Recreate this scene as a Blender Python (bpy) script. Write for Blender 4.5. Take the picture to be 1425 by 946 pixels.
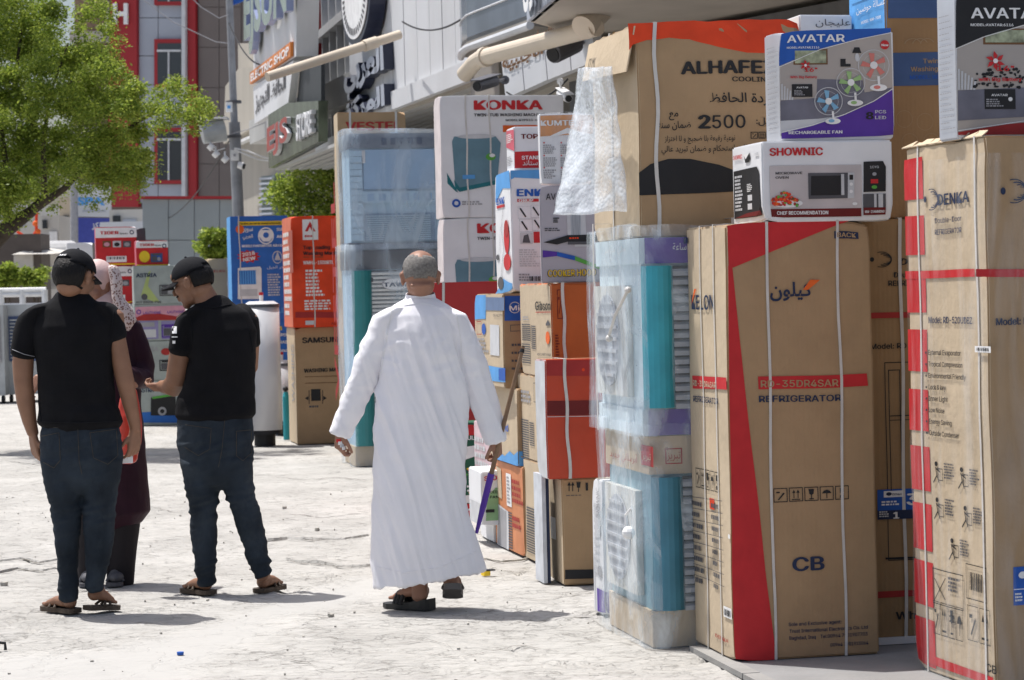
import bpy, bmesh, math, random
from mathutils import Vector, Matrix, noise
random.seed(7)
for o in list(bpy.data.objects): bpy.data.objects.remove(o)
S = bpy.context.scene
COL = S.collection
R = math.radians
# ---------------------------------------------------------------- camera
F = 3365.0; CX, CY = 712.5, 473.0
PITCH = math.atan(69.0/F); ROLL = R(-1.4); EYE = 1.5
CAMM = Matrix.Translation((0, 0, EYE)) @ Matrix.Rotation(R(90)-PITCH, 4, 'X') @ Matrix.Rotation(ROLL, 4, 'Z')
cd = bpy.data.cameras.new('camera'); cam = bpy.data.objects.new('camera', cd); COL.objects.link(cam)
cam.matrix_world = CAMM
cd.sensor_width = 36; cd.lens = F/1425*36; cd.clip_start = 0.1; cd.clip_end = 2000
cd.dof.use_dof = True; cd.dof.focus_distance = 10.8; cd.dof.aperture_fstop = 9.0
S.camera = cam
# ---------------------------------------------------------------- world, sun, exposure
SUN_EL, SUN_AZ = R(70), math.atan2(-0.84, 0.54)      # azimuth measured from +Y towards +X
w = bpy.data.worlds.new('World'); S.world = w; w.use_nodes = True
nt = w.node_tree; nt.nodes.clear()
sky = nt.nodes.new('ShaderNodeTexSky'); sky.sky_type = 'NISHITA'; sky.sun_disc = False
sky.sun_elevation = SUN_EL; sky.sun_rotation = SUN_AZ; sky.air_density = 1.0; sky.dust_density = 4.0; sky.ozone_density = 1.0
bg = nt.nodes.new('ShaderNodeBackground'); bg.inputs[1].default_value = 0.105
wo = nt.nodes.new('ShaderNodeOutputWorld')
nt.links.new(sky.outputs[0], bg.inputs[0]); nt.links.new(bg.outputs[0], wo.inputs[0])
sd = bpy.data.lights.new('sun', 'SUN'); sd.energy = 4.2; sd.angle = R(0.6); sd.color = (1.0, 0.97, 0.93)
sun = bpy.data.objects.new('sun', sd); COL.objects.link(sun)
SUNV = Vector((math.sin(SUN_AZ)*math.cos(SUN_EL), math.cos(SUN_AZ)*math.cos(SUN_EL), math.sin(SUN_EL)))
sun.rotation_euler = SUNV.to_track_quat('Z', 'Y').to_euler(); sun.location = (0, 0, 30)
S.view_settings.view_transform = 'Standard'; S.view_settings.look = 'None'
S.view_settings.exposure = 0.42; S.view_settings.gamma = 1.0
# ---------------------------------------------------------------- photo geometry -> world
C0 = CAMM.translation.copy(); C3 = CAMM.to_3x3()
def ray(px, py): return C3 @ Vector(((px-CX)/F, -(py-CY)/F, -1.0))
def P(px, py, D):
    r = ray(px, py); return C0 + r*(D/r.y)
def G(px, py, z=0.0):
    r = ray(px, py); return C0 + r*((z-C0.z)/r.z)
CI = C3.inverted()
def proj(p):
    q = CI @ (Vector(p)-C0); return (CX + F*q.x/-q.z, CY - F*q.y/-q.z)
YAW = 11.3
def axes(yaw):
    a = R(yaw); return Vector((math.cos(a), math.sin(a), 0)), Vector((-math.sin(a), math.cos(a), 0))
# ---------------------------------------------------------------- materials
MATS = {}
def newmat(name):
    m = bpy.data.materials.new(name); m.use_nodes = True
    n = m.node_tree; b = n.nodes['Principled BSDF']; return m, n, b
def mat(name, col, rough=0.7, var=0.12, scale=6.0, bump=0.0, bscale=60.0, metal=0.0, spec=0.4, dirt=0.0, stretch=(1,1,1), dirtcol=(0.25,0.2,0.14), ribs=0.0):
    if name in MATS: return MATS[name]
    m, n, b = newmat(name); L = n.links
    b.inputs['Roughness'].default_value = rough; b.inputs['Metallic'].default_value = metal
    b.inputs['Specular IOR Level'].default_value = spec
    tc = n.nodes.new('ShaderNodeTexCoord'); mp = n.nodes.new('ShaderNodeMapping'); mp.inputs['Scale'].default_value = stretch
    L.new(tc.outputs['Object'], mp.inputs[0])
    nz = n.nodes.new('ShaderNodeTexNoise'); nz.inputs['Scale'].default_value = scale; nz.inputs['Detail'].default_value = 6
    L.new(mp.outputs[0], nz.inputs['Vector'])
    rp = n.nodes.new('ShaderNodeMapRange'); rp.inputs[1].default_value = 0.3; rp.inputs[2].default_value = 0.7
    rp.inputs[3].default_value = 1-var; rp.inputs[4].default_value = 1+var; L.new(nz.outputs[0], rp.inputs[0])
    mx = n.nodes.new('ShaderNodeVectorMath'); mx.operation = 'SCALE'; mx.inputs[0].default_value = col
    L.new(rp.outputs[0], mx.inputs['Scale']); out = mx.outputs[0]
    if dirt > 0:
        n2 = n.nodes.new('ShaderNodeTexNoise'); n2.inputs['Scale'].default_value = scale*0.45; n2.inputs['Detail'].default_value = 9; n2.inputs['Roughness'].default_value = 0.65
        L.new(mp.outputs[0], n2.inputs['Vector'])
        r2 = n.nodes.new('ShaderNodeMapRange'); r2.inputs[1].default_value = 0.5; r2.inputs[2].default_value = 0.75; r2.inputs[4].default_value = dirt
        L.new(n2.outputs[0], r2.inputs[0])
        mm = n.nodes.new('ShaderNodeMix'); mm.data_type = 'RGBA'; L.new(r2.outputs[0], mm.inputs[0]); L.new(out, mm.inputs[6])
        mm.inputs[7].default_value = (*dirtcol, 1); out = mm.outputs[2]
    L.new(out, b.inputs['Base Color'])
    if bump > 0:
        n3 = n.nodes.new('ShaderNodeTexNoise'); n3.inputs['Scale'].default_value = bscale; n3.inputs['Detail'].default_value = 5
        L.new(mp.outputs[0], n3.inputs['Vector'])
        bp = n.nodes.new('ShaderNodeBump'); bp.inputs['Strength'].default_value = bump; bp.inputs['Distance'].default_value = 0.01
        L.new(n3.outputs[0], bp.inputs['Height']); last = bp
        if ribs > 0:
            wv = n.nodes.new('ShaderNodeTexWave'); wv.bands_direction = 'DIAGONAL'; wv.inputs['Scale'].default_value = 28; wv.inputs['Distortion'].default_value = 0.6
            mp2 = n.nodes.new('ShaderNodeMapping'); mp2.inputs['Scale'].default_value = (1, 1, 0.001); L.new(tc.outputs['Object'], mp2.inputs[0]); L.new(mp2.outputs[0], wv.inputs['Vector'])
            b2 = n.nodes.new('ShaderNodeBump'); b2.inputs['Strength'].default_value = ribs; b2.inputs['Distance'].default_value = 0.002
            L.new(wv.outputs[1], b2.inputs['Height']); L.new(bp.outputs[0], b2.inputs['Normal']); last = b2
        L.new(last.outputs[0], b.inputs['Normal'])
    MATS[name] = m; return m
def ink(name, col, rough=0.6, var=0.1): return mat('ink_'+name, col, rough, var, 9.0, 0.15, 25.0, spec=0.3)
def srgb(r, g, b):
    f = lambda c: ((c/255+0.055)/1.055)**2.4 if c > 10 else c/255/12.92
    return (f(r), f(g), f(b))
def plastic_film(name, tint=(0.85,0.92,0.97), alpha=0.35, white=0.6, sc=7.0, bump=0.6, stretch=(1,1,0.35)):
    if name in MATS: return MATS[name]
    m, n, b = newmat(name); L = n.links
    b.inputs['Base Color'].default_value = (*tint, 1); b.inputs['Roughness'].default_value = 0.16; b.inputs['Specular IOR Level'].default_value = 0.8
    tc = n.nodes.new('ShaderNodeTexCoord'); mp = n.nodes.new('ShaderNodeMapping'); mp.inputs['Scale'].default_value = stretch; L.new(tc.outputs['Object'], mp.inputs[0])
    nz = n.nodes.new('ShaderNodeTexNoise'); nz.inputs['Scale'].default_value = sc; nz.inputs['Detail'].default_value = 7; nz.inputs['Distortion'].default_value = 1.2
    L.new(mp.outputs[0], nz.inputs['Vector'])
    rp = n.nodes.new('ShaderNodeMapRange'); rp.inputs[1].default_value = 0.42; rp.inputs[2].default_value = 0.72; rp.inputs[3].default_value = alpha; rp.inputs[4].default_value = min(1, alpha+white)
    L.new(nz.outputs[0], rp.inputs[0]); L.new(rp.outputs[0], b.inputs['Alpha'])
    bp = n.nodes.new('ShaderNodeBump'); bp.inputs['Strength'].default_value = bump; bp.inputs['Distance'].default_value = 0.03
    n3 = n.nodes.new('ShaderNodeTexNoise'); n3.inputs['Scale'].default_value = sc*1.7; n3.inputs['Detail'].default_value = 4; n3.inputs['Distortion'].default_value = 2.0; L.new(mp.outputs[0], n3.inputs['Vector'])
    L.new(n3.outputs[0], bp.inputs['Height']); L.new(bp.outputs[0], b.inputs['Normal'])
    MATS[name] = m; return m
def glassy(name, col, rough=0.08):
    if name in MATS: return MATS[name]
    m, n, b = newmat(name); b.inputs['Base Color'].default_value = (*col, 1); b.inputs['Roughness'].default_value = rough; b.inputs['Specular IOR Level'].default_value = 0.9
    MATS[name] = m; return m
def skin(name, col):
    if name in MATS: return MATS[name]
    m = mat(name, col, 0.5, 0.10, 14.0, 0.12, 160.0, spec=0.35)
    return m
CARD = mat('cardboard', (0.39,0.262,0.148), 0.8, 0.07, 5.0, 0.35, 22.0, dirt=0.55, dirtcol=(0.27,0.18,0.10), ribs=0.10, spec=0.25)
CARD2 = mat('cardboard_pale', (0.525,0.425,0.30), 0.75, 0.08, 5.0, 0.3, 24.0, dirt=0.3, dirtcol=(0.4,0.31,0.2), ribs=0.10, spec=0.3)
CARD3 = mat('cardboard_dull', (0.33,0.215,0.11), 0.8, 0.08, 5.0, 0.25, 30.0, dirt=0.25, dirtcol=(0.28,0.19,0.1), ribs=0.2, spec=0.25)
WHITE = mat('white_card', (0.74,0.75,0.77), 0.5, 0.05, 5.0, 0.2, 18.0, dirt=0.12, dirtcol=(0.55,0.53,0.5))
NAVY = ink('navy', (0.018,0.03,0.075)); BLACK = ink('black', (0.02,0.02,0.022)); RED = ink('red', (0.52,0.025,0.03)); RED2 = ink('red_dull', (0.36,0.03,0.028))
ORANGE = ink('orange', (0.75,0.13,0.02)); ORED = ink('orange_red', (0.72,0.06,0.015)); WHT = ink('white', (0.78,0.78,0.78), 0.45); BLUE = ink('blue', (0.02,0.10,0.42)); SKYB = ink('sky_blue', (0.10,0.33,0.68))
GREY = ink('grey', (0.32,0.32,0.34)); LGREY = ink('light_grey', (0.55,0.56,0.58)); DGREY = ink('dark_grey', (0.09,0.09,0.10)); PURPLE = ink('purple', (0.09,0.035,0.30)); GREEN = ink('green', (0.10,0.36,0.06)); YELLOW = ink('yellow', (0.8,0.55,0.03)); BROWN = ink('brown', (0.16,0.08,0.035)); PINK = ink('pink', (0.62,0.30,0.38)); MAROON = ink('maroon', (0.14,0.012,0.012)); TEAL = ink('teal', (0.03,0.30,0.36))
DARKIN = mat('dark_inside', (0.03,0.035,0.04), 0.6)
DEEPOR = mat('deep_orange_card', (0.47,0.105,0.02), 0.6, 0.1, 5, 0.25, 20, dirt=0.25, dirtcol=(0.32,0.07,0.02)); DEEPRED = mat('deep_red_card', (0.50,0.055,0.02), 0.35, 0.1, 5, 0.3, 14, dirt=0.25, dirtcol=(0.36,0.04,0.015))
STRAP = mat('strap_plastic', (0.60,0.58,0.55), 0.4, 0.1, 12.0, 0.2, 40.0); TAPE = mat('packing_tape', (0.55,0.44,0.27), 0.25, 0.1, 10.0, 0.3, 30.0, spec=0.6)
# ---------------------------------------------------------------- object helpers
def link(o, parent=None):
    COL.objects.link(o)
    if parent: o.parent = parent
    return o
def tag(o, label=None, cat=None, group=None, kind=None):
    if label: o['label'] = label
    if cat: o['category'] = cat
    if group: o['group'] = group
    if kind: o['kind'] = kind
    return o
def thing(name, loc, label, cat, group=None):
    o = bpy.data.objects.new(name, None); o.empty_display_size = 0.1; o.location = loc; COL.objects.link(o)
    return tag(o, label, cat, group)
class MB:
    """collects polygons (world space) with materials, builds ONE mesh object relative to its parent's location"""
    def __init__(s): s.v = []; s.f = []; s.m = []; s.mats = []
    def mi(s, m):
        if m not in s.mats: s.mats.append(m)
        return s.mats.index(m)
    def poly(s, pts, m):
        i = len(s.v); s.v += [tuple(p) for p in pts]; s.f.append(tuple(range(i, i+len(pts)))); s.m.append(s.mi(m))
    def mesh(s, verts, faces, m):
        i = len(s.v); s.v += [tuple(p) for p in verts]; k = s.mi(m)
        for f in faces: s.f.append(tuple(a+i for a in f)); s.m.append(k)
    def prism(s, pts, vec, m, mside=None):
        n = len(pts); a = [Vector(p) for p in pts]; b = [p+vec for p in a]
        s.mesh(a+b, [tuple(range(n)), tuple(range(2*n-1, n-1, -1))], m)
        s.mesh(a+b, [(i, i+n, (i+1) % n+n, (i+1) % n) for i in range(n)], mside or m)
    def box(s, o, u, v, w, m):
        o = Vector(o); u = Vector(u); v = Vector(v); w = Vector(w); s.prism([o, o+u, o+u+v, o+v], w, m)
    def cbox(s, c, dx, dy, dz, m, yaw=0):
        r, d = axes(yaw); c = Vector(c); s.box(c-r*dx/2-d*dy/2-Vector((0,0,dz/2)), r*dx, d*dy, Vector((0,0,dz)), m)
    def tube(s, pts, rad, m, n=10, cap=True, rad2=None):
        pts = [Vector(p) for p in pts]; k = len(pts); vs = []; prev = None
        for i, p in enumerate(pts):
            t = (pts[min(i+1, k-1)]-pts[max(i-1, 0)]).normalized()
            if prev is None:
                a = t.cross(Vector((0, 0, 1)));
                if a.length < 0.1: a = t.cross(Vector((1, 0, 0)))
                a.normalize()
            else: a = (prev - t*prev.dot(t)).normalized()
            prev = a; b = t.cross(a); r_ = rad[i] if isinstance(rad, (list, tuple)) else rad
            for j in range(n):
                q = 2*math.pi*j/n; vs.append(p+a*(r_*math.cos(q))+b*(r_*math.sin(q)))
        fs = [(i*n+j, i*n+(j+1) % n, (i+1)*n+(j+1) % n, (i+1)*n+j) for i in range(k-1) for j in range(n)]
        if cap: fs += [tuple(range(n-1, -1, -1)), tuple(range((k-1)*n, k*n))]
        s.mesh(vs, fs, m)
    def ball(s, c, r, m, nu=14, nv=9, sx=1, sy=1, sz=1):
        vs = []; c = Vector(c)
        for i in range(nv+1):
            th = math.pi*i/nv
            for j in range(nu):
                q = 2*math.pi*j/nu; vs.append(c+Vector((r*sx*math.sin(th)*math.cos(q), r*sy*math.sin(th)*math.sin(q), r*sz*math.cos(th))))
        s.mesh(vs, [(i*nu+j, i*nu+(j+1) % nu, (i+1)*nu+(j+1) % nu, (i+1)*nu+j) for i in range(nv) for j in range(nu)], m)
    def build(s, name, parent=None, loc=None, smooth=False, label=None):
        me = bpy.data.meshes.new(name); o0 = Vector(loc) if loc is not None else (parent_loc(parent) if parent else Vector((0, 0, 0)))
        me.from_pydata([(v[0]-o0.x, v[1]-o0.y, v[2]-o0.z) for v in s.v], [], s.f)
        for m in s.mats: me.materials.append(m)
        me.polygons.foreach_set('material_index', s.m)
        if smooth: me.polygons.foreach_set('use_smooth', [True]*len(s.f))
        me.update(); o = bpy.data.objects.new(name, me); link(o, parent)
        if not parent: o.location = o0
        if label: o['label'] = label
        return o
def parent_loc(p):
    l = p.location.copy()
    while p.parent: p = p.parent; l = l+p.location
    return l
# ---------------------------------------------------------------- text
ARF = {'ا':('FE8D','FE8E',None,None),'ب':('FE8F','FE90','FE91','FE92'),'ت':('FE95','FE96','FE97','FE98'),'ة':('FE93','FE94',None,None),'ث':('FE99','FE9A','FE9B','FE9C'),'ج':('FE9D','FE9E','FE9F','FEA0'),'ح':('FEA1','FEA2','FEA3','FEA4'),'خ':('FEA5','FEA6','FEA7','FEA8'),'د':('FEA9','FEAA',None,None),'ذ':('FEAB','FEAC',None,None),'ر':('FEAD','FEAE',None,None),'ز':('FEAF','FEB0',None,None),'س':('FEB1','FEB2','FEB3','FEB4'),'ش':('FEB5','FEB6','FEB7','FEB8'),'ص':('FEB9','FEBA','FEBB','FEBC'),'ض':('FEBD','FEBE','FEBF','FEC0'),'ط':('FEC1','FEC2','FEC3','FEC4'),'ظ':('FEC5','FEC6','FEC7','FEC8'),'ع':('FEC9','FECA','FECB','FECC'),'غ':('FECD','FECE','FECF','FED0'),'ف':('FED1','FED2','FED3','FED4'),'ق':('FED5','FED6','FED7','FED8'),'ك':('FED9','FEDA','FEDB','FEDC'),'ل':('FEDD','FEDE','FEDF','FEE0'),'م':('FEE1','FEE2','FEE3','FEE4'),'ن':('FEE5','FEE6','FEE7','FEE8'),'ه':('FEE9','FEEA','FEEB','FEEC'),'و':('FEED','FEEE',None,None),'ي':('FEF1','FEF2','FEF3','FEF4'),'ى':('FEEF','FEF0',None,None)}
def arabic(t):
    out = []
    for i, c in enumerate(t):
        if c not in ARF: out.append(c); continue
        pj = i > 0 and t[i-1] in ARF and ARF[t[i-1]][2] is not None
        nj = ARF[c][2] is not None and i+1 < len(t) and t[i+1] in ARF
        k = (3 if nj else 1) if pj else (2 if nj else 0)
        out.append(chr(int(ARF[c][k], 16)))
    return ''.join(reversed(out))
TXT = {}
import os
FONT = None
try:
    fp = os.path.join(bpy.utils.system_resource('DATAFILES'), 'fonts', 'Inter.woff2')
    if os.path.exists(fp): FONT = bpy.data.fonts.load(fp)
except Exception: FONT = None
def text2d(s, bold=0.0, res=3, sans=False):
    k = (s, bold, res, sans)
    if k in TXT: return TXT[k]
    c = bpy.data.curves.new('t', 'FONT'); c.body = s; c.size = 1.0; c.resolution_u = res; c.offset = bold; c.fill_mode = 'FRONT'
    if sans: c.font = FONT; c.offset = 0
    o = bpy.data.objects.new('t', c); COL.objects.link(o)
    dg = bpy.context.evaluated_depsgraph_get(); dg.update()
    me = bpy.data.meshes.new_from_object(o.evaluated_get(dg))
    vs = [(v.co.x, v.co.y) for v in me.vertices]; fs = [tuple(p.vertices) for p in me.polygons]
    bpy.data.objects.remove(o); bpy.data.curves.remove(c); bpy.data.meshes.remove(me)
    if not vs: vs = [(0, 0), (1, 0), (1, 1)]; fs = [(0, 1, 2)]
    TXT[k] = (vs, fs); return TXT[k]
# ---------------------------------------------------------------- a plane one can print on
class Face:
    def __init__(s, O, U, N, warp=None, V=Vector((0, 0, 1))):
        s.O = Vector(O); s.U = Vector(U).normalized(); s.N = Vector(N).normalized(); s.V = V; s.warp = warp; s.mb = MB(); s.off = 0.001
    def uv(s, px, py):
        r = ray(px, py); t = (s.O-C0).dot(s.N)/r.dot(s.N); p = C0+r*t-s.O; return (p.dot(s.U), p.dot(s.V))
    def w(s, u, v, off=0.0):
        if off > 0 and s.warp: off += 0.0012
        p = s.O+s.U*u+s.V*v
        if s.warp: p = s.warp(p)
        return p+s.N*off
    def sc(s, px, py):          # metres per photo pixel vertically
        a = s.uv(px, py-0.5); b = s.uv(px, py+0.5); return abs(a[1]-b[1])
    def gridpoly(s, uvs, m, off, cell=0.06):
        if not s.warp or len(uvs) < 3: s.mb.poly([s.w(u, v, off) for u, v in uvs], m); return
        bm = bmesh.new(); bm.faces.new([bm.verts.new((u, v, 0)) for u, v in uvs])
        us = [u for u, v in uvs]; vs = [v for u, v in uvs]
        for ax, lo, hi in ((0, min(us), max(us)), (1, min(vs), max(vs))):
            k = int((hi-lo)/cell)
            for i in range(1, k+1):
                co = [0, 0, 0]; no = [0, 0, 0]; co[ax] = lo+(hi-lo)*i/(k+1); no[ax] = 1
                bmesh.ops.bisect_plane(bm, geom=bm.verts[:]+bm.edges[:]+bm.faces[:], plane_co=co, plane_no=no)
        bm.verts.index_update()
        s.mb.mesh([s.w(v.co.x, v.co.y, off) for v in bm.verts], [tuple(v.index for v in f.verts) for f in bm.faces], m); bm.free()
    def poly(s, pts, m, lay=1): s.gridpoly([s.uv(*p) for p in pts], m, 0.0012*lay)
    def rect(s, x0, y0, x1, y1, m, lay=1):     # pixel of bottom-left corner and of top-right corner
        a = s.uv(x0, y0); b = s.uv(x1, y1); s.gridpoly([(a[0], a[1]), (b[0], a[1]), (b[0], b[1]), (a[0], b[1])], m, 0.0012*lay)
    def ruv(s, u0, v0, u1, v1, m, lay=1): s.gridpoly([(u0, v0), (u1, v0), (u1, v1), (u0, v1)], m, 0.0012*lay)
    def line(s, pts, wpx, m, lay=2):
        q = [s.uv(*p) for p in pts]; h = s.sc(*pts[0])*wpx/2
        for a, b in zip(q, q[1:]):
            d = Vector((b[0]-a[0], b[1]-a[1])); l = d.length or 1; nx, ny = -d.y/l*h, d.x/l*h
            s.gridpoly([(a[0]-nx, a[1]-ny), (b[0]-nx, b[1]-ny), (b[0]+nx, b[1]+ny), (a[0]+nx, a[1]+ny)], m, 0.0012*lay, 0.3)
    def frame(s, x0, y0, x1, y1, wpx, m, lay=2):
        a = s.uv(x0, y0); b = s.uv(x1, y1); h = s.sc(x0, y0)*wpx; u0, v0, u1, v1 = a[0], a[1], b[0], b[1]
        for r in ((u0, v0, u1, v0+h), (u0, v1-h, u1, v1), (u0, v0+h, u0+h, v1-h), (u1-h, v0+h, u1, v1-h)): s.ruv(*r, m, lay)
    def ell(s, cx, cy, rx, ry, m, lay=2, n=20, rin=None, a0=0, a1=360):
        c = s.uv(cx, cy); e = s.uv(cx+rx, cy); h = s.sc(cx, cy); RX = abs(e[0]-c[0]); RY = ry*h
        if a1-a0 >= 360 and rin is None:
            s.mb.poly([s.w(c[0]+RX*math.cos(2*math.pi*i/n), c[1]+RY*math.sin(2*math.pi*i/n), 0.0012*lay) for i in range(n)], m); return
        q = rin or 0.0
        for i in range(n):
            t0 = R(a0+(a1-a0)*i/n); t1 = R(a0+(a1-a0)*(i+1)/n)
            s.mb.poly([s.w(c[0]+RX*k*math.cos(t), c[1]+RY*k*math.sin(t), 0.0012*lay) for k, t in ((q, t0), (1, t0), (1, t1), (q, t1))], m)
    def text(s, t, x0, y0, x1, h, m, bold=0.0, lay=3, ar=False, italic=0.0, cap=0.73, rot=0.0, thick=0.0):
        """text from pixel (x0,y0) baseline-left to x1, cap height h pixels"""
        sans = bool(FONT) and not ar and not thick and max(map(ord, t)) < 0x600
        vs, fs = text2d(arabic(t) if ar else t, bold, 3, sans)
        xs = [v[0] for v in vs]; ys = [v[1] for v in vs]; mnx, mxx = min(xs), max(xs)
        a = s.uv(x0, y0); b = s.uv(x1, y0); W = abs(b[0]-a[0]); sy = s.sc(x0, y0)*h*(1.14 if sans else 1.0)/(cap if not ar else max(0.1, max(ys)-min(ys)))
        oy = 0 if not ar else -min(ys)
        k = W/max(1e-6, mxx-mnx); ca, sa = math.cos(R(rot)), math.sin(R(rot)); out = []
        for x, y in vs:
            u = (x-mnx)*k; v = (y+oy)*sy; u += v*italic
            out.append((a[0]+u*ca-v*sa, a[1]+u*sa+v*ca))
        if thick:
            n = len(out); lo = [s.w(u, v, 0) for u, v in out]; hi = [s.w(u, v, thick) for u, v in out]
            ec = {}
            for f in fs:
                for i in range(len(f)):
                    e = (f[i], f[(i+1) % len(f)]); kk = tuple(sorted(e)); ec[kk] = None if kk in ec else e
            s.mb.mesh(hi, fs, m[0]); s.mb.mesh(lo+hi, [(e[0], e[1], e[1]+n, e[0]+n) for e in ec.values() if e], m[1])
        else:
            e = sy*(0.35*bold+0.006) if sans else 0; e2 = k*(0.9*bold+0.010)
            for i, (dx, dy) in enumerate([(0, 0), (e2, 0), (-e2, 0), (0, e), (0, -e)] if sans else [(0, 0)]): s.mb.mesh([s.w(u+dx, v+dy, 0.0012*lay+i*0.00004) for u, v in out], fs, m)
    def vtext(s, t, x, y0, y1, wpx, m, bold=0.0, lay=3):  # reading upwards: baseline on the right, from y0 (bottom) to y1 (top)
        vs, fs = text2d(t, bold); xs = [v[0] for v in vs]; mn, mx_ = min(xs), max(xs)
        a = s.uv(x, y0); b = s.uv(x, y1); c = s.uv(x-wpx, y0); L_ = b[1]-a[1]; W = abs(c[0]-a[0])
        s.mb.mesh([s.w(a[0]-yy/0.73*W, a[1]+(xx-mn)/(mx_-mn)*L_, 0.0012*lay) for xx, yy in vs], fs, m)
    def scribble(s, x0, y0, x1, y1, rows, m, lay=2, seed=1, fill=0.6, gap=0.35):
        """rows of tiny print too small to read: short dashes"""
        rr = random.Random(seed); a = s.uv(x0, y0); b = s.uv(x1, y1); H = b[1]-a[1]; W = b[0]-a[0]
        for i in range(rows):
            v = b[1]-H*(i+0.5)/rows; h = H/rows*fill/2; u = 0; end = W*(0.6+0.4*rr.random())
            while u < end:
                l = min(W*(0.06+0.12*rr.random()), end-u); s.mb.poly([s.w(a[0]+p, v+q, 0.0012*lay) for p, q in ((u, -h), (u+l, -h), (u+l, h), (u, h))], m); u += l+W*0.04*gap/0.35
    def bars(s, x0, y0, x1, y1, n, m, lay=2, fill=0.5, vert=False):
        a = s.uv(x0, y0); b = s.uv(x1, y1)
        for i in range(n):
            if vert: u = a[0]+(b[0]-a[0])*i/n; s.ruv(u, a[1], u+(b[0]-a[0])/n*fill, b[1], m, lay)
            else: v = a[1]+(b[1]-a[1])*i/n; s.ruv(a[0], v, b[0], v+(b[1]-a[1])/n*fill, m, lay)
    def barcode(s, x0, y0, x1, y1, m, lay=3, seed=3):
        rr = random.Random(seed); a = s.uv(x0, y0); b = s.uv(x1, y1); u = a[0]
        while u < b[0]:
            l = (b[0]-a[0])/40*rr.choice((1, 1, 2, 3)); s.mb.poly([s.w(min(b[0], q), v, 0.0012*lay) for q, v in ((u, a[1]), (u+l, a[1]), (u+l, b[1]), (u, b[1]))], m); u += l+(b[0]-a[0])/40*rr.choice((1, 1, 2))
    def done(s, name, parent, loc=None):
        if s.mb.f: return s.mb.build(name, parent, loc)
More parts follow.
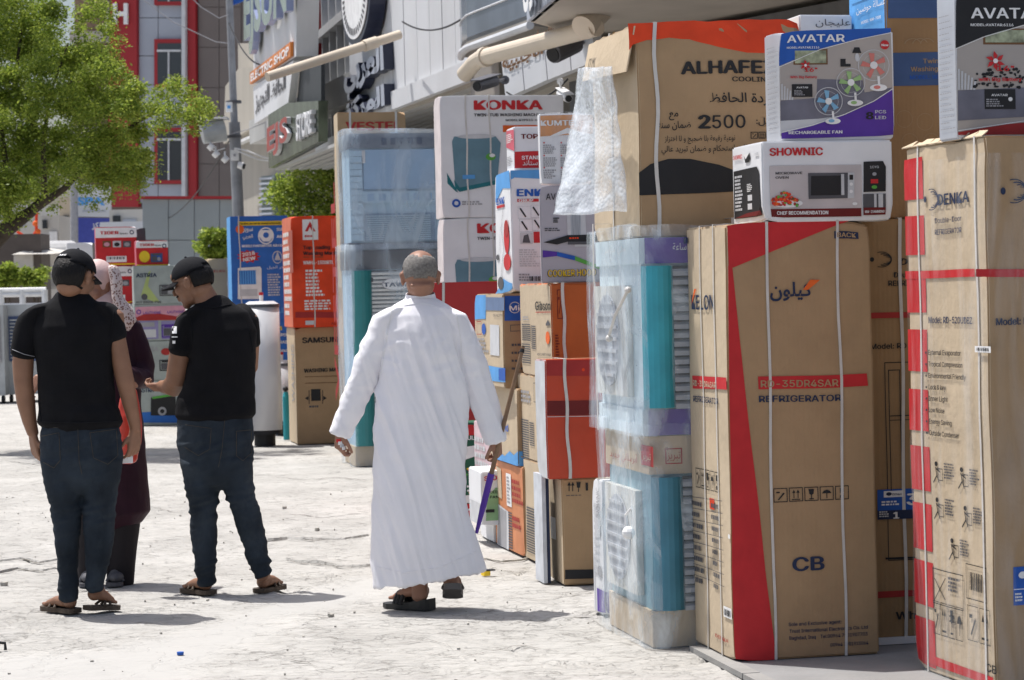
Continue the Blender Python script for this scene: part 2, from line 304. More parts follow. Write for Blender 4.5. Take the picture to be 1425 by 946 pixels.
# ---------------------------------------------------------------- cartons
class Carton:
    """corner = photo pixel of the near left vertical edge's foot; D its distance; side runs back-left, front runs right"""
    def __init__(s, name, label, cat, xc, yb, D, yt, xr=None, xl=None, w=None, d=None, on=None, base=None, top=None, yaw=YAW, body=CARD, bside=None, btop=None, amp=0.004, bev=0.006, group=None, tape=True, lid=None, crush=0.0, seed=None):
        s.r, s.d = axes(yaw); p = P(xc, yb, D); q = P(xc, yt, D)
        s.zb = base if base is not None else (on.zt+0.002 if on else p.z); s.zt = top if top is not None else q.z
        pb = P(xc, (yb+yt)/2, D); s.c = Vector((p.x, p.y, s.zb))
        s.h = s.zt-s.zb; up = Vector((0, 0, 1))
        def solve(dr, xt, py):
            lo, hi = 0.0, 6.0
            for _ in range(40):
                m_ = (lo+hi)/2; x = proj(s.c+up*(s.h/2)+dr*m_)[0]
                if (x < xt) == (dr.dot(s.r) > 0.5): lo = m_
                else: hi = m_
            return lo
        xm = proj(s.c+up*s.h/2)[0]
        s.w = w if w else solve(s.r, xr, 0)
        s.dep = d if d else solve(s.d, xl, 0)
        sd_ = seed if seed is not None else (hash(name+label) if False else sum(ord(ch) for ch in label)+len(label))
        s.rnd = random.Random(sd_); o = Vector((s.rnd.uniform(0, 50), s.rnd.uniform(0, 50), s.rnd.uniform(0, 50)))
        c, rr, dd, W, DD, H = s.c, s.r, s.d, s.w, s.dep, s.h
        dents = [(Vector((s.rnd.choice((0, 1))*W, s.rnd.choice((0, 0, 1))*DD, s.rnd.choice((0, H)))), s.rnd.uniform(0.06, 0.13), s.rnd.uniform(0.004, 0.012)+crush*s.rnd.random()) for _ in range(4)]
        cen = c+rr*W/2+dd*DD/2+up*H/2
        def warp(p):
            n1 = noise.noise_vector(p*2.3+o)*amp; n2 = noise.noise_vector(p*5+o)*amp*0.2; q = p+n1+n2
            l = p-c; lc = Vector((l.dot(rr), l.dot(dd), l.z))
            for dc, rad, a in dents:
                t = (lc-dc).length/rad
                if t < 1: q = q+(cen-p).normalized()*a*(1-t)*(1-t)*2
            if crush and lc.z > H-0.14:
                k = (lc.z-(H-0.14))/0.14; q = q+noise.noise_vector(p*14+o)*crush*k
            q.z = max(q.z, c.z)
            return q
        s.warp = warp
        s.root = thing(name, s.c+rr*W/2+dd*DD/2, label, cat, group)
        bm = bmesh.new(); bmesh.ops.create_cube(bm, size=1.0)
        for v in bm.verts: v.co = Vector(((v.co.x+0.5)*W, (v.co.y+0.5)*DD, (v.co.z+0.5)*H))
        bmesh.ops.bevel(bm, geom=bm.edges[:], offset=bev, segments=2, affect='EDGES')
        for ax, L_ in ((0, W), (1, DD), (2, H)):
            k = max(2, int(L_/0.06))
            for i in range(1, k):
                co = [0, 0, 0]; no = [0, 0, 0]; co[ax] = L_*i/k; no[ax] = 1
                bmesh.ops.bisect_plane(bm, geom=bm.verts[:]+bm.edges[:]+bm.faces[:], plane_co=co, plane_no=no)
        bm.normal_update()
        me = bpy.data.meshes.new('box_body'); mats = [body, bside or body, btop or body]
        for m_ in mats: me.materials.append(m_)
        for f in bm.faces:
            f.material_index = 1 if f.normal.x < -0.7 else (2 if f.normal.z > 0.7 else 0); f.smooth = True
        rl = parent_loc(s.root)
        for v in bm.verts:
            v.co = warp(c+rr*v.co.x+dd*v.co.y+up*v.co.z)-rl
        bm.to_mesh(me); bm.free(); me.set_sharp_from_angle(angle=R(22))
        s.body = link(bpy.data.objects.new('box_body', me), s.root)
        s.F = Face(s.c, s.r, -s.d, warp)
        s.S = Face(s.c+s.d*s.dep, -s.d, -s.r, warp)        # u runs from the back edge to the near corner
        s.T = Face(s.c+up*H, s.r, up, warp, V=s.d)
        if tape:
            f = Face(s.c+up*H, s.r, up, warp, V=s.d); f.ruv(0.0, DD/2-0.03, W, DD/2+0.03, TAPE, 1.2); f.done('packing_tape', s.root)
        if lid is not None: pass
    def strap(s, us=(), side=(), wd=0.012, m=None, off=0.004, slack=0.004):
        """us: fractions across the front face; each goes round front, top and back. side: fractions across the left face"""
        m = m or STRAP; up = Vector((0, 0, 1))
        for fr, face, W, DD, r_, d_ in [(u, 0, s.w, s.dep, s.r, s.d) for u in us]+[(u, 1, s.dep, s.w, -s.d, s.r) for u in side]:
            O = s.c if face == 0 else s.c+s.d*s.dep
            mb = MB(); path = []; n = 14; x = W*fr; lean = s.rnd.uniform(-0.012, 0.012)
            N = -d_
            for i in range(n+1): path.append((O+r_*(x+lean*i/n+slack*math.sin(i*0.9))+up*s.h*i/n, N))
            for i in range(1, 7): path.append((O+r_*(x+lean)+up*s.h+d_*DD*i/6, up))
            for i in range(1, 7): path.append((O+r_*(x+lean)+up*s.h*(1-i/6)+d_*DD, d_))
            vs = []
            for i, (p, N_) in enumerate(path):
                nn = N_
                if i == n: nn = (N+up)
                if i == n+6: nn = (d_+up)
                q = s.warp(p)+nn*off
                vs += [q-r_*wd/2, q+r_*wd/2, q+r_*wd/2+nn*0.0012, q-r_*wd/2+nn*0.0012]
            fs = []
            for i in range(len(path)-1):
                a = i*4; b = a+4
                fs += [(a+3, a+2, b+2, b+3), (a, b, b+1, a+1), (a, a+3, b+3, b), (a+1, b+1, b+2, a+2)]
            mb.mesh(vs, fs, m); mb.build('strap', s.root)
    def film(s, m, out=0.006, zlo=0.0, zhi=1.0, amp=0.006, name='plastic_wrap', cell=0.05, sc=9.0, bulge=0.0):
        """loose crumpled film round front and both sides (and over the top when zhi = 1)"""
        up = Vector((0, 0, 1)); W, DD, H = s.w, s.dep, s.h; bm = bmesh.new(); bmesh.ops.create_cube(bm, size=1.0)
        for v in bm.verts: v.co = Vector(((v.co.x+0.5)*(W+2*out)-out, (v.co.y+0.5)*(DD+2*out)-out, (v.co.z+0.5)*(H*(zhi-zlo)+(out if zhi >= 1 else 0))+H*zlo+(0.001 if zlo<=0 else 0)))
        bmesh.ops.delete(bm, geom=[f for f in bm.faces if f.calc_center_median().z < H*zlo+0.01 or (zhi < 1 and f.calc_center_median().z > H*zhi-0.01)], context='FACES')
        bmesh.ops.bevel(bm, geom=[e for e in bm.edges if abs((e.verts[0].co-e.verts[1].co).z) > 0.1], offset=0.02, segments=2, affect='EDGES')
        for ax, L_, st in ((0, W, 0), (1, DD, 0), (2, H, 0)):
            k = max(2, int(L_/cell))
            for i in range(1, k):
                co = [0, 0, 0]; no = [0, 0, 0]; co[ax] = L_*i/k; no[ax] = 1
                bmesh.ops.bisect_plane(bm, geom=bm.verts[:]+bm.edges[:]+bm.faces[:], plane_co=co, plane_no=no)
        rl = parent_loc(s.root); bm.normal_update(); o = Vector((3, 7, 1))*s.rnd.random()*10
        new = []
        for v in bm.verts:
            n_ = s.r*v.normal.x+s.d*v.normal.y+up*v.normal.z
            p = s.c+s.r*v.co.x+s.d*v.co.y+up*v.co.z
            k = noise.noise(Vector((p.x*sc, p.y*sc, p.z*sc*0.45))+o)
            new.append(s.warp(p)+n_*(amp*(0.8+k*1.6)+0.001)-rl)
        for v, q in zip(bm.verts, new): v.co = q
        for f in bm.faces: f.smooth = True
        me = bpy.data.meshes.new(name); me.materials.append(m); bm.to_mesh(me); bm.free()
        return link(bpy.data.objects.new(name, me), s.root)
    def finish(s):
        s.F.done('printed_front', s.root); s.S.done('printed_side', s.root); s.T.done('printed_top', s.root)
        return s
# ================================================================ GROUND
def ground():
    xs = [-400, -150, -60, -30, -18, -12, -9, -7, -5.5]+[-4.6+i*0.032 for i in range(240)]+[3.2, 3.8, 4.8, 6, 8, 12, 18, 30, 60, 150, 400]
    ys = [-20, -5, 0, 4, 6]+[7.4+i*0.034 for i in range(230)]+[15.25+i*0.08*(1+i*0.012) for i in range(90)]+[32, 36, 42, 50, 65, 90, 140, 250, 450, 900]
    ys = sorted(set(ys)); vs = []; nx = len(xs); sm = []
    poly = [G(*p) for p in ((-30, 985), (-30, 925), (160, 900), (300, 868), (430, 822), (520, 800), (560, 812), (430, 850), (330, 895), (230, 950), (180, 1000))]
    def smoothness(x, y):
        if not (-3.5 < x < 0.2 and 8 < y < 13): return 0.0
        x += noise.noise(Vector((x*3, y*3, 2)))*0.10; y += noise.noise(Vector((x*3, y*3, 8)))*0.10; ins = False; dm = 9; n_ = len(poly)
        for i in range(n_):
            a, b = poly[i], poly[(i+1) % n_]
            if (a.y > y) != (b.y > y) and x < (b.x-a.x)*(y-a.y)/(b.y-a.y)+a.x: ins = not ins
            t = max(0, min(1, ((x-a.x)*(b.x-a.x)+(y-a.y)*(b.y-a.y))/max(1e-6, (b.x-a.x)**2+(b.y-a.y)**2))); dm = min(dm, math.hypot(x-a.x-(b.x-a.x)*t, y-a.y-(b.y-a.y)*t))
        d = dm if ins else -dm; return max(0.0, min(1.0, 0.5+d/0.16))
    for y in ys:
        fine = 7.3 < y < 30
        for x in xs:
            z = 0.0
            if fine and -4.7 < x < 3.1:
                a = noise.noise(Vector((x*0.9, y*0.7, 3)))*0.008; b = abs(noise.noise(Vector((x*4, y*4, 1))))*0.007; c = noise.noise(Vector((x*14, y*9, 5)))*0.0035
                dd = noise.voronoi(Vector((x*0.55+noise.noise(Vector((x*2, y*2, 0)))*0.35, y*0.8+noise.noise(Vector((x*2, y*2, 9)))*0.35, 0)))[0]
                e = dd[1]-dd[0]; m = noise.noise(Vector((x*0.6, y*0.6, 20)))
                cr = -0.022*max(0, 1-e/0.035) if (m > 0.0 and y < 14) else 0
                edge = min(1, (x+4.7)/0.4, (3.1-x)/0.4, (y-7.3)/0.3)
                z = (a-b*(1 if m > -0.1 else 0.4)+c+cr-0.004)*max(0, edge); z = min(z, 0.0)
            sm.append(smoothness(x, y) if fine else 0.0); vs.append((x, y, z*(1-0.55*sm[-1])))
    fs = [(j*nx+i, j*nx+i+1, (j+1)*nx+i+1, (j+1)*nx+i) for j in range(len(ys)-1) for i in range(nx-1)]
    m, n, b = newmat('worn_concrete'); L = n.links
    tc = n.nodes.new('ShaderNodeTexCoord')
    def nz(sc, det=8, st=(1, 1, 1), dist=0.0, ro=0.6):
        mp = n.nodes.new('ShaderNodeMapping'); mp.inputs['Scale'].default_value = st; L.new(tc.outputs['Object'], mp.inputs[0])
        q = n.nodes.new('ShaderNodeTexNoise'); q.inputs['Scale'].default_value = sc; q.inputs['Detail'].default_value = det; q.inputs['Distortion'].default_value = dist; q.inputs['Roughness'].default_value = ro; L.new(mp.outputs[0], q.inputs['Vector']); return q
    cr = n.nodes.new('ShaderNodeValToRGB'); e = cr.color_ramp.elements; e[0].position = 0.3; e[0].color = (0.36, 0.35, 0.33, 1); e[1].position = 0.66; e[1].color = (0.475, 0.464, 0.44, 1); L.new(nz(1.1, 10).outputs[0], cr.inputs[0])
    sp = n.nodes.new('ShaderNodeValToRGB'); e = sp.color_ramp.elements; e[0].position = 0.33; e[0].color = (0.42, 0.40, 0.36, 1); e[1].position = 0.47; e[1].color = (1, 1, 1, 1); L.new(nz(17, 7, (0.6, 1.2, 1), 0.8, 0.7).outputs[0], sp.inputs[0])
    mx = n.nodes.new('ShaderNodeMix'); mx.data_type = 'RGBA'; mx.blend_type = 'MULTIPLY'; mx.inputs[0].default_value = 0.4; L.new(cr.outputs[0], mx.inputs[6]); L.new(sp.outputs[0], mx.inputs[7]); L.new(mx.outputs[2], b.inputs['Base Color'])
    b.inputs['Roughness'].default_value = 0.9; b.inputs['Specular IOR Level'].default_value = 0.2
    at = n.nodes.new('ShaderNodeAttribute'); at.attribute_name = 'trowelled'; inv = n.nodes.new('ShaderNodeMath'); inv.operation = 'MULTIPLY_ADD'; inv.inputs[1].default_value = -0.85; inv.inputs[2].default_value = 1.0; L.new(at.outputs['Fac'], inv.inputs[0]); ROUGHF = inv.outputs[0]
    def cracks(sc, wd, lo, hi, seedv):
        mpc = n.nodes.new('ShaderNodeMapping'); mpc.inputs['Scale'].default_value = (0.8, 1.1, 1); mpc.inputs['Location'].default_value = (seedv, seedv, 0); L.new(tc.outputs['Object'], mpc.inputs[0])
        dn = nz(sc*1.6, 5); sub = n.nodes.new('ShaderNodeVectorMath'); sub.operation = 'SCALE'; sub.inputs['Scale'].default_value = 1.1/sc; L.new(dn.outputs[1], sub.inputs[0]); ad = n.nodes.new('ShaderNodeVectorMath'); ad.operation = 'ADD'; L.new(mpc.outputs[0], ad.inputs[0]); L.new(sub.outputs[0], ad.inputs[1])
        v_ = n.nodes.new('ShaderNodeTexVoronoi'); v_.feature = 'DISTANCE_TO_EDGE'; v_.inputs['Scale'].default_value = sc; L.new(ad.outputs[0], v_.inputs['Vector'])
        r_ = n.nodes.new('ShaderNodeMapRange'); r_.inputs[1].default_value = 0.0; r_.inputs[2].default_value = wd; r_.inputs[3].default_value = 1.0; r_.inputs[4].default_value = 0.0; L.new(v_.outputs['Distance'], r_.inputs[0])
        mk = n.nodes.new('ShaderNodeMapRange'); mk.inputs[1].default_value = lo; mk.inputs[2].default_value = hi; L.new(nz(sc*0.35, 5).outputs[0], mk.inputs[0])
        m1 = n.nodes.new('ShaderNodeMath'); m1.operation = 'MULTIPLY'; L.new(r_.outputs[0], m1.inputs[0]); L.new(mk.outputs[0], m1.inputs[1]); m2 = n.nodes.new('ShaderNodeMath'); m2.operation = 'MULTIPLY'; L.new(m1.outputs[0], m2.inputs[0]); L.new(ROUGHF, m2.inputs[1]); return m2.outputs[0]
    cA = cracks(5.5, 0.03, 0.44, 0.6, 0.0); cB = cracks(14, 0.05, 0.48, 0.62, 4.0); cm = n.nodes.new('ShaderNodeMath'); cm.operation = 'MAXIMUM'; L.new(cA, cm.inputs[0]); L.new(cB, cm.inputs[1])
    dk = n.nodes.new('ShaderNodeMix'); dk.data_type = 'RGBA'; pm = n.nodes.new('ShaderNodeMix'); pm.data_type = 'RGBA'; pf = n.nodes.new('ShaderNodeMath'); pf.operation = 'MULTIPLY'; pf.inputs[1].default_value = 0.8; L.new(at.outputs['Fac'], pf.inputs[0]); L.new(pf.outputs[0], pm.inputs[0]); L.new(mx.outputs[2], pm.inputs[6]); pm.inputs[7].default_value = (0.385, 0.378, 0.362, 1); L.new(pm.outputs[2], dk.inputs[6]); dk.inputs[7].default_value = (0.16, 0.145, 0.125, 1); cf = n.nodes.new('ShaderNodeMath'); cf.operation = 'MULTIPLY'; cf.inputs[1].default_value = 0.38; L.new(cm.outputs[0], cf.inputs[0]); L.new(cf.outputs[0], dk.inputs[0]); L.new(dk.outputs[2], b.inputs['Base Color'])
    b1 = n.nodes.new('ShaderNodeBump'); b1.inputs['Strength'].default_value = 0.9; b1.inputs['Distance'].default_value = 0.03; L.new(nz(16, 8, (0.6, 1.2, 1), 1.0, 0.65).outputs[0], b1.inputs['Height'])
    vo = n.nodes.new('ShaderNodeTexVoronoi'); vo.feature = 'DISTANCE_TO_EDGE'; vo.inputs['Scale'].default_value = 3.2
    ds = nz(3, 4); va = n.nodes.new('ShaderNodeVectorMath'); va.operation = 'ADD'; vm = n.nodes.new('ShaderNodeVectorMath'); vm.operation = 'SCALE'; vm.inputs['Scale'].default_value = 0.5; L.new(ds.outputs[1], vm.inputs[0]); L.new(vm.outputs[0], va.inputs[0]); L.new(tc.outputs['Object'], va.inputs[1]); L.new(va.outputs[0], vo.inputs['Vector'])
    mr = n.nodes.new('ShaderNodeMapRange'); mr.inputs[2].default_value = 0.035; L.new(vo.outputs['Distance'], mr.inputs[0])
    b2 = n.nodes.new('ShaderNodeBump'); b2.inputs['Strength'].default_value = 0.3; b2.inputs['Distance'].default_value = 0.02; L.new(mr.outputs[0], b2.inputs['Height']); L.new(b1.outputs[0], b2.inputs['Normal']); b3 = n.nodes.new('ShaderNodeBump'); b3.invert = True; b3.inputs['Strength'].default_value = 0.6; b3.inputs['Distance'].default_value = 0.015; L.new(cm.outputs[0], b3.inputs['Height']); L.new(b2.outputs[0], b3.inputs['Normal']); L.new(b3.outputs[0], b.inputs['Normal']); st_ = n.nodes.new('ShaderNodeMath'); st_.operation = 'MULTIPLY'; st_.inputs[1].default_value = 0.75; L.new(ROUGHF, st_.inputs[0]); L.new(st_.outputs[0], b1.inputs['Strength'])
    me = bpy.data.meshes.new('ground'); me.from_pydata(vs, [], fs); me.materials.append(m); me.polygons.foreach_set('use_smooth', [True]*len(fs)); me.attributes.new('trowelled', 'FLOAT', 'POINT').data.foreach_set('value', sm); o = link(bpy.data.objects.new('ground', me)); tag(o, kind='structure'); o['label'] = 'worn sunlit concrete ground with cracks and chips'
    MATS['ground'] = m
ground()
def sheet(name, pts, z, m, label=None, th=None):
    mb = MB(); q = [Vector((p.x, p.y, z)) for p in pts]
    if th: mb.prism([v-Vector((0, 0, th)) for v in q], Vector((0, 0, th)), m)
    else: mb.poly(q, m)
    o = mb.build(name); tag(o, label, kind='structure'); return o
def gp(*ps): return [G(*p) for p in ps]
SMOOTHC = mat('smooth_concrete', (0.42,0.41,0.385), 0.85, 0.06, 3.0, 0.5, 30.0, spec=0.2, dirt=0.15, dirtcol=(0.35,0.34,0.31))
def skirt(name, outline, m, z=0.004, amp=0.05):
    pts = []
    for a, b in zip(outline, outline[1:]+outline[:1]):
        k = max(1, int((b-a).length/0.12))
        for i in range(k):
            p = a.lerp(b, i/k); pts.append(p+Vector((noise.noise(p*5), noise.noise(p*5+Vector((9, 0, 0))), 0))*amp)
    sheet(name, pts, z, m)
r_, d_ = axes(YAW)
# raised pavement slab carrying the fridge cartons
e0 = G(958, 899, SLAB := 0.02); e0 = Vector((e0.x, e0.y, 0))
sl = MB(); KERB = mat('grey_paving', (0.22,0.22,0.22), 0.8, 0.1, 4, 0.3, 40, dirt=0.3, dirtcol=(0.3,0.28,0.25))
a = e0+d_*0.0; near = -6.0
sl.box(a+d_*near+r_*0.01, d_*(-near-0.01), r_*7, Vector((0, 0, SLAB)), KERB); o = sl.build('pavement'); tag(o, kind='structure')
for i in range(9):
    ks = MB(); ks.box(a+d_*(-0.76*(i+1)+0.006)+r_*0.002, d_*0.748, r_*0.07, Vector((0, 0, SLAB+0.002)), mat('kerb_stone', (0.26,0.255,0.245), 0.85, 0.12, 6, 0.4, 30)); kk = ks.build('kerb_stone', parent=o)
# loose stones and litter
rr = random.Random(12)
peb = MB(); STONE = mat('broken_concrete', (0.40,0.38,0.34), 0.9, 0.3, 20, 0.5, 60)
for i in range(260):
    x = rr.uniform(-4.2, 2.2); y = rr.uniform(8.6, 19)
    if x > 0.4+(13-y)*0.25 and y < 14: continue
    s_ = rr.uniform(0.003, 0.008)*(3 if rr.random() < 0.04 else 1); pts = [Vector((x+s_*rr.uniform(0.5, 1.2)*math.cos(k*1.257), y+s_*rr.uniform(0.5, 1.2)*math.sin(k*1.257), -0.006)) for k in range(5)]
    top = [p+Vector((rr.uniform(-1, 1)*s_*0.2, rr.uniform(-1, 1)*s_*0.2, 0.004+s_*rr.uniform(0.5, 1.0))) for p in pts]; peb.mesh(pts+top, [(5, 6, 7, 8, 9)]+[(k, (k+1) % 5, (k+1) % 5+5, k+5) for k in range(5)], STONE)
tag(peb.build('gravel'), 'small chips of broken concrete scattered over the ground', kind='stuff')
def slabs(name, pxs, lab):
    """broken raised edge of the paving: a ragged ledge with real thickness"""
    top = gp(*pxs); mb = MB(); n = len(top); lo = []
    for a_, b_ in zip(top, top[1:]):
        k = max(2, int((b_-a_).length/0.05))
        for i in range(k): q = a_.lerp(b_, i/k); lo.append(q+Vector((0, noise.noise(q*14)*0.03, 0)))
    lo.append(top[-1]); m = len(lo); W = 0.09
    up_ = [Vector((p.x, p.y, 0.008*(0.4+abs(noise.noise(p*3))*2))) for p in lo]; far = [Vector((p.x, p.y+W+0.05*abs(noise.noise(p*8)), 0.001)) for p in lo]; bot = [Vector((p.x, p.y-0.018, -0.012)) for p in lo]
    mb.mesh(up_+far+bot, [(i, i+1, m+i+1, m+i) for i in range(m-1)]+[(2*m+i, 2*m+i+1, i+1, i) for i in range(m-1)], MATS['ground']); o = mb.build(name); tag(o, lab, kind='structure')
slabs('broken_paving_edge', [(398, 777), (415, 781), (440, 783), (470, 787), (500, 788), (520, 786)], None)
slabs('broken_paving_edge', [(372, 752), (400, 748), (440, 750), (480, 749), (512, 744)], None)
slabs('broken_paving_edge', [(0, 780), (30, 776), (55, 782), (80, 778)], None)
slabs('broken_paving_edge', [(0, 797), (25, 790), (60, 793), (78, 790)], None)
CRK = mat('crack_dirt', (0.10,0.09,0.075), 0.95, 0.3, 30)
def crack(pxs, wd, sd):
    top = gp(*pxs); lo = []; mb = MB()
    for a_, b_ in zip(top, top[1:]):
        k = max(2, int((b_-a_).length/0.035))
        for i in range(k): q = a_.lerp(b_, i/k); lo.append(q+Vector((noise.noise(q*11)*0.03, noise.noise(q*9+Vector((sd, 0, 0)))*0.05+noise.noise(q*30)*0.012, 0)))
    L_, R2 = [], []
    for i, p in enumerate(lo): h = wd*(0.15+abs(noise.noise(p*12+Vector((0, sd, 0))))*2.2)*math.sin(math.pi*(i+0.3)/len(lo))**0.5; L_.append(Vector((p.x, p.y+h, 0.0015))); R2.append(Vector((p.x, p.y-h, 0.0015)))
    m = len(lo); mb.mesh(L_+R2, [(i, m+i, m+i+1, i+1) for i in range(m-1)], CRK); tag(mb.build('ground_crack'), kind='structure')
for k, (pxs, wd) in enumerate((([(372, 754), (400, 750), (440, 752), (480, 751), (512, 746)], .012), ([(394, 779), (415, 783), (440, 785), (470, 789), (518, 789)], .016), ([(0, 782), (30, 778), (55, 784), (80, 780)], .02), ([(0, 799), (25, 792), (60, 795), (84, 790)], .02), ([(375, 662), (420, 668), (470, 664), (520, 670)], .018), ([(400, 715), (450, 720), (520, 712)], .014), ([(122, 800), (112, 808), (88, 822)], .008), ([(640, 772), (690, 792), (752, 800)], .010), ([(690, 885), (760, 862), (820, 858), (880, 905)], .007), ([(560, 905), (640, 915), (720, 898), (850, 918)], .006), ([(200, 702), (240, 712), (330, 705)], .010), ([(430, 880), (520, 900), (600, 890), (700, 930)], .006), ([(0, 640), (60, 648), (110, 644)], .016), ([(230, 640), (300, 655), (360, 645)], .014), ([(700, 830), (760, 835), (840, 822)], .008), ([(300, 930), (380, 912), (470, 935)], .006), ([(620, 868), (680, 850), (760, 845)], .006))): crack(pxs, wd, k*3.7)
# hose / cable on the ground by the cartons, bottle cap, yellow block
mb = MB(); mb.tube([G(672, 776), G(700, 781), G(725, 779), G(738, 776)], 0.006, STONE, 8); tag(mb.build('cable'), 'thin grey cable lying on the ground by the faded orange carton', 'cable')
mb = MB(); q = G(251, 911, 0.001); mb.tube([q, q+Vector((0, 0, 0.012))], [0.014, 0.015], BLUE, 16); tag(mb.build('bottle_cap'), 'blue bottle cap lying on the ground in the foreground', 'bottle cap')
mb = MB(); q = G(676, 801, 0.001); mb.cbox(q+Vector((0, 0, 0.014)), 0.035, 0.05, 0.026, YELLOW, 20); mb.cbox(q+Vector((0.02, 0.0, 0.03)), 0.05, 0.05, 0.006, BLACK, 20); tag(mb.build('wheel_chock'), 'small yellow and black block on the ground by the robe hem', 'block')
mb = MB(); q = G(0, 905, 0.0)
mb.tube([q+Vector((-0.12, 0, 0.03)), q+Vector((-0.02, 0, 0.036)), q+Vector((0.02, 0.01, 0.03)), q+Vector((0.022, 0.01, 0.0))], 0.007, BLACK, 8); tag(mb.build('metal_rod'), 'bent black metal rod poking in at the left edge near the ground', 'rod')

# ================================================================ WALLS AND FACADES
class Wall(Face):
    def __init__(s, x0, y0, D0, x1, y1, D1):
        a = P(x0, y0, D0); b = P(x1, y1, D1); a.z = 0; b.z = 0; U = (b-a).normalized(); N = Vector((U.y, -U.x, 0))
        if N.dot(C0-a) < 0: N = -N
        super().__init__(a, U, N)
    def solid(s, mb, pts, m, out=0.0, th=0.3, mside=None):
        q = [s.w(*s.uv(*p), out) for p in pts]; mb.prism(q, -s.N*th, m, mside)
PANELW = mat('white_cladding', (0.60,0.61,0.63), 0.55, 0.04, 1.2, 0.1, 10, dirt=0.5, dirtcol=(0.38,0.37,0.36), stretch=(1,1,0.3)); CONC = mat('beige_render', (0.40,0.37,0.32), 0.85, 0.1, 1.5, 0.3, 20, dirt=0.5, stretch=(1,1,0.3), dirtcol=(0.28,0.26,0.22)); DGLASS = glassy('dark_glass', (0.03,0.035,0.045)); SOFFIT = mat('soffit_metal', (0.42,0.42,0.41), 0.5, 0.1, 2, 0.1, 8); FRAMEM = mat('frame_metal', (0.55,0.56,0.58), 0.4, 0.08); BLACKM = mat('letter_black', (0.02,0.025,0.05), 0.35); REDM = mat('red_cladding', (0.33,0.02,0.025), 0.5, 0.06, 1.0); TAUPE = mat('taupe_cladding', (0.16,0.135,0.125), 0.6, 0.06, 1.0); GREYP = mat('grey_blue_cladding', (0.36,0.39,0.45), 0.5, 0.05, 1.0)
def cladding(wall, parent, cols, rows, m, th=0.05, gap=0.012, name='wall_panel'):
    """separate cladding sheets between given px columns (at reference row) and heights in metres"""
    for i in range(len(cols)-1):
        for j in range(len(rows)-1):
            mb = MB(); u0, u1 = cols[i]+gap/2, cols[i+1]-gap/2; v0, v1 = rows[j]+gap/2, rows[j+1]-gap/2; off = 0.002*((i*7+j*3) % 3)
            q = [wall.w(u0, v0, th+off), wall.w(u1, v0, th+off), wall.w(u1, v1, th+off), wall.w(u0, v1, th+off)]; mb.prism(q, -wall.N*th, m); mb.build(name, parent)
# --- white clad shop block with the black letters (street front line, recedes to the left)
Wf = Wall(560, 152, 29.5, 663, 117, 25.9)
u_l, _ = Wf.uv(493, 160); u_r, _ = Wf.uv(664, 117); zc = 3.74
bl = thing('shop_building', Wf.w((u_l+u_r)/2, 0), 'white panelled shop front with black three dimensional letters and a round badge', 'building')
mb = MB(); q = [Wf.w(min(u_l, u_r), zc-0.02, 0), Wf.w(max(u_l, u_r), zc-0.02, 0), Wf.w(max(u_l, u_r), 9, 0), Wf.w(min(u_l, u_r), 9, 0)]; mb.prism(q, -Wf.N*6, CONC); mb.build('upper_wall', bl)
ulo, uhi = min(u_l, u_r), max(u_l, u_r); n_ = 11
us = sorted([Wf.uv(x, 120)[0] for x in (493, 540, 554, 571, 589, 607, 625, 643, 664)])
cladding(Wf, bl, us, (zc, 9), PANELW, 0.06, 0.025)
mb = MB(); q = [Wf.w(ulo-0.1, zc, 0.12), Wf.w(uhi, zc, 0.12), Wf.w(uhi, zc+0.22, 0.12), Wf.w(ulo-0.1, zc+0.22, 0.12)]; mb.prism(q, -Wf.N*0.055, PANELW); mb.build('bottom_trim', bl)
Wl = Face(Wf.O+Wf.N*0.07, Wf.U, Wf.N)
for t, x0, y0, x1, h in (('العربي', 492, 118, 549, 62), ('المركز', 492, 155, 550, 38)):
    vs, fs = text2d(arabic(t), 0.05); xs = [v[0] for v in vs]; ys = [v[1] for v in vs]
    a = Wl.uv(x0, y0-0.0); b = Wl.uv(x1, y0); W = b[0]-a[0]; sgn = 1 if W > 0 else -1; hh = Wl.sc((x0+x1)/2, y0)*h
    out = []
    for x, y in vs:
        fx = (x-min(xs))/(max(xs)-min(xs)); fx = fx if sgn > 0 else fx
        out.append((min(a[0], b[0])+fx*abs(W), min(a[1], b[1])+(y-min(ys))/(max(ys)-min(ys))*hh))
    n = len(out); ec = {}
    for f_ in fs:
        for i in range(len(f_)):
            e = (f_[i], f_[(i+1) % len(f_)]); kk = tuple(sorted(e)); ec[kk] = None if kk in ec else e
    lo = [Wl.w(u, v, 0) for u, v in out]; hi = [Wl.w(u, v, 0.13) for u, v in out]; mb = MB()
    mb.mesh(hi, fs, GREYP); mb.mesh(lo+hi, [(e[0], e[1], e[1]+n, e[0]+n) for e in ec.values() if e], BLACKM); mb.build('sign_letters', bl)
mb = MB(); cu, cv = Wl.uv(518, -6); ring = [(cu+0.95*math.cos(a), cv+0.62*math.sin(a)) for a in [2*math.pi*i/36 for i in range(36)]]
mb.prism([Wl.w(u, v, 0.22) for u, v in ring], -Wl.N*0.2, BLACKM); badge = mb.build('round_badge', bl)
mb = MB(); mb.prism([Wl.w(cu+(u-cu)*0.88, cv+(v-cv)*0.88, 0.235) for u, v in ring], -Wl.N*0.01, WHT)
for k in range(40):
    a = 2*math.pi*k/40; mb.poly([Wl.w(cu+0.95*q_*math.cos(a+da), cv+0.62*q_*math.sin(a+da), 0.240) for q_, da in ((0.66, -0.03), (0.80, -0.03), (0.80, 0.05), (0.66, 0.05))], DGREY)
mb.build('badge_face', badge)
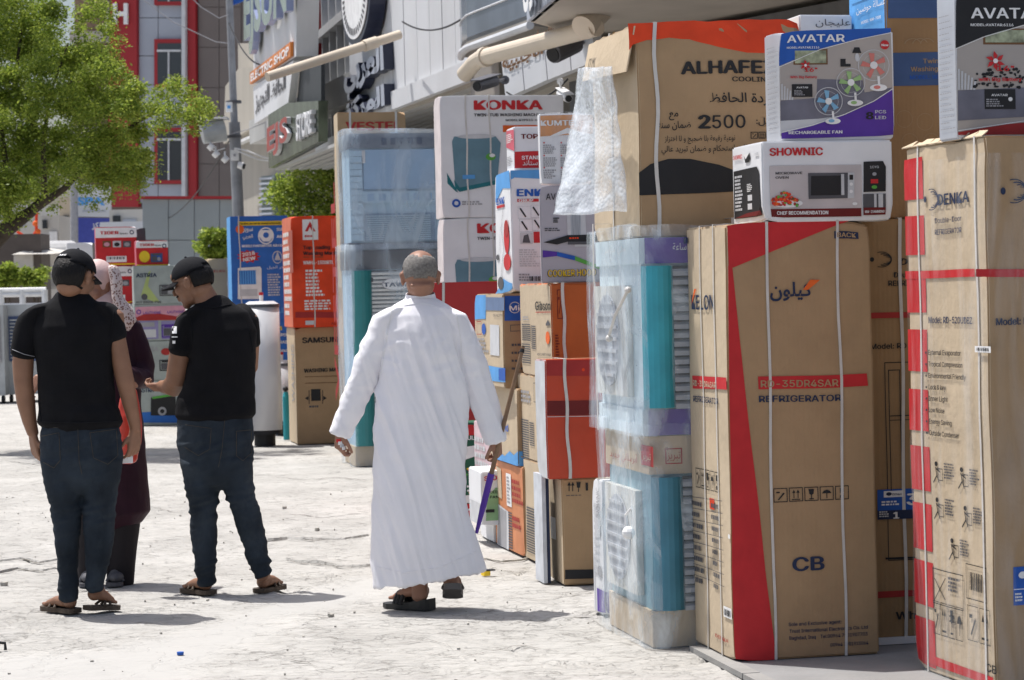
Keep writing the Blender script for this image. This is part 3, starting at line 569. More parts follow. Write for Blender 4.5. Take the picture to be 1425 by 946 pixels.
# soffit of corrugated metal under the white block and the shop recess
def soffit(parent, wall, u0, u1, z, depth, m, n=26, name='soffit_rib'):
    for i in range(n):
        mb = MB(); a = wall.w(u0, z, -depth*i/n); b = wall.w(u1, z, -depth*i/n); k = -wall.N*(depth/n*0.72)
        mb.prism([a, b, b+k, a+k], Vector((0, 0, 0.03)), m); mb.build(name, parent)
# --- dark shop recess behind the stacks
un = Wf.uv(1500, 300)[0]; ub = Wf.uv(350, 300)[0]; a0, a1 = min(un, ub), max(un, ub)
rec = thing('shop_arcade', Wf.w((a0+a1)/2, 0, -2), 'shaded open shop arcade behind the stacked cartons', 'building')
SHUT = mat('shutter_grey', (0.20,0.20,0.20), 0.5, 0.15, 2, 0.1, 8, dirt=0.3, dirtcol=(0.12,0.11,0.1))
mb = MB(); mb.prism([Wf.w(a0, -0.2, -2.6), Wf.w(a1, -0.2, -2.6), Wf.w(a1, 4.6, -2.6), Wf.w(a0, 4.6, -2.6)], -Wf.N*0.3, SHUT); mb.build('back_wall', rec)
mb = MB(); mb.prism([Wf.w(a0, 4.1, 0.0), Wf.w(a1, 4.1, 0.0), Wf.w(a1, 4.1, -2.6), Wf.w(a0, 4.1, -2.6)], Vector((0, 0, 0.4)), SOFFIT); mb.build('ceiling_slab', rec)
for i in range(34):
    mb = MB(); v = 2.1+i*0.062; mb.prism([Wf.w(a0, v, -2.58), Wf.w(a1, v, -2.58), Wf.w(a1, v+0.03, -2.54), Wf.w(a0, v+0.03, -2.54)], Wf.V*0.012, SOFFIT); mb.build('shutter_slat', rec)
# --- glazed bay left of the white block
Wg = Wall(440, 200, 36.8, 497, 175, 32.5)
ga, gb = sorted((Wg.uv(441, 150)[0], Wg.uv(493, 150)[0]))
bay = thing('glazed_building', Wg.w((ga+gb)/2, 0), 'dark glazed bay with white frames, left of the white panelled block', 'building')
mb = MB(); mb.prism([Wg.w(ga, 3.55, -0.12), Wg.w(gb, 3.55, -0.12), Wg.w(gb, 9.5, -0.12), Wg.w(ga, 9.5, -0.12)], -Wg.N*0.1, DGLASS); mb.build('glass_pane', bay)
for k in range(6):
    u = ga+(gb-ga)*k/5; mb = MB(); mb.prism([Wg.w(u-0.03, 3.55, 0), Wg.w(u+0.03, 3.55, 0), Wg.w(u+0.03, 9.5, 0), Wg.w(u-0.03, 9.5, 0)], -Wg.N*0.11, FRAMEM if k else REDM); mb.build('mullion', bay)
for v, h in ((3.55, 0.22), (4.3, 0.1), (5.3, 0.12), (6.4, 0.1)):
    mb = MB(); mb.prism([Wg.w(ga, v, 0.04), Wg.w(gb, v, 0.04), Wg.w(gb, v+h, 0.04), Wg.w(ga, v+h, 0.04)], -Wg.N*0.15, FRAMEM); mb.build('transom', bay)
# --- sign block (EJSUN) and reflective sign box
Ws = Wall(352, 117, 39, 410, 78, 33.0)
sb = thing('shop_sign', Ws.w(Ws.uv(385, 100)[0], 4), 'large white sign box with tall letters and an orange lettered strip', 'sign')
mb = MB(); Ws.solid(mb, [(352, 117), (355, -30), (414, -30), (412, 78)], PANELW, 0, 0.30); mb.build('sign_box', sb)
mb = MB(); Wo = Face(Ws.O+Ws.N*0.05, Ws.U, Ws.N); Wo2 = Wo
mb.prism([Ws.w(*Ws.uv(*p), 0.05) for p in ((352, 117), (352, 101), (409, 58), (409, 78))], -Ws.N*0.045, mat('orange_strip', (0.62,0.20,0.04), 0.5)); mb.build('orange_strip', sb)
mb = MB(); Ws.solid(mb, [(356, 172), (354, 121), (410, 84), (403, 144)], PANELW, 0.02, 0.1); lw = mb.build('lower_sign', sb)
def slanted_text(parent, wall, t, q, m, ar=False, bold=0.03, off=0.06, name='sign_letters', thick=0.0, mside=None):
    """text stretched over the wall quad whose photo corners are bl, br, tr, tl"""
    vs, fs = text2d(arabic(t) if ar else t, bold); xs = [v[0] for v in vs]; ys = [v[1] for v in vs]; x0, x1, y0, y1 = min(xs), max(xs), min(ys), max(ys)
    B, C_, D_, E = [Vector(wall.uv(*p)) for p in q]; pt = []
    for x, y in vs:
        s_, t_ = (x-x0)/(x1-x0), (y-y0)/(y1-y0); pt.append((B*(1-s_)+C_*s_)*(1-t_)+(E*(1-s_)+D_*s_)*t_)
    mb = MB(); hi = [wall.w(p.x, p.y, off+thick) for p in pt]; mb.mesh(hi, fs, m)
    if thick:
        ec = {}
        for f_ in fs:
            for i in range(len(f_)):
                e = (f_[i], f_[(i+1) % len(f_)]); kk = tuple(sorted(e)); ec[kk] = None if kk in ec else e
        lo = [wall.w(p.x, p.y, off) for p in pt]; n = len(pt); mb.mesh(lo+hi, [(e[0], e[1], e[1]+n, e[0]+n) for e in ec.values() if e], mside or m)
    return mb.build(name, parent)
GRL = mat('letter_green', (0.22,0.27,0.18), 0.15, 0.4, 5, metal=0.5); BLL = mat('letter_blue', (0.25,0.30,0.48), 0.35)
slanted_text(sb, Ws, 'EJSUN', [(353, 82), (415, 34), (415, -50), (353, -30)], GRL, thick=0.10, mside=BLL, bold=0.04)
slanted_text(sb, Ws, 'ELECTRIC SHOP', [(354, 114), (408, 76), (408, 63), (354, 103)], WHT, bold=0.03)
slanted_text(sb, Ws, 'الحافظ للتجهيز', [(358, 160), (400, 130), (400, 100), (358, 128)], DGREY, ar=True, bold=0.03, off=0.03)
mb = MB(); Ws.solid(mb, [(403, 144), (409, 84), (436, 76), (436, 143)], DARKIN, -0.1, 0.05); mb.build('sign_return', sb)
Wr = Wall(376, 233, 35, 443, 195, 30.5)
rb = thing('mirror_sign', Wr.w(Wr.uv(400, 190)[0], 3), 'dark reflective fascia box with red and white raised letters above the small tree', 'sign')
MIRR = mat('mirror_fascia', (0.06,0.075,0.05), 0.25, 0.7, 5.0, 0.1, 3, metal=0.2, stretch=(1,1,0.4))
mb = MB(); Wr.solid(mb, [(374, 234), (373, 160), (400, 143), (443, 140), (443, 197)], MIRR, 0, 0.12); mb.build('fascia_box', rb)
slanted_text(rb, Wr, 'EJS', [(378, 222), (407, 205), (407, 160), (378, 178)], mat('letter_red', (0.30,0.05,0.04), 0.5), off=0.01, thick=0.06, mside=LGREY, bold=0.03)
slanted_text(rb, Wr, 'STORE', [(419, 197), (441, 184), (441, 152), (419, 160)], LGREY, off=0.01, thick=0.06, bold=0.02)
for i in range(20):
    mb = MB(); u0, v0 = Wr.uv(374, 235); u1, v1 = Wr.uv(470, 181); L_ = u1-u0; v0 = min(v0, v1)
    mb.prism([Wr.w(u0, v0-0.02, -0.1-i*0.17), Wr.w(u1, v0-0.02, -0.1-i*0.17), Wr.w(u1, v0-0.02, -0.1-i*0.17-0.1), Wr.w(u0, v0-0.02, -0.1-i*0.17-0.1)], Vector((0, 0, 0.04)), SOFFIT); mb.build('soffit_rib', rb)
# white block soffit seen through
for i in range(14):
    mb = MB(); k = 0.05+i*0.16; mb.prism([Wf.w(ulo-0.1, zc-0.03, -k), Wf.w(uhi+9, zc-0.03, -k), Wf.w(uhi+9, zc-0.03, -k-0.11), Wf.w(ulo-0.1, zc-0.03, -k-0.11)], Vector((0, 0, 0.03)), SOFFIT); mb.build('soffit_rib', bl)
# --- curved dark glass balcony, right hand sign panels and canopies
bc = thing('balcony', P(690, 40, 24), 'curved dark glass balcony jutting out above the big drain pipe', 'balcony')
mb = MB(); pr = [(641, 68), (646, 52), (662, 38), (675, 30), (737, 14)]; top = []
bw = Wall(641, 60, 24.5, 737, 14, 22.5)
base_pts = [P(641, 62, 24.8), P(643, 55, 24.3), P(650, 48, 23.9), P(662, 42, 23.6), P(690, 42, 23.0), P(738, 42, 22.0)]
zB = P(662, 62, 23.6).z
GLB = mat('balcony_glass', (0.11,0.13,0.17), 0.15, 0.2, 2)
for a, b in zip(base_pts, base_pts[1:]):
    a = Vector((a.x, a.y, zB)); b = Vector((b.x, b.y, zB)); mb = MB(); mb.prism([a+Vector((0, 0, 0.06)), b+Vector((0, 0, 0.06)), b+Vector((0, 0, 2.0)), a+Vector((0, 0, 2.0))], Vector((0.05, 0.12, 0)), GLB); mb.build('glass_panel', bc)
    mb = MB(); mb.tube([a, b], 0.04, FRAMEM, 8); mb.tube([a+Vector((0, 0, 0.32)), b+Vector((0, 0, 0.32))], 0.012, FRAMEM, 6); mb.build('rail', bc)
mb = MB(); pl = [Vector((p.x, p.y, zB)) for p in base_pts]+[Vector((base_pts[-1].x+1.8, base_pts[-1].y+2.5, zB)), Vector((base_pts[0].x+1.2, base_pts[0].y+1.4, zB))]; mb.prism(pl, Vector((0, 0, 0.1)), mat('soffit_beige', (0.26,0.24,0.215), 0.7, 0.1, 2)); mb.build('floor_slab', bc)
# pillar of the balcony
mb = MB(); q = P(715, 105, 25.5); mb.cbox(Vector((q.x+0.15, q.y, 4.2)), 0.95, 1.2, 2.4, mat('soffit_beige', (0,0,0)), 15); mb.build('pillar', bc)
# sign panels slanting
Wp = Wall(703, 135, 22.0, 808, 95, 20.2)
sg = thing('shop_sign', Wp.w(Wp.uv(750, 110)[0], 3.2), 'slanting white tiled shop sign with brown script lettering below the big drain pipe', 'sign')
edges = [(703, 137, 696, 75), (730, 125, 724, 62), (762, 111, 756, 45), (795, 98, 790, 35), (830, 84, 822, 28)]
for a, b in zip(edges, edges[1:]):
    mb = MB(); Wp.solid(mb, [(a[0]+0.7, a[1]), (b[0]-0.7, b[1]), (b[2]-0.7, b[3]), (a[2]+0.7, a[3])], PANELW, 0, 0.08); mb.build('sign_panel', sg)
slanted_text(sg, Wp, 'ـالأجنبية'.replace('ـ', '').replace('أ', 'ا'), [(701, 104), (757, 78), (757, 60), (700, 74)], BROWN, ar=True, off=0.012, bold=0.03)
slanted_text(sg, Wp, 'للسياحة والسفر', [(740, 60), (822, 28), (822, 16), (742, 42)], BROWN, ar=True, off=0.012, bold=0.02)
mb = MB(); Wp.solid(mb, [(703, 139), (840, 82), (840, 60), (703, 120)], CONC, -0.12, 1.2); mb.build('sign_backing', sg)
# upper right canopy
cn = thing('canopy', P(900, 15, 16.5), 'deep pale canopy with raised letters on its fascia at the top of the picture', 'canopy')
zN = P(740, 30, 19).z
pc = [P(738, 29, 19.0), P(803, -4, 16.6), P(1250, -4, 13.6), P(1250, 30, 19.5), P(900, 28, 22)]
pc = [Vector((p.x, p.y, zN)) for p in pc]; mb = MB(); mb.prism(pc, Vector((0, 0, 0.12)), mat('canopy_soffit', (0.40,0.36,0.31), 0.7, 0.12, 1.5, 0.2, 6)); mb.build('soffit_slab', cn)
Wc = Face(pc[0], (pc[1]-pc[0]), Vector(((pc[1]-pc[0]).y, -(pc[1]-pc[0]).x, 0)) if Vector(((pc[1]-pc[0]).y, -(pc[1]-pc[0]).x, 0)).dot(C0-pc[0]) > 0 else -Vector(((pc[1]-pc[0]).y, -(pc[1]-pc[0]).x, 0)))
LL = (pc[1]-pc[0]).length
for k in range(4):
    mb = MB(); u0 = LL*k/4+0.02; u1 = LL*(k+1)/4-0.02; Wcv = Wc.V
    mb.prism([pc[0]+Wc.U*u0+Wc.N*0.03, pc[0]+Wc.U*u1+Wc.N*0.03, pc[0]+Wc.U*u1+Wc.N*0.03+Wcv*1.0, pc[0]+Wc.U*u0+Wc.N*0.03+Wcv*1.0], -Wc.N*0.06, GREYP); mb.build('fascia_panel', cn)
vs, fs = text2d(arabic('مركز التسوق'), 0.04); mx_ = max(v[0] for v in vs); mb = MB(); mb.mesh([pc[0]+Wc.U*(0.35+2.2*v[0]/mx_)+Wc.N*0.10+Wcv*(0.12+v[1]*0.45) for v in vs], fs, WHT); mb.mesh([pc[0]+Wc.U*(0.37+2.2*v[0]/mx_)+Wc.N*0.06+Wcv*(0.08+v[1]*0.45) for v in vs], fs, BLACKM); mb.build('sign_letters', cn)
mb = MB(); mb.prism([Vector((p.x, p.y, zN-0.75)) for p in (P(790, 30, 21), P(1500, 30, 15.5), P(1500, 30, 16.0), P(790, 30, 21.5))], Vector((0, 0, 0.7)), mat('canopy_dark', (0.10,0.10,0.10), 0.6, 0.2)); mb.build('rear_beam', cn)
# --- pipes and cameras
def pipe(pts, r_, lab, bands=()):
    t = thing('drain_pipe', pts[-1], lab, 'pipe'); m = MB(); PVC = mat('pvc_pipe', (0.58,0.50,0.40), 0.45, 0.08, 2, 0.1, 20, dirt=0.25, dirtcol=(0.35,0.28,0.2)); m.tube(pts, r_, PVC, 18); m.build('pipe_run', t, smooth=False)
    for a, b in bands: m = MB(); m.tube([pts[0].lerp(pts[-1], a), pts[0].lerp(pts[-1], b)], r_*1.25, PVC, 18); m.build('coupling', t)
    return t
p0, p1 = P(372, 107, 27.5), P(556, 48, 28.6); pipe([p0, p0.lerp(p1, 0.5), p1], 0.055, 'long thin drain pipe poking out from the white panelled wall', ((0.72, 0.82),))
a = P(646, 104, 20.6); b = P(665, 82, 20.4); c = P(830, 38, 18.6); pt = thing('drain_pipe', c, 'thick beige drain pipe with a bent end above the washing machine cartons', 'pipe'); PVC = MATS['pvc_pipe']
mb = MB(); mb.tube([a, a.lerp(b, 0.8), b.lerp(c, 0.03), c], 0.07, PVC, 20); mb.build('pipe_run', pt)
mb = MB(); mb.tube([b.lerp(c, 0.055), b.lerp(c, 0.085)], 0.085, PVC, 20); mb.build('coupling', pt); mb = MB(); mb.tube([c-Vector((0.1, 0, 0)), c+Vector((0.12, 0.3, 0.25))], 0.1, PVC, 18); mb.build('elbow', pt)
def cctv(x0, y0, x1, y1, D, r_, lab, m, arm):
    a, b = P(x0, y0, D), P(x1, y1, D+0.25); t = thing('security_camera', b, lab, 'camera'); q = MB(); q.tube([a, a.lerp(b, 0.05), b.lerp(a, 0.06), b], [r_*0.95, r_, r_, r_*0.7], m, 14); q.build('housing', t)
    q = MB(); dv = (b-a).normalized(); q.tube([a-dv*0.012, a-dv*0.001], r_*0.78, BLACK, 14); q.build('lens', t)
    q = MB(); q.prism([a-dv*0.04+Vector((-r_*1.05, 0, r_*1.05)), a-dv*0.04+Vector((r_*1.05, 0, r_*1.05)), b+Vector((r_*1.05, 0, r_*1.05)), b+Vector((-r_*1.05, 0, r_*1.05))], Vector((0, 0, 0.008)), m); q.build('sun_shield', t)
    q = MB(); q.tube([a.lerp(b, 0.75), arm], r_*0.28, m, 8); q.tube([arm, arm+Vector((0.01, 0.02, 0))], r_*0.8, m, 10); q.build('bracket', t)
GM = mat('camera_grey', (0.10,0.10,0.11), 0.4); WM = mat('camera_white', (0.7,0.7,0.7), 0.4)
cctv(664, 120, 690, 112, 21, 0.05, 'dark security camera on the left end of the slanting tiled sign', GM, P(702, 111, 21.6))
cctv(770, 76, 803, 60, 19.5, 0.075, 'large dark security camera below the thick drain pipe, beside the bubble wrap', GM, P(812, 58, 20.2))
cctv(791, 137, 779, 129, 19.5, 0.035, 'small pale security camera hanging under the tiled sign', WM, P(779, 113, 19.7))
# --- beige building with ledge behind the pole
Wb = Wall(330, 200, 52, 395, 200, 47)
bb = thing('concrete_building', Wb.w(Wb.uv(365, 200)[0], 0), 'plain beige rendered building with a projecting canopy behind the camera pole', 'building')
mb = MB(); Wb.solid(mb, [(334, 330), (331, 60), (400, 60), (400, 330)], CONC, 0, 5); mb.build('wall', bb)
mb = MB(); Wb.solid(mb, [(330, 200), (333, 120), (352, 95), (395, 90), (395, 165)], CONC, 0.3, 0.28); mb.build('canopy', bb)
for k in range(5): mb = MB(); Wb.solid(mb, [(352+k*7, 204-k*3), (360+k*7, 200-k*3), (360+k*7, 196-k*3), (352+k*7, 200-k*3)], WHT, 0.45, 0.14); mb.build('flood_light', bb)
mb = MB(); Wb.solid(mb, [(378, 310), (377, 245), (396, 243), (396, 305)], mat('shutter_green', (0.12,0.16,0.16), 0.5), 0.2, 0.15); mb.build('shutter', bb)
for k in range(9): mb = MB(); Wb.solid(mb, [(378, 306-k*7), (396, 305-k*7), (396, 302-k*7), (378, 303-k*7)], GREYP, 0.25, 0.05); mb.build('shutter_slat', bb)
# --- the red and grey building
Wh = Wall(100, 200, 82, 340, 200, 80)
hb = thing('office_building', Wh.w(Wh.uv(220, 200)[0], 0), 'grey and taupe clad office block with red stripes, red framed windows and a white letter', 'building')
mb = MB(); Wh.solid(mb, [(107, 420), (104, -60), (338, -60), (338, 420)], TAUPE, 0, 12); mb.build('wall', hb)
def hp(name, pts, m, out, th, parent=hb): mb = MB(); Wh.solid(mb, pts, m, out, th); return mb.build(name, parent)
ysr = [283, 256, 214, 176, 118, 78, 25, -8, -60]
for xa, xb in ((195, 222), (222, 262)):
    for ya, yb_ in zip(ysr, ysr[1:]): hp('cladding_panel', [(xa+0.5, ya-0.5), (xb-0.5, ya-0.5), (xb-0.5, yb_+0.5), (xa+0.5, yb_+0.5)], GREYP, 0.10, 0.09)
for xa, xb in ((277, 306), (306, 336)):
    for ya, yb_ in zip((283, 228, 175, 122, 66, 10, -60), (228, 175, 122, 66, 10, -60)): hp('cladding_panel', [(xa+0.4, ya-0.4), (xb-0.4, ya-0.4), (xb-0.4, yb_+0.4), (xa+0.4, yb_+0.4)], TAUPE, 0.06, 0.055)
hp('red_stripe', [(266, 283), (264, -60), (275, -60), (277, 283)], REDM, 0.2, 0.18); hp('red_stripe', [(153, 288), (160, -60), (194, -60), (197, 288)], REDM, 0.25, 0.22)
hp('corner_pipe', [(259, 283), (259, -60), (264, -60), (264, 283)], FRAMEM, 0.35, 0.3); hp('side_wall', [(107, 288), (107, -60), (153, -60), (153, 288)], mat('brown_brick', (0.22,0.15,0.10), 0.8, 0.2, 3), 0.15, 0.13)
for k in range(6): hp('balcony_band', [(107, 60+k*44), (107, 45+k*44), (153, 45+k*44), (153, 60+k*44)], CONC, 0.5, 0.34)
for yt_, yb_ in ((55, 122), (178, 256), (-40, 8)):
    fr = hp('window_frame', [(219, yb_), (219, yt_), (261, yt_), (261, yb_)], REDM, 0.24, 0.13)
    gl = MB(); Wh.solid(gl, [(224, yb_-5), (224, yt_+6), (257, yt_+6), (257, yb_-5)], DGLASS, 0.26, 0.03); g_ = gl.build('window_pane', hb)
    q = MB(); Wh.solid(q, [(239, yb_-5), (239, yt_+16), (241, yt_+16), (241, yb_-5)], FRAMEM, 0.30, 0.035); Wh.solid(q, [(224, yt_+18), (224, yt_+15), (257, yt_+15), (257, yt_+18)], FRAMEM, 0.31, 0.035); q.build('window_bar', hb)
slanted_text(hb, Wh, 'H', [(164, 35), (184, 35), (184, 6), (164, 6)], WHT, off=0.27, thick=0.1)
hp('signboard', [(152, 60), (152, 2), (157, 2), (157, 60)], CONC, 0.3, 0.1)
# --- low grey tiled wall in front of it
Wt = Wall(196, 350, 58, 340, 350, 58)
tw = thing('tiled_wall', Wt.w(Wt.uv(260, 350)[0], 0), 'low grey tiled wall with a red coping below the office block', 'wall')
mb = MB(); Wt.solid(mb, [(200, 430), (198, 276), (336, 276), (336, 430)], GREYP, 0, 0.6); mb.build('wall_core', tw)
TILE = mat('grey_tile', (0.27,0.30,0.31), 0.45, 0.06, 1.5)
for xa, xb in ((199, 235), (235, 271), (271, 306), (306, 335)):
    for ya, yb_ in ((425, 380), (380, 334), (334, 277)): mb = MB(); Wt.solid(mb, [(xa+0.5, ya-0.5), (xb-0.5, ya-0.5), (xb-0.5, yb_+0.5), (xa+0.5, yb_+0.5)], TILE, 0.06, 0.055); mb.build('tile', tw)
mb = MB(); Wt.solid(mb, [(196, 277), (196, 273), (338, 273), (338, 277)], REDM, 0.14, 0.8); mb.build('coping', tw)
# white ledge left of it
mb = MB(); q = P(180, 285, 66); mb.cbox(Vector((q.x, q.y, 3.0)), 1.3, 2, 1.2, PANELW); mb.cbox(Vector((q.x+0.2, q.y-1.05, 3.1)), 0.7, 0.05, 0.3, SKYB); tag(mb.build('kiosk'), 'small white kiosk roof peeping above the generator cartons', 'kiosk')
# --- pole with cameras
def pole():
    a = P(333, 330, 40); b = P(318, -30, 40); base_ = Vector((a.x, a.y, 0)); t = thing('utility_pole', base_, 'grey steel pole carrying security cameras and cables beside the beige building', 'pole')
    m = MB(); m.tube([base_, a, P(326, 170, 40)], 0.095, mat('pole_steel', (0.24,0.25,0.27), 0.5, 0.2, 5), 14); m.tube([P(326, 172, 40), b], 0.06, MATS['pole_steel'], 12); m.build('shaft', t)
    for y in (140, 188): m = MB(); m.tube([P(325, y, 40), P(325.2, y+4, 40)], 0.13, GM, 14); m.build('clamp', t)
    m = MB(); q = P(319, 149, 39.8); m.cbox(q, 0.10, 0.08, 0.16, WM); m.cbox(q+Vector((0, -0.045, 0)), 0.05, 0.01, 0.05, SKYB); m.build('router_box', t)
    m = MB(); q = P(327, 216, 39.8); m.cbox(q, 0.12, 0.1, 0.17, WM); m.cbox(q+Vector((0, -0.055, 0)), 0.04, 0.01, 0.04, GREY); m.build('junction_box', t)
    m = MB(); m.tube([P(331, 229, 39.6), P(338, 231, 39.6)], [0.05, 0.065], WM, 12); m.tube([P(338, 231, 39.6), P(341, 232, 39.6)], 0.045, BLACK, 10); m.build('bullet_camera', t)
    m = MB(); a, b = P(281, 186, 39.6), P(312, 180, 39.7); m.tube([a, b], [0.17, 0.2], mat('lamp_grey', (0.35,0.37,0.38), 0.35), 16); m.build('camera_housing', t); m = MB(); m.cbox((a+b)/2+Vector((0, 0, 0.21)), 0.5, 0.42, 0.03, WM, 0); m.build('housing_roof', t)
    for x, y in ((291, 202), (298, 212), (311, 219)): m = MB(); m.tube([P(x, y, 39.5), P(x+5, y+5, 39.5)], 0.06, WM, 10); m.tube([P(x+2, y-8, 39.6), P(x+2, y, 39.5)], 0.015, WM, 6); m.build('small_camera', t)
    for k, pts in enumerate(([(326, 208), (340, 214), (360, 222), (378, 224)], [(326, 206), (345, 210), (362, 217), (376, 221)], [(313, 206), (300, 210), (290, 206)], [(316, 60), (300, 58), (240, 30), (200, 0)], [(318, 20), (305, 25), (280, 10), (260, -10)], [(322, 186), (345, 180), (370, 170)])):
        m = MB(); m.tube([P(x, y, 39.7) for x, y in pts], 0.014 if k < 2 else 0.008, WM if k < 3 else GREY, 5); m.build('cable', t)
    m = MB(); q0 = P(318, 5, 40); m.prism([q0+Vector((0.0, 0, -0.05)), q0+Vector((0.35, 0, 0.08)), q0+Vector((0.3, 0, 0.3)), q0+Vector((0.0, 0, 0.2))], Vector((0, 0.05, 0)), BLUE); m.build('blue_cloth', t)
pole()
# --- far left backdrop
def bld(name, x0, x1, yt, D, m, lab, feats=(), dep=6):
    a = P(x0, yt, D); b = P(x1, yt, D); t = thing(name, Vector(((a.x+b.x)/2, D, 0)), lab, 'building'); q = MB(); q.box(Vector((a.x, D, 0)), Vector((b.x-a.x, 0, 0)), Vector((0, dep, 0)), Vector((0, 0, a.z)), m); q.build('wall', t)
    for nm, fx0, fy0, fx1, fy1, fm in feats:
        A_ = P(fx0, fy1, D); B_ = P(fx1, fy0, D); q = MB(); q.box(Vector((A_.x, D-0.12, A_.z)), Vector((B_.x-A_.x, 0, 0)), Vector((0, 0.115, 0)), Vector((0, 0, B_.z-A_.z)), fm); q.build(nm, t)
    return t
CREAM = mat('cream_render', (0.50,0.43,0.33), 0.8, 0.08, 0.8); PALE = mat('pale_render', (0.52,0.50,0.46), 0.8, 0.06, 0.8)
bld('cream_building', 82, 104, 275, 96, CREAM, 'cream block seen below the tree crown, left of the blue billboard', [('window_pane', 88, 300, 96, 318, DGLASS), ('window_pane', 88, 330, 96, 350, DGLASS)])
bld('pale_building', 56, 82, 300, 92, PALE, 'pale block with banners under the tree crown', [('banner', 58, 330, 68, 358, BLUE), ('banner', 70, 322, 80, 350, WHT), ('window_pane', 60, 306, 66, 318, DGLASS)])
bld('low_building', 152, 199, 292, 72, PALE, 'low pale building between the blue billboard and the grey tiled wall', [('window_pane', 158, 300, 168, 312, DGLASS), ('banner', 172, 305, 190, 318, GREYP)], 3)
bld('hazy_building', -20, 58, 285, 120, PALE, 'hazy pale building at the far left beneath the branches', [('window_pane', 5, 300, 14, 315, GREYP), ('window_pane', 25, 300, 34, 315, GREYP), ('banner', 18, 338, 32, 352, PURPLE), ('window_pane', 5, 330, 14, 345, GREYP)])
bld('far_building', 102, 158, 262, 110, PALE, 'pale far building behind the blue and white billboard', [('window_pane', 104, 268, 112, 282, GREYP)])
bbd = thing('billboard', P(128, 330, 74), 'billboard white above and blue below standing behind the red generator cartons', 'billboard')
WbB = Wall(100, 330, 74, 155, 330, 74)
for nm, pts, m, o_ in (('board_upper', [(103, 301), (103, 256), (153, 258), (153, 302)], PANELW, 0), ('board_lower', [(103, 337), (103, 302.5), (153, 303.5), (153, 338)], ink('violet_blue', (0.06,0.08,0.36)), 0)):
    mb = MB(); WbB.solid(mb, pts, m, o_, 0.3); mb.build(nm, bbd)
slanted_text(bbd, WbB, 'SPA', [(107, 286), (146, 286), (146, 274), (107, 274)], SKYB, off=0.02, bold=0.05); slanted_text(bbd, WbB, 'SPACE INTERNATIONAL', [(115, 295), (148, 295), (148, 292), (115, 292)], GREYP, off=0.02)
slanted_text(bbd, WbB, 'مركز', [(128, 320), (146, 318), (146, 309), (128, 309)], WHT, ar=True, off=0.02)
mb = MB(); mb.tube([P(103, 250, 73.5), P(103.5, 345, 73.5)], 0.12, GREY, 8); mb.build('post', bbd)
# red lattice mast
lm = thing('lattice_mast', P(40, 355, 75), 'red steel lattice frame with orange lamps under the tree crown', 'mast')
for pts in ([(50, 352), (51, 280)], [(32, 352), (50, 322)], [(24, 322), (50, 340)], [(50, 340), (36, 352)], [(22, 328), (22, 352)]): mb = MB(); mb.tube([P(x, y, 75) for x, y in pts], 0.05, ORED, 6); mb.build('bar', lm)
mb = MB(); mb.ball(P(49, 311, 74.8), 0.09, ORANGE, 8, 6); mb.ball(P(53, 322, 74.8), 0.09, ORANGE, 8, 6); mb.build('lamp_shade', lm)
# tank, awning, railing, low vehicles at left
tk = thing('water_tank', P(70, 380, 50), 'white horizontal cylindrical water tank behind the man with the cap seen from behind', 'tank'); mb = MB(); mb.tube([P(46, 369, 50), P(47, 369, 50), P(100, 368, 50.5), P(101, 368, 50.5)], [0.42, 0.5, 0.5, 0.42], mat('tank_grey', (0.42,0.42,0.42), 0.5), 24); mb.build('tank_body', tk); mb = MB(); mb.cbox(P(60, 396, 50), 0.15, 0.6, 1.2, GREY); mb.cbox(P(88, 396, 50), 0.15, 0.6, 1.2, GREY); mb.build('cradle', tk)
aw = thing('awning', P(40, 375, 46), 'grey box awning left of the white tank', 'awning'); q = P(38, 366, 46); mb = MB(); mb.prism([P(19, 354, 46), P(19, 378, 46), P(46, 376, 46), P(45, 349, 46)], Vector((0.3, 2.0, 0)), mat('awning_grey', (0.50,0.47,0.44), 0.7)); mb.build('awning_box', aw); mb = MB(); mb.prism([P(16, 354, 45.8), P(75, 353, 45.8), P(72, 350, 46.2), P(42, 346, 46.2)], Vector((0, 1.5, 0.05)), PALE); mb.build('awning_top', aw); mb = MB(); q = P(32, 392, 46.5); mb.cbox(Vector((q.x, q.y, 1.4)), 0.9, 0.9, 2.8, mat('brown_dark', (0.10,0.08,0.07), 0.7)); mb.build('counter', aw)
rl = thing('railing', P(30, 420, 38), 'white metal railing behind the grey coolers at the left edge', 'railing')
for y in (404, 410): mb = MB(); mb.tube([P(-20, y+0.5, 38), P(64, y-1, 38)], 0.04, WHT, 8); mb.build('rail', rl)
for x in (-5, 1, 31, 62): mb = MB(); mb.tube([P(x, 403, 38), P(x+1, 430, 38)], 0.05, WHT, 8); mb.build('post', rl)
mb = MB(); mb.tube([P(-20, 425, 38), P(64, 424, 38)], 0.03, WHT, 8); mb.build('rail', rl)
def car(x0, x1, D, m, lab):
    a, b = P(x0, 420, D), P(x1, 420, D); L_ = b.x-a.x; t = thing('parked_car', Vector(((a.x+b.x)/2, D, 0)), lab, 'car'); o = Vector((a.x, D, 0)); pr = [(0, .25), (.02, .7), (.2, .88), (.3, 1.32), (.42, 1.45), (.72, 1.45), (.85, 1.0), (.98, .9), (1, .3)]
    q = MB(); q.prism([o+Vector((L_*u, 0, z)) for u, z in pr], Vector((0, 1.7, 0)), m); q.build('body', t); q = MB(); q.prism([o+Vector((L_*u, -0.01, z)) for u, z in ((.31, .95), (.34, 1.28), (.43, 1.38), (.7, 1.38), (.79, 1.0))], Vector((0, 0.008, 0)), DGLASS); q.build('side_window', t)
    for u in (.2, .8):
        q = MB(); c = o+Vector((L_*u, -0.03, .31)); q.tube([c, c+Vector((0, .2, 0))], .31, BLACK, 18); w_ = q.build('wheel', t); q = MB(); q.tube([c-Vector((0, .01, 0)), c], .18, GREY, 14); q.build('rim', w_)
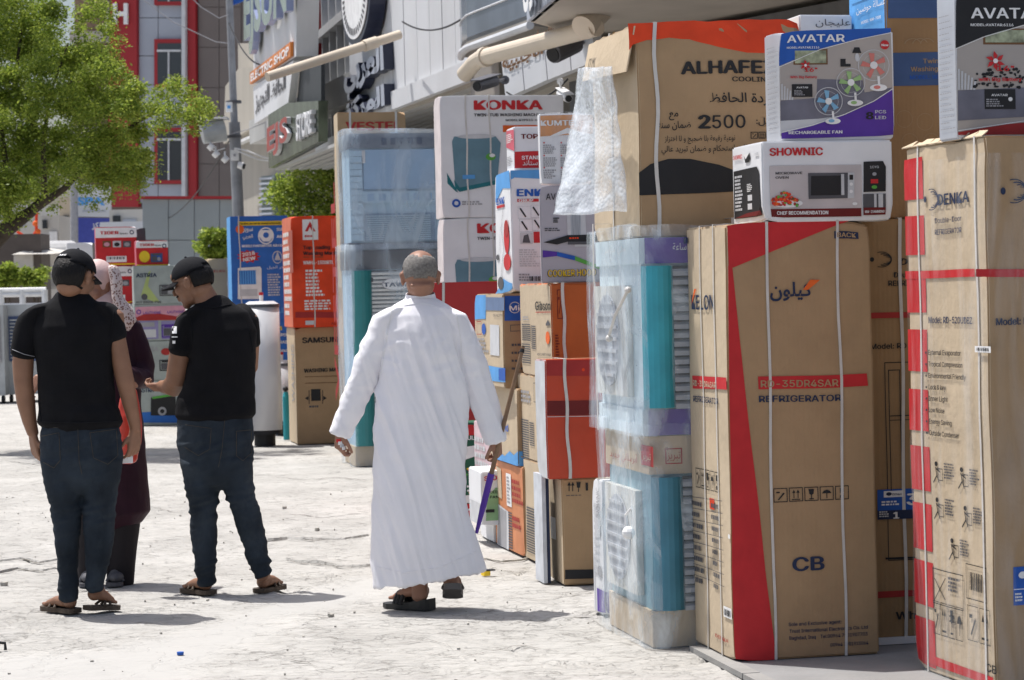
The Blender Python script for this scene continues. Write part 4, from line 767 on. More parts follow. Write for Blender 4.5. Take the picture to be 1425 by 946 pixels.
car(-25, 40, 55, mat('car_white', (0.6,0.6,0.62), 0.2, 0.02), 'white car almost hidden behind the railing at the left edge')
car(28, 74, 52, mat('car_dark', (0.05,0.05,0.06), 0.15, 0.02), 'dark car roof behind the railing near the man in the black polo')
# grey coolers at left
def bigcooler(xc, yb, yt, xr, D, lab, m, front):
    a = P(xc, yb, D); b = P(xr, yb, D); z = P(xc, yt, D).z; t = thing('air_cooler', Vector(((a.x+b.x)/2, D, 0)), lab, 'air cooler', 'grey air coolers at the left edge'); W = b.x-a.x; q = MB(); q.box(Vector((a.x, D, 0.12)), Vector((W, 0, 0)), Vector((0, .8, 0)), Vector((0, 0, z-.12)), m); q.build('shell', t)
    q = MB(); q.box(Vector((a.x+W*.1, D-.02, z*.42)), Vector((W*.8, 0, 0)), Vector((0, .018, 0)), Vector((0, 0, z*.46)), front); q.build('grille_back', t)
    for k in range(12): q = MB(); q.box(Vector((a.x+W*.14, D-.045, z*(.45+.035*k))), Vector((W*.72, 0, 0)), Vector((0, .022, 0)), Vector((0, 0, z*.014)), m); q.build('louvre', t)
    for k in (0.1, 0.9): q = MB(); c = Vector((a.x+W*k, D+.05, .06)); q.tube([c-Vector((.02, 0, 0)), c+Vector((.02, 0, 0))], .06, BLACK, 12); q.build('caster', t)
bigcooler(-32, 560, 425, 8, 36, 'grey plastic air cooler cut off by the left edge of the photo', mat('cooler_grey', (0.42,0.44,0.45), 0.5, 0.1), GREY); bigcooler(10, 560, 424, 62, 36.3, 'grey air cooler with a blue grille behind the left arm of the polo shirted man', mat('cooler_grey', (0,0,0)), ink('grille_blue', (0.07,0.10,0.20)))
# ================================================================ TREES
def leafmat(name, c1, c2):
    m, n, b = newmat(name); L = n.links; b.inputs['Roughness'].default_value = 0.5; b.inputs['Specular IOR Level'].default_value = 0.35
    oi = n.nodes.new('ShaderNodeNewGeometry'); cr = n.nodes.new('ShaderNodeValToRGB'); cr.color_ramp.elements[0].color = (*c1, 1); cr.color_ramp.elements[1].color = (*c2, 1); L.new(oi.outputs['Random Per Island'], cr.inputs[0]); L.new(cr.outputs[0], b.inputs['Base Color'])
    tr = n.nodes.new('ShaderNodeBsdfTranslucent'); L.new(cr.outputs[0], tr.inputs[0]); mx = n.nodes.new('ShaderNodeMixShader'); mx.inputs[0].default_value = 0.55; L.new(b.outputs[0], mx.inputs[1]); L.new(tr.outputs[0], mx.inputs[2]); L.new(mx.outputs[0], n.nodes['Material Output'].inputs[0]); return m
LEAF = leafmat('leaf', (0.14, 0.22, 0.03), (0.40, 0.47, 0.08)); BARK = mat('bark', (0.07,0.055,0.04), 0.9, 0.3, 12, 0.6, 30)
def leaves(name, clumps, size, m, parent, seed=1, dens=1.0):
    rr = random.Random(seed); vs = []; fs = []
    for c, r_, n in clumps:
        for _ in range(int(n*dens)):
            v = Vector((rr.gauss(0, 1), rr.gauss(0, 1), rr.gauss(0, 1))).normalized()*(r_*rr.random()**0.45); p = c+Vector((v.x, v.y, v.z*0.75))
            a = Vector((rr.gauss(0, 1), rr.gauss(0, 1), rr.gauss(0, 0.6)-0.25)).normalized(); b = a.cross(Vector((rr.gauss(0, 1), rr.gauss(0, 1), rr.gauss(0, 1)))).normalized(); s_ = size*rr.uniform(0.6, 1.25)
            i = len(vs); vs += [p, p+a*s_*0.5+b*s_*0.26, p+a*s_, p+a*s_*0.5-b*s_*0.26]; fs.append((i, i+1, i+2, i+3))
    o0 = parent_loc(parent); me = bpy.data.meshes.new(name); me.from_pydata([tuple(v-o0) for v in vs], [], fs); me.materials.append(m); return link(bpy.data.objects.new(name, me), parent)
def big_tree():
    D = 24; base_ = P(-70, 640, D); base_.z = 0; t = thing('street_tree', base_, 'large leafy green tree leaning in from the left edge', 'tree')
    mb = MB(); br = [([(-70, 640), (-55, 450), (-20, 345), (10, 318), (45, 293), (62, 272)], [.2, .15, .11, .08, .055, .03]), ([(10, 318), (12, 270), (5, 200), (-10, 120)], [.05, .035, .025, .015]), ([(45, 293), (90, 262), (128, 222), (160, 190)], [.045, .03, .02, .01]), ([(62, 272), (60, 200), (70, 130), (95, 60)], [.03, .022, .015, .008]), ([(-20, 345), (-60, 200), (-60, 60)], [.1, .07, .04]), ([(128, 222), (190, 170), (240, 145)], [.025, .018, .008]), ([(60, 200), (20, 120), (30, 40)], [.035, .025, .012]), ([(70, 130), (110, 110), (150, 60)], [.025, .018, .008])]
    for k, (pts, rad) in enumerate(br): mb.tube([P(x, y, D+(0.4*math.sin(i*1.7+k*2)*i*0.3)) for i, (x, y) in enumerate(pts)], rad, BARK, 10)
    tk_ = mb.build('trunk', t, smooth=True)
    rr = random.Random(5); cl = []
    def add(x, y, r, n, dd=1.0): cl.append((P(x, y, D+rr.uniform(-dd, dd)), r/140, n))
    # crown outline sampled from rows: (y, xmin, xmax)
    rows = [(-60, -90, 90), (-30, -90, 80), (0, -80, 72), (25, -80, 82), (50, -80, 88), (75, -80, 150), (100, -80, 170), (130, -80, 195), (155, -80, 200), (185, -80, 196), (210, -80, 200), (235, -80, 198), (255, -80, 60), (275, -80, 35), (295, -80, 8)]
    for y, a, b in rows:
        x = a
        while x < b: add(x+rr.uniform(-6, 6), y+rr.uniform(-9, 9), rr.uniform(14, 22), 130 if rr.random() < 0.85 else 40); x += 17
    for x, y, r, n in ((118, 20, 14, 70), (135, 8, 16, 90), (150, 40, 12, 50), (120, 60, 16, 80), (140, 78, 16, 90), (225, 130, 14, 60), (245, 115, 13, 60), (262, 130, 15, 80), (280, 145, 14, 70), (292, 155, 9, 25), (235, 155, 16, 90), (258, 160, 16, 90), (275, 165, 12, 50), (225, 175, 13, 50), (215, 150, 13, 60), (150, 255, 14, 60), (170, 248, 15, 80), (188, 255, 13, 50), (132, 245, 13, 50), (120, 262, 10, 30), (192, 235, 12, 60), (75, 262, 12, 40), (130, 285, 8, 14), (152, 275, 9, 18), (205, 215, 9, 30), (75, 288, 8, 12), (110, 40, 10, 30), (240, 120, 8, 20), (160, 95, 12, 50), (178, 110, 12, 50), (268, 182, 7, 14), (145, 20, 16, 60), (165, 55, 10, 22), (128, -15, 16, 60)): add(x, y, r, n, 0.5)
    leaves('crown', [(c_, r_*1.35, n_) for c_, r_, n_ in cl]+[(c_+Vector((0, 0, -r_*0.5)), r_*2.3, n_*0.22) for c_, r_, n_ in cl], 0.036, LEAF, t, 3, 5.2)
big_tree()
def bush(name, x, y, w_, h_, D, n, lab, seed, cat='shrub', size=0.06):
    a = P(x, y, D); s_ = F/D; t = thing(name, Vector((a.x, a.y, 0)), lab, cat); mb = MB(); rr = random.Random(seed)
    for k in range(4): mb.tube([Vector((a.x, a.y, 0)), a+Vector((rr.uniform(-.3, .3)*w_/s_, 0, rr.uniform(-.2, .2)*h_/s_))], [0.03, 0.012], BARK, 6)
    mb.build('stem', t); cl = [(a+Vector((rr.uniform(-.5, .5)*w_/s_, rr.uniform(-.3, .3)*w_/s_, rr.uniform(-.5, .5)*h_/s_)), 0.24*max(w_, h_)/s_, n/20) for _ in range(26)]; leaves('foliage', cl, size, LEAF, t, seed)
bush('small_tree', 432, 300, 90, 120, 36, 9000, 'bushy bright tree under the reflective fascia, left of the cooler in blue film', 21, 'tree', 0.07)
bush('shrub', 296, 345, 40, 44, 46, 3000, 'small bright shrub against the grey tiled wall', 22, size=0.09); bush('shrub', 46, 385, 34, 22, 44, 1600, 'small pale shrub in front of the white tank', 23, size=0.08); bush('shrub', 10, 384, 26, 30, 44, 1600, 'small shrub at the left edge above the railing', 24, size=0.08)

# overhead cables strung across the street front
def cable(x0, y0, D0, x1, y1, D1, sag, lab, r_=0.012):
    a, b = P(x0, y0, D0), P(x1, y1, D1); pts = []
    for i in range(15): k = i/14; p = a.lerp(b, k); p.z -= sag*4*k*(1-k); pts.append(p)
    m = MB(); m.tube(pts, r_, BLACK, 6); tag(m.build('overhead_cable'), lab, 'cable')
cable(318, 30, 40, 400, 60, 36, 0.5, 'thin cable sagging from the camera pole to the white lettered sign box')
cable(322, 190, 40, 200, 300, 70, 0.6, 'thin cable dropping from the camera pole down towards the tiled wall')
cable(560, 30, 28, 660, 12, 24, 0.15, 'thin cable clipped across the top of the white panelled wall', 0.01)
cable(705, 128, 21.8, 790, 110, 20.5, 0.12, 'thin cable looping below the slanting tiled sign', 0.008)
# ================================================================ FRONT ROW OF BOXED APPLIANCES
FILM = plastic_film('clear_film', (0.74,0.84,0.92), 0.13, 0.50, 5.0, 0.6, (1,1,0.5))
FILMB = plastic_film('cloudy_film', (0.78,0.88,0.96), 0.35, 0.55, 5.0, 0.7)
THINF = plastic_film('thin_film', (0.9,0.93,0.95), 0.0, 0.20, 4.0, 0.5, (2.5,2.5,0.25))
PIC = [(720.0, 404.0)]
def icons(f, x0, y0, x1, y1, m, n=5, wpx=1.0):
    """row of framed handling marks: no stack, arrows up, glass, umbrella, tool"""
    a = f.uv(x0, y0); b = f.uv(x1, y1); W = (b[0]-a[0])/n; H = b[1]-a[1]; t = f.sc(x0, y0)*wpx
    def R_(u0, v0, u1, v1): f.mb.poly([f.w(u, v, 0.003) for u, v in ((u0, v0), (u1, v0), (u1, v1), (u0, v1))], m)
    def T_(*p): f.mb.poly([f.w(u, v, 0.003) for u, v in p], m)
    for i in range(n):
        u0 = a[0]+W*i+W*0.05; u1 = a[0]+W*(i+1)-W*0.05; v0, v1 = a[1], b[1]
        R_(u0, v0, u1, v0+t); R_(u0, v1-t, u1, v1); R_(u0, v0, u0+t, v1); R_(u1-t, v0, u1, v1); uw = u1-u0; k = i % 5
        X = lambda q: u0+uw*q; Y = lambda q: v0+(v1-v0)*q
        if k == 0: T_((X(.3), Y(.2)), (X(.38), Y(.15)), (X(.8), Y(.6)), (X(.72), Y(.68))); R_(X(.2), Y(.65), X(.45), Y(.75))
        if k == 1:
            for q in (.35, .65): R_(X(q)-t/2, Y(.25), X(q)+t/2, Y(.7)); T_((X(q-.12), Y(.62)), (X(q+.12), Y(.62)), (X(q), Y(.85)))
            R_(X(.2), Y(.12), X(.8), Y(.18))
        if k == 2: T_((X(.3), Y(.85)), (X(.35), Y(.5)), (X(.5), Y(.42)), (X(.65), Y(.5)), (X(.7), Y(.85))); R_(X(.47), Y(.15), X(.53), Y(.45)); R_(X(.33), Y(.12), X(.67), Y(.18))
        if k == 3: T_((X(.15), Y(.5)), (X(.85), Y(.5)), (X(.72), Y(.68)), (X(.5), Y(.76)), (X(.28), Y(.68))); R_(X(.47), Y(.15), X(.53), Y(.5))
        if k == 4: R_(X(.35), Y(.12), X(.65), Y(.32)); R_(X(.35), Y(.55), X(.65), Y(.85)); T_((X(.35), Y(.5)), (X(.65), Y(.36)), (X(.65), Y(.42)), (X(.35), Y(.55)))
def spiral_logo(f, cx, cy, rx, ry, m, left=True):
    for k in (1.0, 0.78, 0.56, 0.36): f.ell(cx+(rx*(1-k)*0.9 if left else 0), cy, rx*k, ry*k, m, 3, 22, rin=0.86 if k < 1 else 0.92, a0=-110, a1=110)
    f.ell(cx-rx*0.85, cy, rx*0.2, ry*0.3, m, 3, 12)

# ---- tall carton of the double door refrigerator, nearest, cut by the frame
SLAB = 0.02
D1 = 8.55
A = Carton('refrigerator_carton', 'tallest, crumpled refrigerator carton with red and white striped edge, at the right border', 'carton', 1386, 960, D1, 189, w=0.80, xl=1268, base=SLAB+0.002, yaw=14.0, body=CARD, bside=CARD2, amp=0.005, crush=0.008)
s = A.S
for i, (ya, yb2) in enumerate(((279, 218), (355, 299), (435, 382), (516, 459), (598, 543), (680, 623), (762, 703), (838, 784), (921, 864))):
    x = 1256+(ya-205)*0.0255; s.rect(x+1.5, ya, x+27, yb2, RED)
s.poly([(1261, 388), (1358, 385), (1358, 374), (1261, 377)], RED, 2)
s.poly([(1281, 918), (1383, 956), (1383, 944), (1281, 905)], RED, 2)
spiral_logo(s, 1298, 277, 10, 15, NAVY)
s.text('DENKA', 1307, 285, 1350, 19, NAVY, 0.02); s.text('Double-Door', 1303, 310, 1340, 9, NAVY); s.text('REFRIGERATOR', 1303, 326, 1340, 9, NAVY, 0.015)
s.text('Model: RD-520UDBZ', 1294, 450, 1354, 11, NAVY, 0.015)
for i, t in enumerate(('External Evaporator', 'Tropical Compression', 'Environmental Friendly', 'Lock & key', 'Inner Light', 'Low Noise', 'Energy Saving', 'Outside Condenser')):
    y = 494+i*15.6+i*0.4; s.ell(1290.5+i*0.3, y-3, 1.2, 1.8, BLACK, 3, 8); s.text(t, 1294+i*0.3, y, 1294+i*0.3+len(t)*2.35, 8.5, BLACK, 0.01)
for (x, y) in ((1301, 672), (1335, 680), (1302, 722), (1340, 733), (1322, 778)):
    s.ell(x+4, y-26, 2.2, 3.5, BLACK, 3, 10); s.line([(x+3, y-22), (x+5, y-10), (x, y)], 2.4, BLACK, 3); s.line([(x+5, y-10), (x+8, y)], 2.0, BLACK, 3); s.line([(x+3, y-20), (x+10, y-14)], 1.8, BLACK, 3); s.frame(x+7, y-3, x+13, y-19, 1.2, BLACK, 3)
    s.scribble(x+15, y-5, x+28, y-26, 6, DGREY, 3, seed=int(x))
s.frame(1300, 838, 1341, 800, 1.3, BLACK, 3); s.line([(1302, 834), (1317, 804)], 1.6, BLACK, 3); s.line([(1302, 804), (1317, 834)], 1.6, BLACK, 3); s.scribble(1321, 822, 1339, 806, 4, DGREY, 3, seed=5)
s.frame(1346, 832, 1374, 790, 1.2, BLACK, 3); s.barcode(1350, 820, 1369, 800, BLACK); s.text('2', 1323, 864, 1329, 12, BLACK, 0.03)
icons(s, 1300, 880, 1341, 846, BLACK, 4); icons(s, 1347, 890, 1380, 850, BLACK, 2); s.text('CB', 1374, 935, 1388, 14, BLACK, 0.01)
f = A.F
f.poly([(1358, 385), (1440, 385), (1440, 374), (1358, 374)], RED, 2)
spiral_logo(f, 1411, 266, 18, 17, NAVY); f.text('DENKA', 1432, 276, 1490, 22, NAVY, 0.02); f.text('Model: RD-520UDBZ', 1386, 452, 1495, 12, NAVY, 0.02)
f.rect(1411, 843, 1480, 785, BLUE, 1); f.rect(1411, 820, 1480, 817, WHT, 2); f.text('LG', 1421, 804, 1432, 12, WHT, 0.02) if False else f.ell(1423, 800, 6, 5, WHT, 3, 14)
f.scribble(1413, 838, 1426, 824, 3, WHT, 3)
A.strap(us=(0.6,), side=(0.16, 0.9), wd=0.013); A.film(THINF, 0.008, 0.0, 0.97, 0.006, 'plastic_wrap')
g = Face(A.c+A.d*A.dep-A.r*0.009, -A.d, -A.r); g.rect(1357, 490, 1379, 482, WHT, 1); g.barcode(1360, 488, 1377, 484, BLACK, 2); g.done('barcode_sticker', A.root)
A.finish()
lo = MB()       # torn flap edge along the top
for i in range(9):
    q = A.c+Vector((0, 0, A.h))+A.d*(A.dep*(0.02+i*0.11)); rr = random.Random(i)
    lo.prism([q-A.r*0.004, q-A.r*0.004+A.d*0.1, q+A.d*0.1*0.9+A.r*0.03+Vector((0, 0, 0.010+0.016*rr.random())), q+A.r*0.02+Vector((0, 0, 0.008+0.014*rr.random()))], Vector((0, 0, 0.004)), CARD2)
lo.build('torn_flap', A.root)

# ---- the fridge carton with the red corner band
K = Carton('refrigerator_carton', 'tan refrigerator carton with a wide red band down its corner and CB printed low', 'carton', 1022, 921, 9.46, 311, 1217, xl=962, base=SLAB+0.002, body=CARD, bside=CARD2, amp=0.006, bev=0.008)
f = K.F
f.poly([(1011, 311), (1185, 306), (1013, 375)], RED); f.poly([(1012, 370), (1018, 372), (1080, 918), (1022, 921)], RED)
f.text('كيلون', 1071, 420, 1130, 26, NAVY, 0.02, ar=True); f.poly([(1117, 404), (1127, 390), (1141, 390), (1124, 404)], ORANGE, 4)
f.rect(1161, 333, 1195, 322, NAVY, 2); f.text('BACK', 1165, 331, 1191, 8, CARD, 0.015, 4)
f.poly([(1056, 542), (1207, 536), (1205, 518.5), (1055, 524)], RED, 2); f.text('RD-35DR4SAR', 1059, 539, 1166, 12, CARD, 0.005, 4); f.text('REFRIGERATOR', 1057, 560, 1170, 11, NAVY, 0.012)
icons(f, 1075, 699, 1181, 675, BLACK, 5, 1.1); f.text('CB', 1104, 794, 1146, 23, NAVY, 0.02)
for i, t in enumerate(('Sole and Exclusive agent:', 'Trust International Electronics Co. Ltd', 'Baghdad, Iraq    Tel:00964 7901907703', '00964 7901915064')):
    f.text(t, (1097, 1098, 1098, 1155)[i], 872+i*9.6-0.03*50, (1170, 1206, 1206, 1207)[i], 6, NAVY, 0.006)
s = K.S
s.text('KELON', 964, 430, 995, 24, NAVY, 0.01); s.poly([(964, 424), (968, 402), (971, 402), (966, 418)], ORANGE, 4)
s.poly([(966, 541), (1013, 543), (1012, 526), (965, 523)], RED, 2); s.text('RD-35DR4SAR', 967, 537, 998, 10, CARD2, 0.0, 4); s.text('REFRIGERATOR', 967, 559, 1001, 10, NAVY, 0.01)
s.poly([(947, 335), (950, 328), (950, 331), (959, 331), (959, 339), (950, 339), (950, 342)], NAVY, 3)
icons(s, 970, 677, 1001, 658, BLACK, 5, 1.0); s.rect(988, 707, 994, 694, ORED, 2)
for i in range(8): s.line([(963+i*0.6, 690+i*15.5), (1006+i*0.6, 697+i*17)], 0.8, DGREY, 3); s.scribble(965+i*0.6, 703+i*15.5, 978+i*0.6, 697+i*15.5, 1, DGREY, 3, seed=i); s.scribble(990+i*0.6, 707+i*16, 1003, 701+i*16, 1, DGREY, 3, seed=i+9)
s.rect(1009, 857, 1020, 847, WHT, 3); s.barcode(1010, 855, 1019, 850, BLACK, 4); s.ell(1016.5, 746, 1.6, 3.5, WHT, 3, 10); s.text('DENKA', 997, 886, 1015, 6, RED2)
K.strap(us=(0.28, 0.765), side=(0.36, 0.72), wd=0.011)
K.finish()

# ---- second fridge carton behind it
B = Carton('refrigerator_carton', 'plain tan refrigerator carton half hidden between the red banded carton and the striped carton', 'carton', 1209, 908, 9.80, 305, w=0.62, d=0.6, base=SLAB+0.03, body=CARD3, amp=0.004)
f = B.F
spiral_logo(f, 1226, 361, 15, 11, BLACK); f.text('DENKA', 1252, 368, 1310, 11, BLACK, 0.02); f.text('Double-Door', 1244, 386, 1300, 9, BLACK, 0.01); f.text('REFRIGERATOR', 1236, 398, 1310, 9, BLACK, 0.01)
f.poly([(1203, 444), (1330, 440), (1330, 432), (1203, 436)], RED2, 2); f.text('Model: RD-360UDB', 1211, 486, 1310, 9, BLACK, 0.01)
f.frame(1236, 780, 1300, 502, 1.2, BLACK, 2); f.frame(1239, 690, 1252, 514, 1.2, BLACK, 3)
f.line([(1238, 579), (1300, 577)], 1.4, BLACK, 3); f.line([(1238, 585), (1300, 583)], 1.0, BLACK, 3); f.line([(1232, 777), (1300, 774)], 2.6, BLACK, 3)
f.rect(1221, 723, 1300, 678, BLUE, 3); f.rect(1221, 723, 1300, 707, NAVY, 4); f.rect(1229, 692, 1256, 682, WHT, 4); f.ell(1236, 687, 4, 2.5, NAVY, 5, 10); f.text('DENKA', 1241, 689, 1254, 3.5, NAVY, 0, 5); f.scribble(1226, 704, 1258, 695, 2, WHT, 5); f.text('1', 1243, 721, 1250, 11, WHT, 0.03, 5); f.text('3', 1262, 702, 1275, 19, WHT, 0.03, 5); f.scribble(1223, 720, 1240, 710, 3, LGREY, 5)
f.poly([(1217, 832), (1340, 824), (1340, 816), (1217, 823)], RED2, 2); f.text('White', 1247, 861, 1296, 13, BLACK, 0.015)
B.strap(us=(0.26,), wd=0.014); B.finish()
base_foam = MB(); base_foam.box(B.c+Vector((0, 0, -0.027))+B.r*0.01-B.d*0.012, B.r*0.6, B.d*0.6, Vector((0, 0, 0.028)), WHITE); base_foam.build('foam_foot', B.root)

# ---- microwave carton on top
M = Carton('microwave_carton', 'white microwave oven carton with red lettering lying on the red banded refrigerator carton', 'carton', 1062, 308, 9.48, 197, 1242, xl=1020, on=K, body=WHITE, tape=False, amp=0.003)
f = M.F
f.text('SHOWNIC', 1071, 217, 1144, 13, RED, 0.03)
f.rect(1072, 303, 1198, 229, mat('ink_photo_grey', (0.5,0.46,0.46), 0.5, 0.12, 7), 1); f.rect(1072, 303, 1198, 289, MAROON, 2); f.text('CHEF RECOMMENDATION', 1081, 299, 1152, 6, WHT, 0.02); f.text('MICROWAVE', 1079, 243, 1116, 4, BLACK, 0.01); f.text('OVEN', 1079, 249, 1097, 4, BLACK, 0.01)
f.poly([(1125, 277), (1185, 275), (1186, 240), (1124, 241)], DGREY, 3); f.poly([(1128, 272), (1169, 271), (1169, 244), (1128, 245)], BLACK, 4); f.poly([(1179, 276), (1188, 275), (1188, 240), (1179, 240)], LGREY, 4); f.rect(1170, 271, 1173.5, 242, LGREY, 5); f.rect(1181, 250, 1186, 243, BLACK, 5); f.ell(1183.5, 256, 2.4, 2.4, WHT, 5, 10); f.ell(1183.5, 266, 2.4, 2.4, WHT, 5, 10); f.ell(1189, 283, 3.5, 2.2, WHT, 4, 12)
rr = random.Random(4)
f.ell(1096, 283, 21, 6, WHT, 3, 20)
for i in range(70):
    x = 1074+rr.random()*36; y = 286-rr.random()*20*(1-abs(x-1092)/30); f.ell(x, y, 1.4+rr.random()*2, 1+rr.random()*1.6, rr.choice((ORED, ORANGE, RED, RED2, ORED, BROWN, GREEN)), 4+rr.random(), 7)
f.poly([(1201, 267), (1232, 266), (1232, 232), (1228, 224), (1201, 225)], BLACK, 2); f.rect(1201, 292, 1232, 269, DGREY, 2); f.rect(1216, 288, 1219, 269, LGREY, 3); f.rect(1222, 290, 1228, 269, LGREY, 3); f.rect(1201, 299, 1232, 288, MAROON, 4); f.text('MW-25AMMDNG', 1203, 296, 1230, 4.5, WHT, 0.01, 5)
f.text('1CYG', 1210, 234, 1222, 4, LGREY); f.rect(1211, 255, 1221, 249, RED, 3); f.ell(1216, 260, 4, 2.5, GREEN, 3, 9); f.ell(1216, 242, 3, 2.5, GREY, 3, 9)
s = M.S
s.text('SHOWNIC', 1022, 223, 1034, 7, RED, 0.02); s.poly([(1036, 216), (1044, 213), (1045, 221), (1043, 226), (1038, 227)], BLACK, 2); s.poly([(1036, 216), (1044, 213), (1039, 222)], WHT, 3); s.rect(1051, 217, 1056, 212, LGREY, 2)
s.poly([(1023, 305), (1060, 301), (1057, 238), (1054, 232), (1022, 239)], BLACK, 2); s.scribble(1025, 295, 1034, 243, 10, LGREY, 3, seed=2); s.rect(1042, 292, 1048, 283, LGREY, 3); s.rect(1042, 280, 1048, 271, LGREY, 3); s.scribble(1041, 268, 1048, 255, 5, WHT, 3, seed=4); s.poly([(1024, 304), (1060, 300), (1059, 293), (1040, 297)], MAROON, 3)
M.finish()

# ---- rechargeable fan cartons
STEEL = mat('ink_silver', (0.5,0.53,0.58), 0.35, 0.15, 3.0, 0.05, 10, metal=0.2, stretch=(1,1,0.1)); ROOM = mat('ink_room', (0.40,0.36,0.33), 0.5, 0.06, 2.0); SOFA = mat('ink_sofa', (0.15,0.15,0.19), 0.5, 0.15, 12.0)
def fan_picture(f, cx, cy, r, m, lay=5):
    f.ell(cx, cy, r, r, LGREY, lay, 26, rin=0.95); f.ell(cx, cy, r*0.7, r*0.7, LGREY, lay, 22, rin=0.97)
    for k in range(5):
        a = R(72*k+20); b = a+0.35
        f.poly([(cx+r*0.15*math.cos(a), cy-r*0.15*math.sin(a)), (cx+r*0.75*math.cos(a-0.1), cy-r*0.75*math.sin(a-0.1)), (cx+r*0.85*math.cos(b), cy-r*0.85*math.sin(b)), (cx+r*0.2*math.cos(b+0.6), cy-r*0.2*math.sin(b+0.6))], m, lay+0.5)
    f.ell(cx, cy, r*0.24, r*0.24, WHT, lay+1, 14); f.line([(cx+r*0.3, cy+r*0.7), (cx+r*0.35, cy+r*1.35)], r*0.16, WHT, lay); f.ell(cx+r*0.3, cy+r*1.42, r*0.55, r*0.22, WHT, lay+1, 16); f.ell(cx+r*0.2, cy+r*1.4, r*0.22, r*0.12, m, lay+2, 10)
def flower(f, cx, cy, r, m, lay=6):
    for k in range(6):
        a = R(60*k+10); f.poly([(cx, cy), (cx+r*0.6*math.cos(a), cy-r*0.6*math.sin(a)), (cx+r*math.cos(a+0.5), cy-r*math.sin(a+0.5)), (cx+r*0.55*math.cos(a+0.75), cy-r*0.55*math.sin(a+0.75))], m, lay)
    f.ell(cx, cy, r*0.25, r*0.25, WHT, lay+1, 8)
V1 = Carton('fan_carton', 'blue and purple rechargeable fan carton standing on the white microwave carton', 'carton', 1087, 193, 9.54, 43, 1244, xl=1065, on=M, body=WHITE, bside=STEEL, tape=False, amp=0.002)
f = V1.F
f.poly([(1086, 189), (1244, 187), (1239, 39), (1085, 43)], ROOM, 0.6)
f.poly([(1084, 92), (1084, 43), (1239, 39), (1239, 45), (1190, 55), (1140, 68)], BLUE, 1.6)
f.poly([(1087, 193), (1244, 189), (1241, 125), (1215, 142), (1175, 160), (1130, 175), (1087, 185)], PURPLE, 3.4)
f.poly([(1086, 170), (1086, 140), (1180, 133), (1241, 122), (1241, 142), (1190, 160)], SOFA, 1.6); f.poly([(1086, 186), (1086, 168), (1140, 165), (1190, 158), (1130, 176)], LGREY, 2.0)
f.poly([(1136, 136), (1137, 110), (1200, 112), (1203, 132)], SOFA, 1.8)
for i in range(5): f.poly([(1087+i*3.5, 139), (1087+i*4, 117+i*3), (1089+i*4, 117+i*3), (1089.5+i*3.5, 139)], LGREY, 2.2)
f.rect(1104, 90, 1151, 68, BROWN, 1.4); f.rect(1106, 88, 1149, 70, mat('ink_landscape', (0.30,0.33,0.22), 0.5, 0.6, 30.0), 2.0)
f.poly([(1185, 74), (1198, 74), (1195, 66), (1188, 66)], BLACK, 2.5); f.ell(1192, 80, 3, 6, LGREY, 2.4, 10); f.rect(1169, 93, 1176, 82, BLACK, 2.4); f.rect(1176, 93, 1183, 89, BLACK, 2.4)
f.line([(1085, 93), (1140, 69), (1190, 55.5), (1239, 45.5)], 0.9, WHT, 4.5); f.line([(1087, 184), (1130, 174), (1175, 159), (1215, 141), (1241, 124)], 1.1, WHT, 4.5)
f.text('AVATAR', 1094, 58.5, 1174, 13, WHT, 0.01, 5); f.text('MODEL:AVATAR:1116', 1094, 67.5, 1139, 3.6, WHT, 0.01, 5)
f.rect(1102, 135, 1130, 117, BLACK, 3); f.text('AVATAR', 1108, 123, 1124, 3, WHT, 0.01, 4); f.scribble(1105, 133, 1120, 125, 4, GREY, 4)
flower(f, 1120, 91, 8, RED); f.text("16\"", 1119, 100, 1136, 7, RED, 0.02, 8); f.text('With Big Battery', 1099, 109, 1136, 4.2, RED, 0.02, 6)
BLADE_R = ink('fan_coral', (0.62,0.20,0.17)); BLADE_G = ink('fan_lime', (0.30,0.48,0.20)); BLADE_B = ink('fan_azure', (0.20,0.42,0.62))
fan_picture(f, 1215, 91, 22, BLADE_R, 3.0); fan_picture(f, 1183, 115, 20, BLADE_G, 5.0); fan_picture(f, 1152, 141, 19.5, BLADE_B, 6.5)
f.ell(1230, 62.5, 6.3, 6.5, RED, 5, 18); f.text('New', 1225.5, 64.5, 1235, 4, WHT, 0.02, 6)
f.text('8', 1205, 166, 1214, 12, BLACK, 0.03, 5); f.text('PCS', 1217, 158, 1232, 5.5, LGREY, 0.005, 5); f.text('LED', 1217, 166, 1232, 5.5, LGREY, 0.005, 5); f.text('RECHARGEABLE FAN', 1097, 186.5, 1171, 5.2, WHT, 0.02, 5)
s = V1.S; s.scribble(1071, 185, 1083, 60, 17, GREY, 2, seed=8, fill=0.16)
V1.finish()
T1 = Carton('washing_machine_carton', 'brown washing machine carton with blue bands standing behind the purple fan carton', 'carton', 1238, 303, 9.87, -22, w=0.62, xl=1184, on=B, body=mat('cardboard_brown', (0.33,0.19,0.085), 0.8, 0.08, 5.0, 0.25, 30.0, ribs=0.2), bside=SKYB, amp=0.003)
T1.zt = T1.zt
f = T1.F
NAVYB = ink('bluish_navy', (0.055,0.10,0.22)); f.poly([(1236, 25), (1340, 25), (1340, -25), (1236, -25)], NAVYB, 1); f.poly([(1238, 119), (1340, 118), (1340, 72), (1237, 73)], NAVYB, 1)
f.text('Twin Tub', 1284, 88, 1326, 8, CARD, 0.01); f.text('Washing Machine', 1267, 99, 1345, 8, CARD, 0.01); f.text('MODEL: WM-700', 1266, 110, 1330, 7, BLUE, 0.01)
for cx, cy in ((1258, 165), (1287, 169), (1266, 197), (1296, 197)): f.ell(cx, cy, 11.5, 12, CARD, 2, 22, rin=0.95)
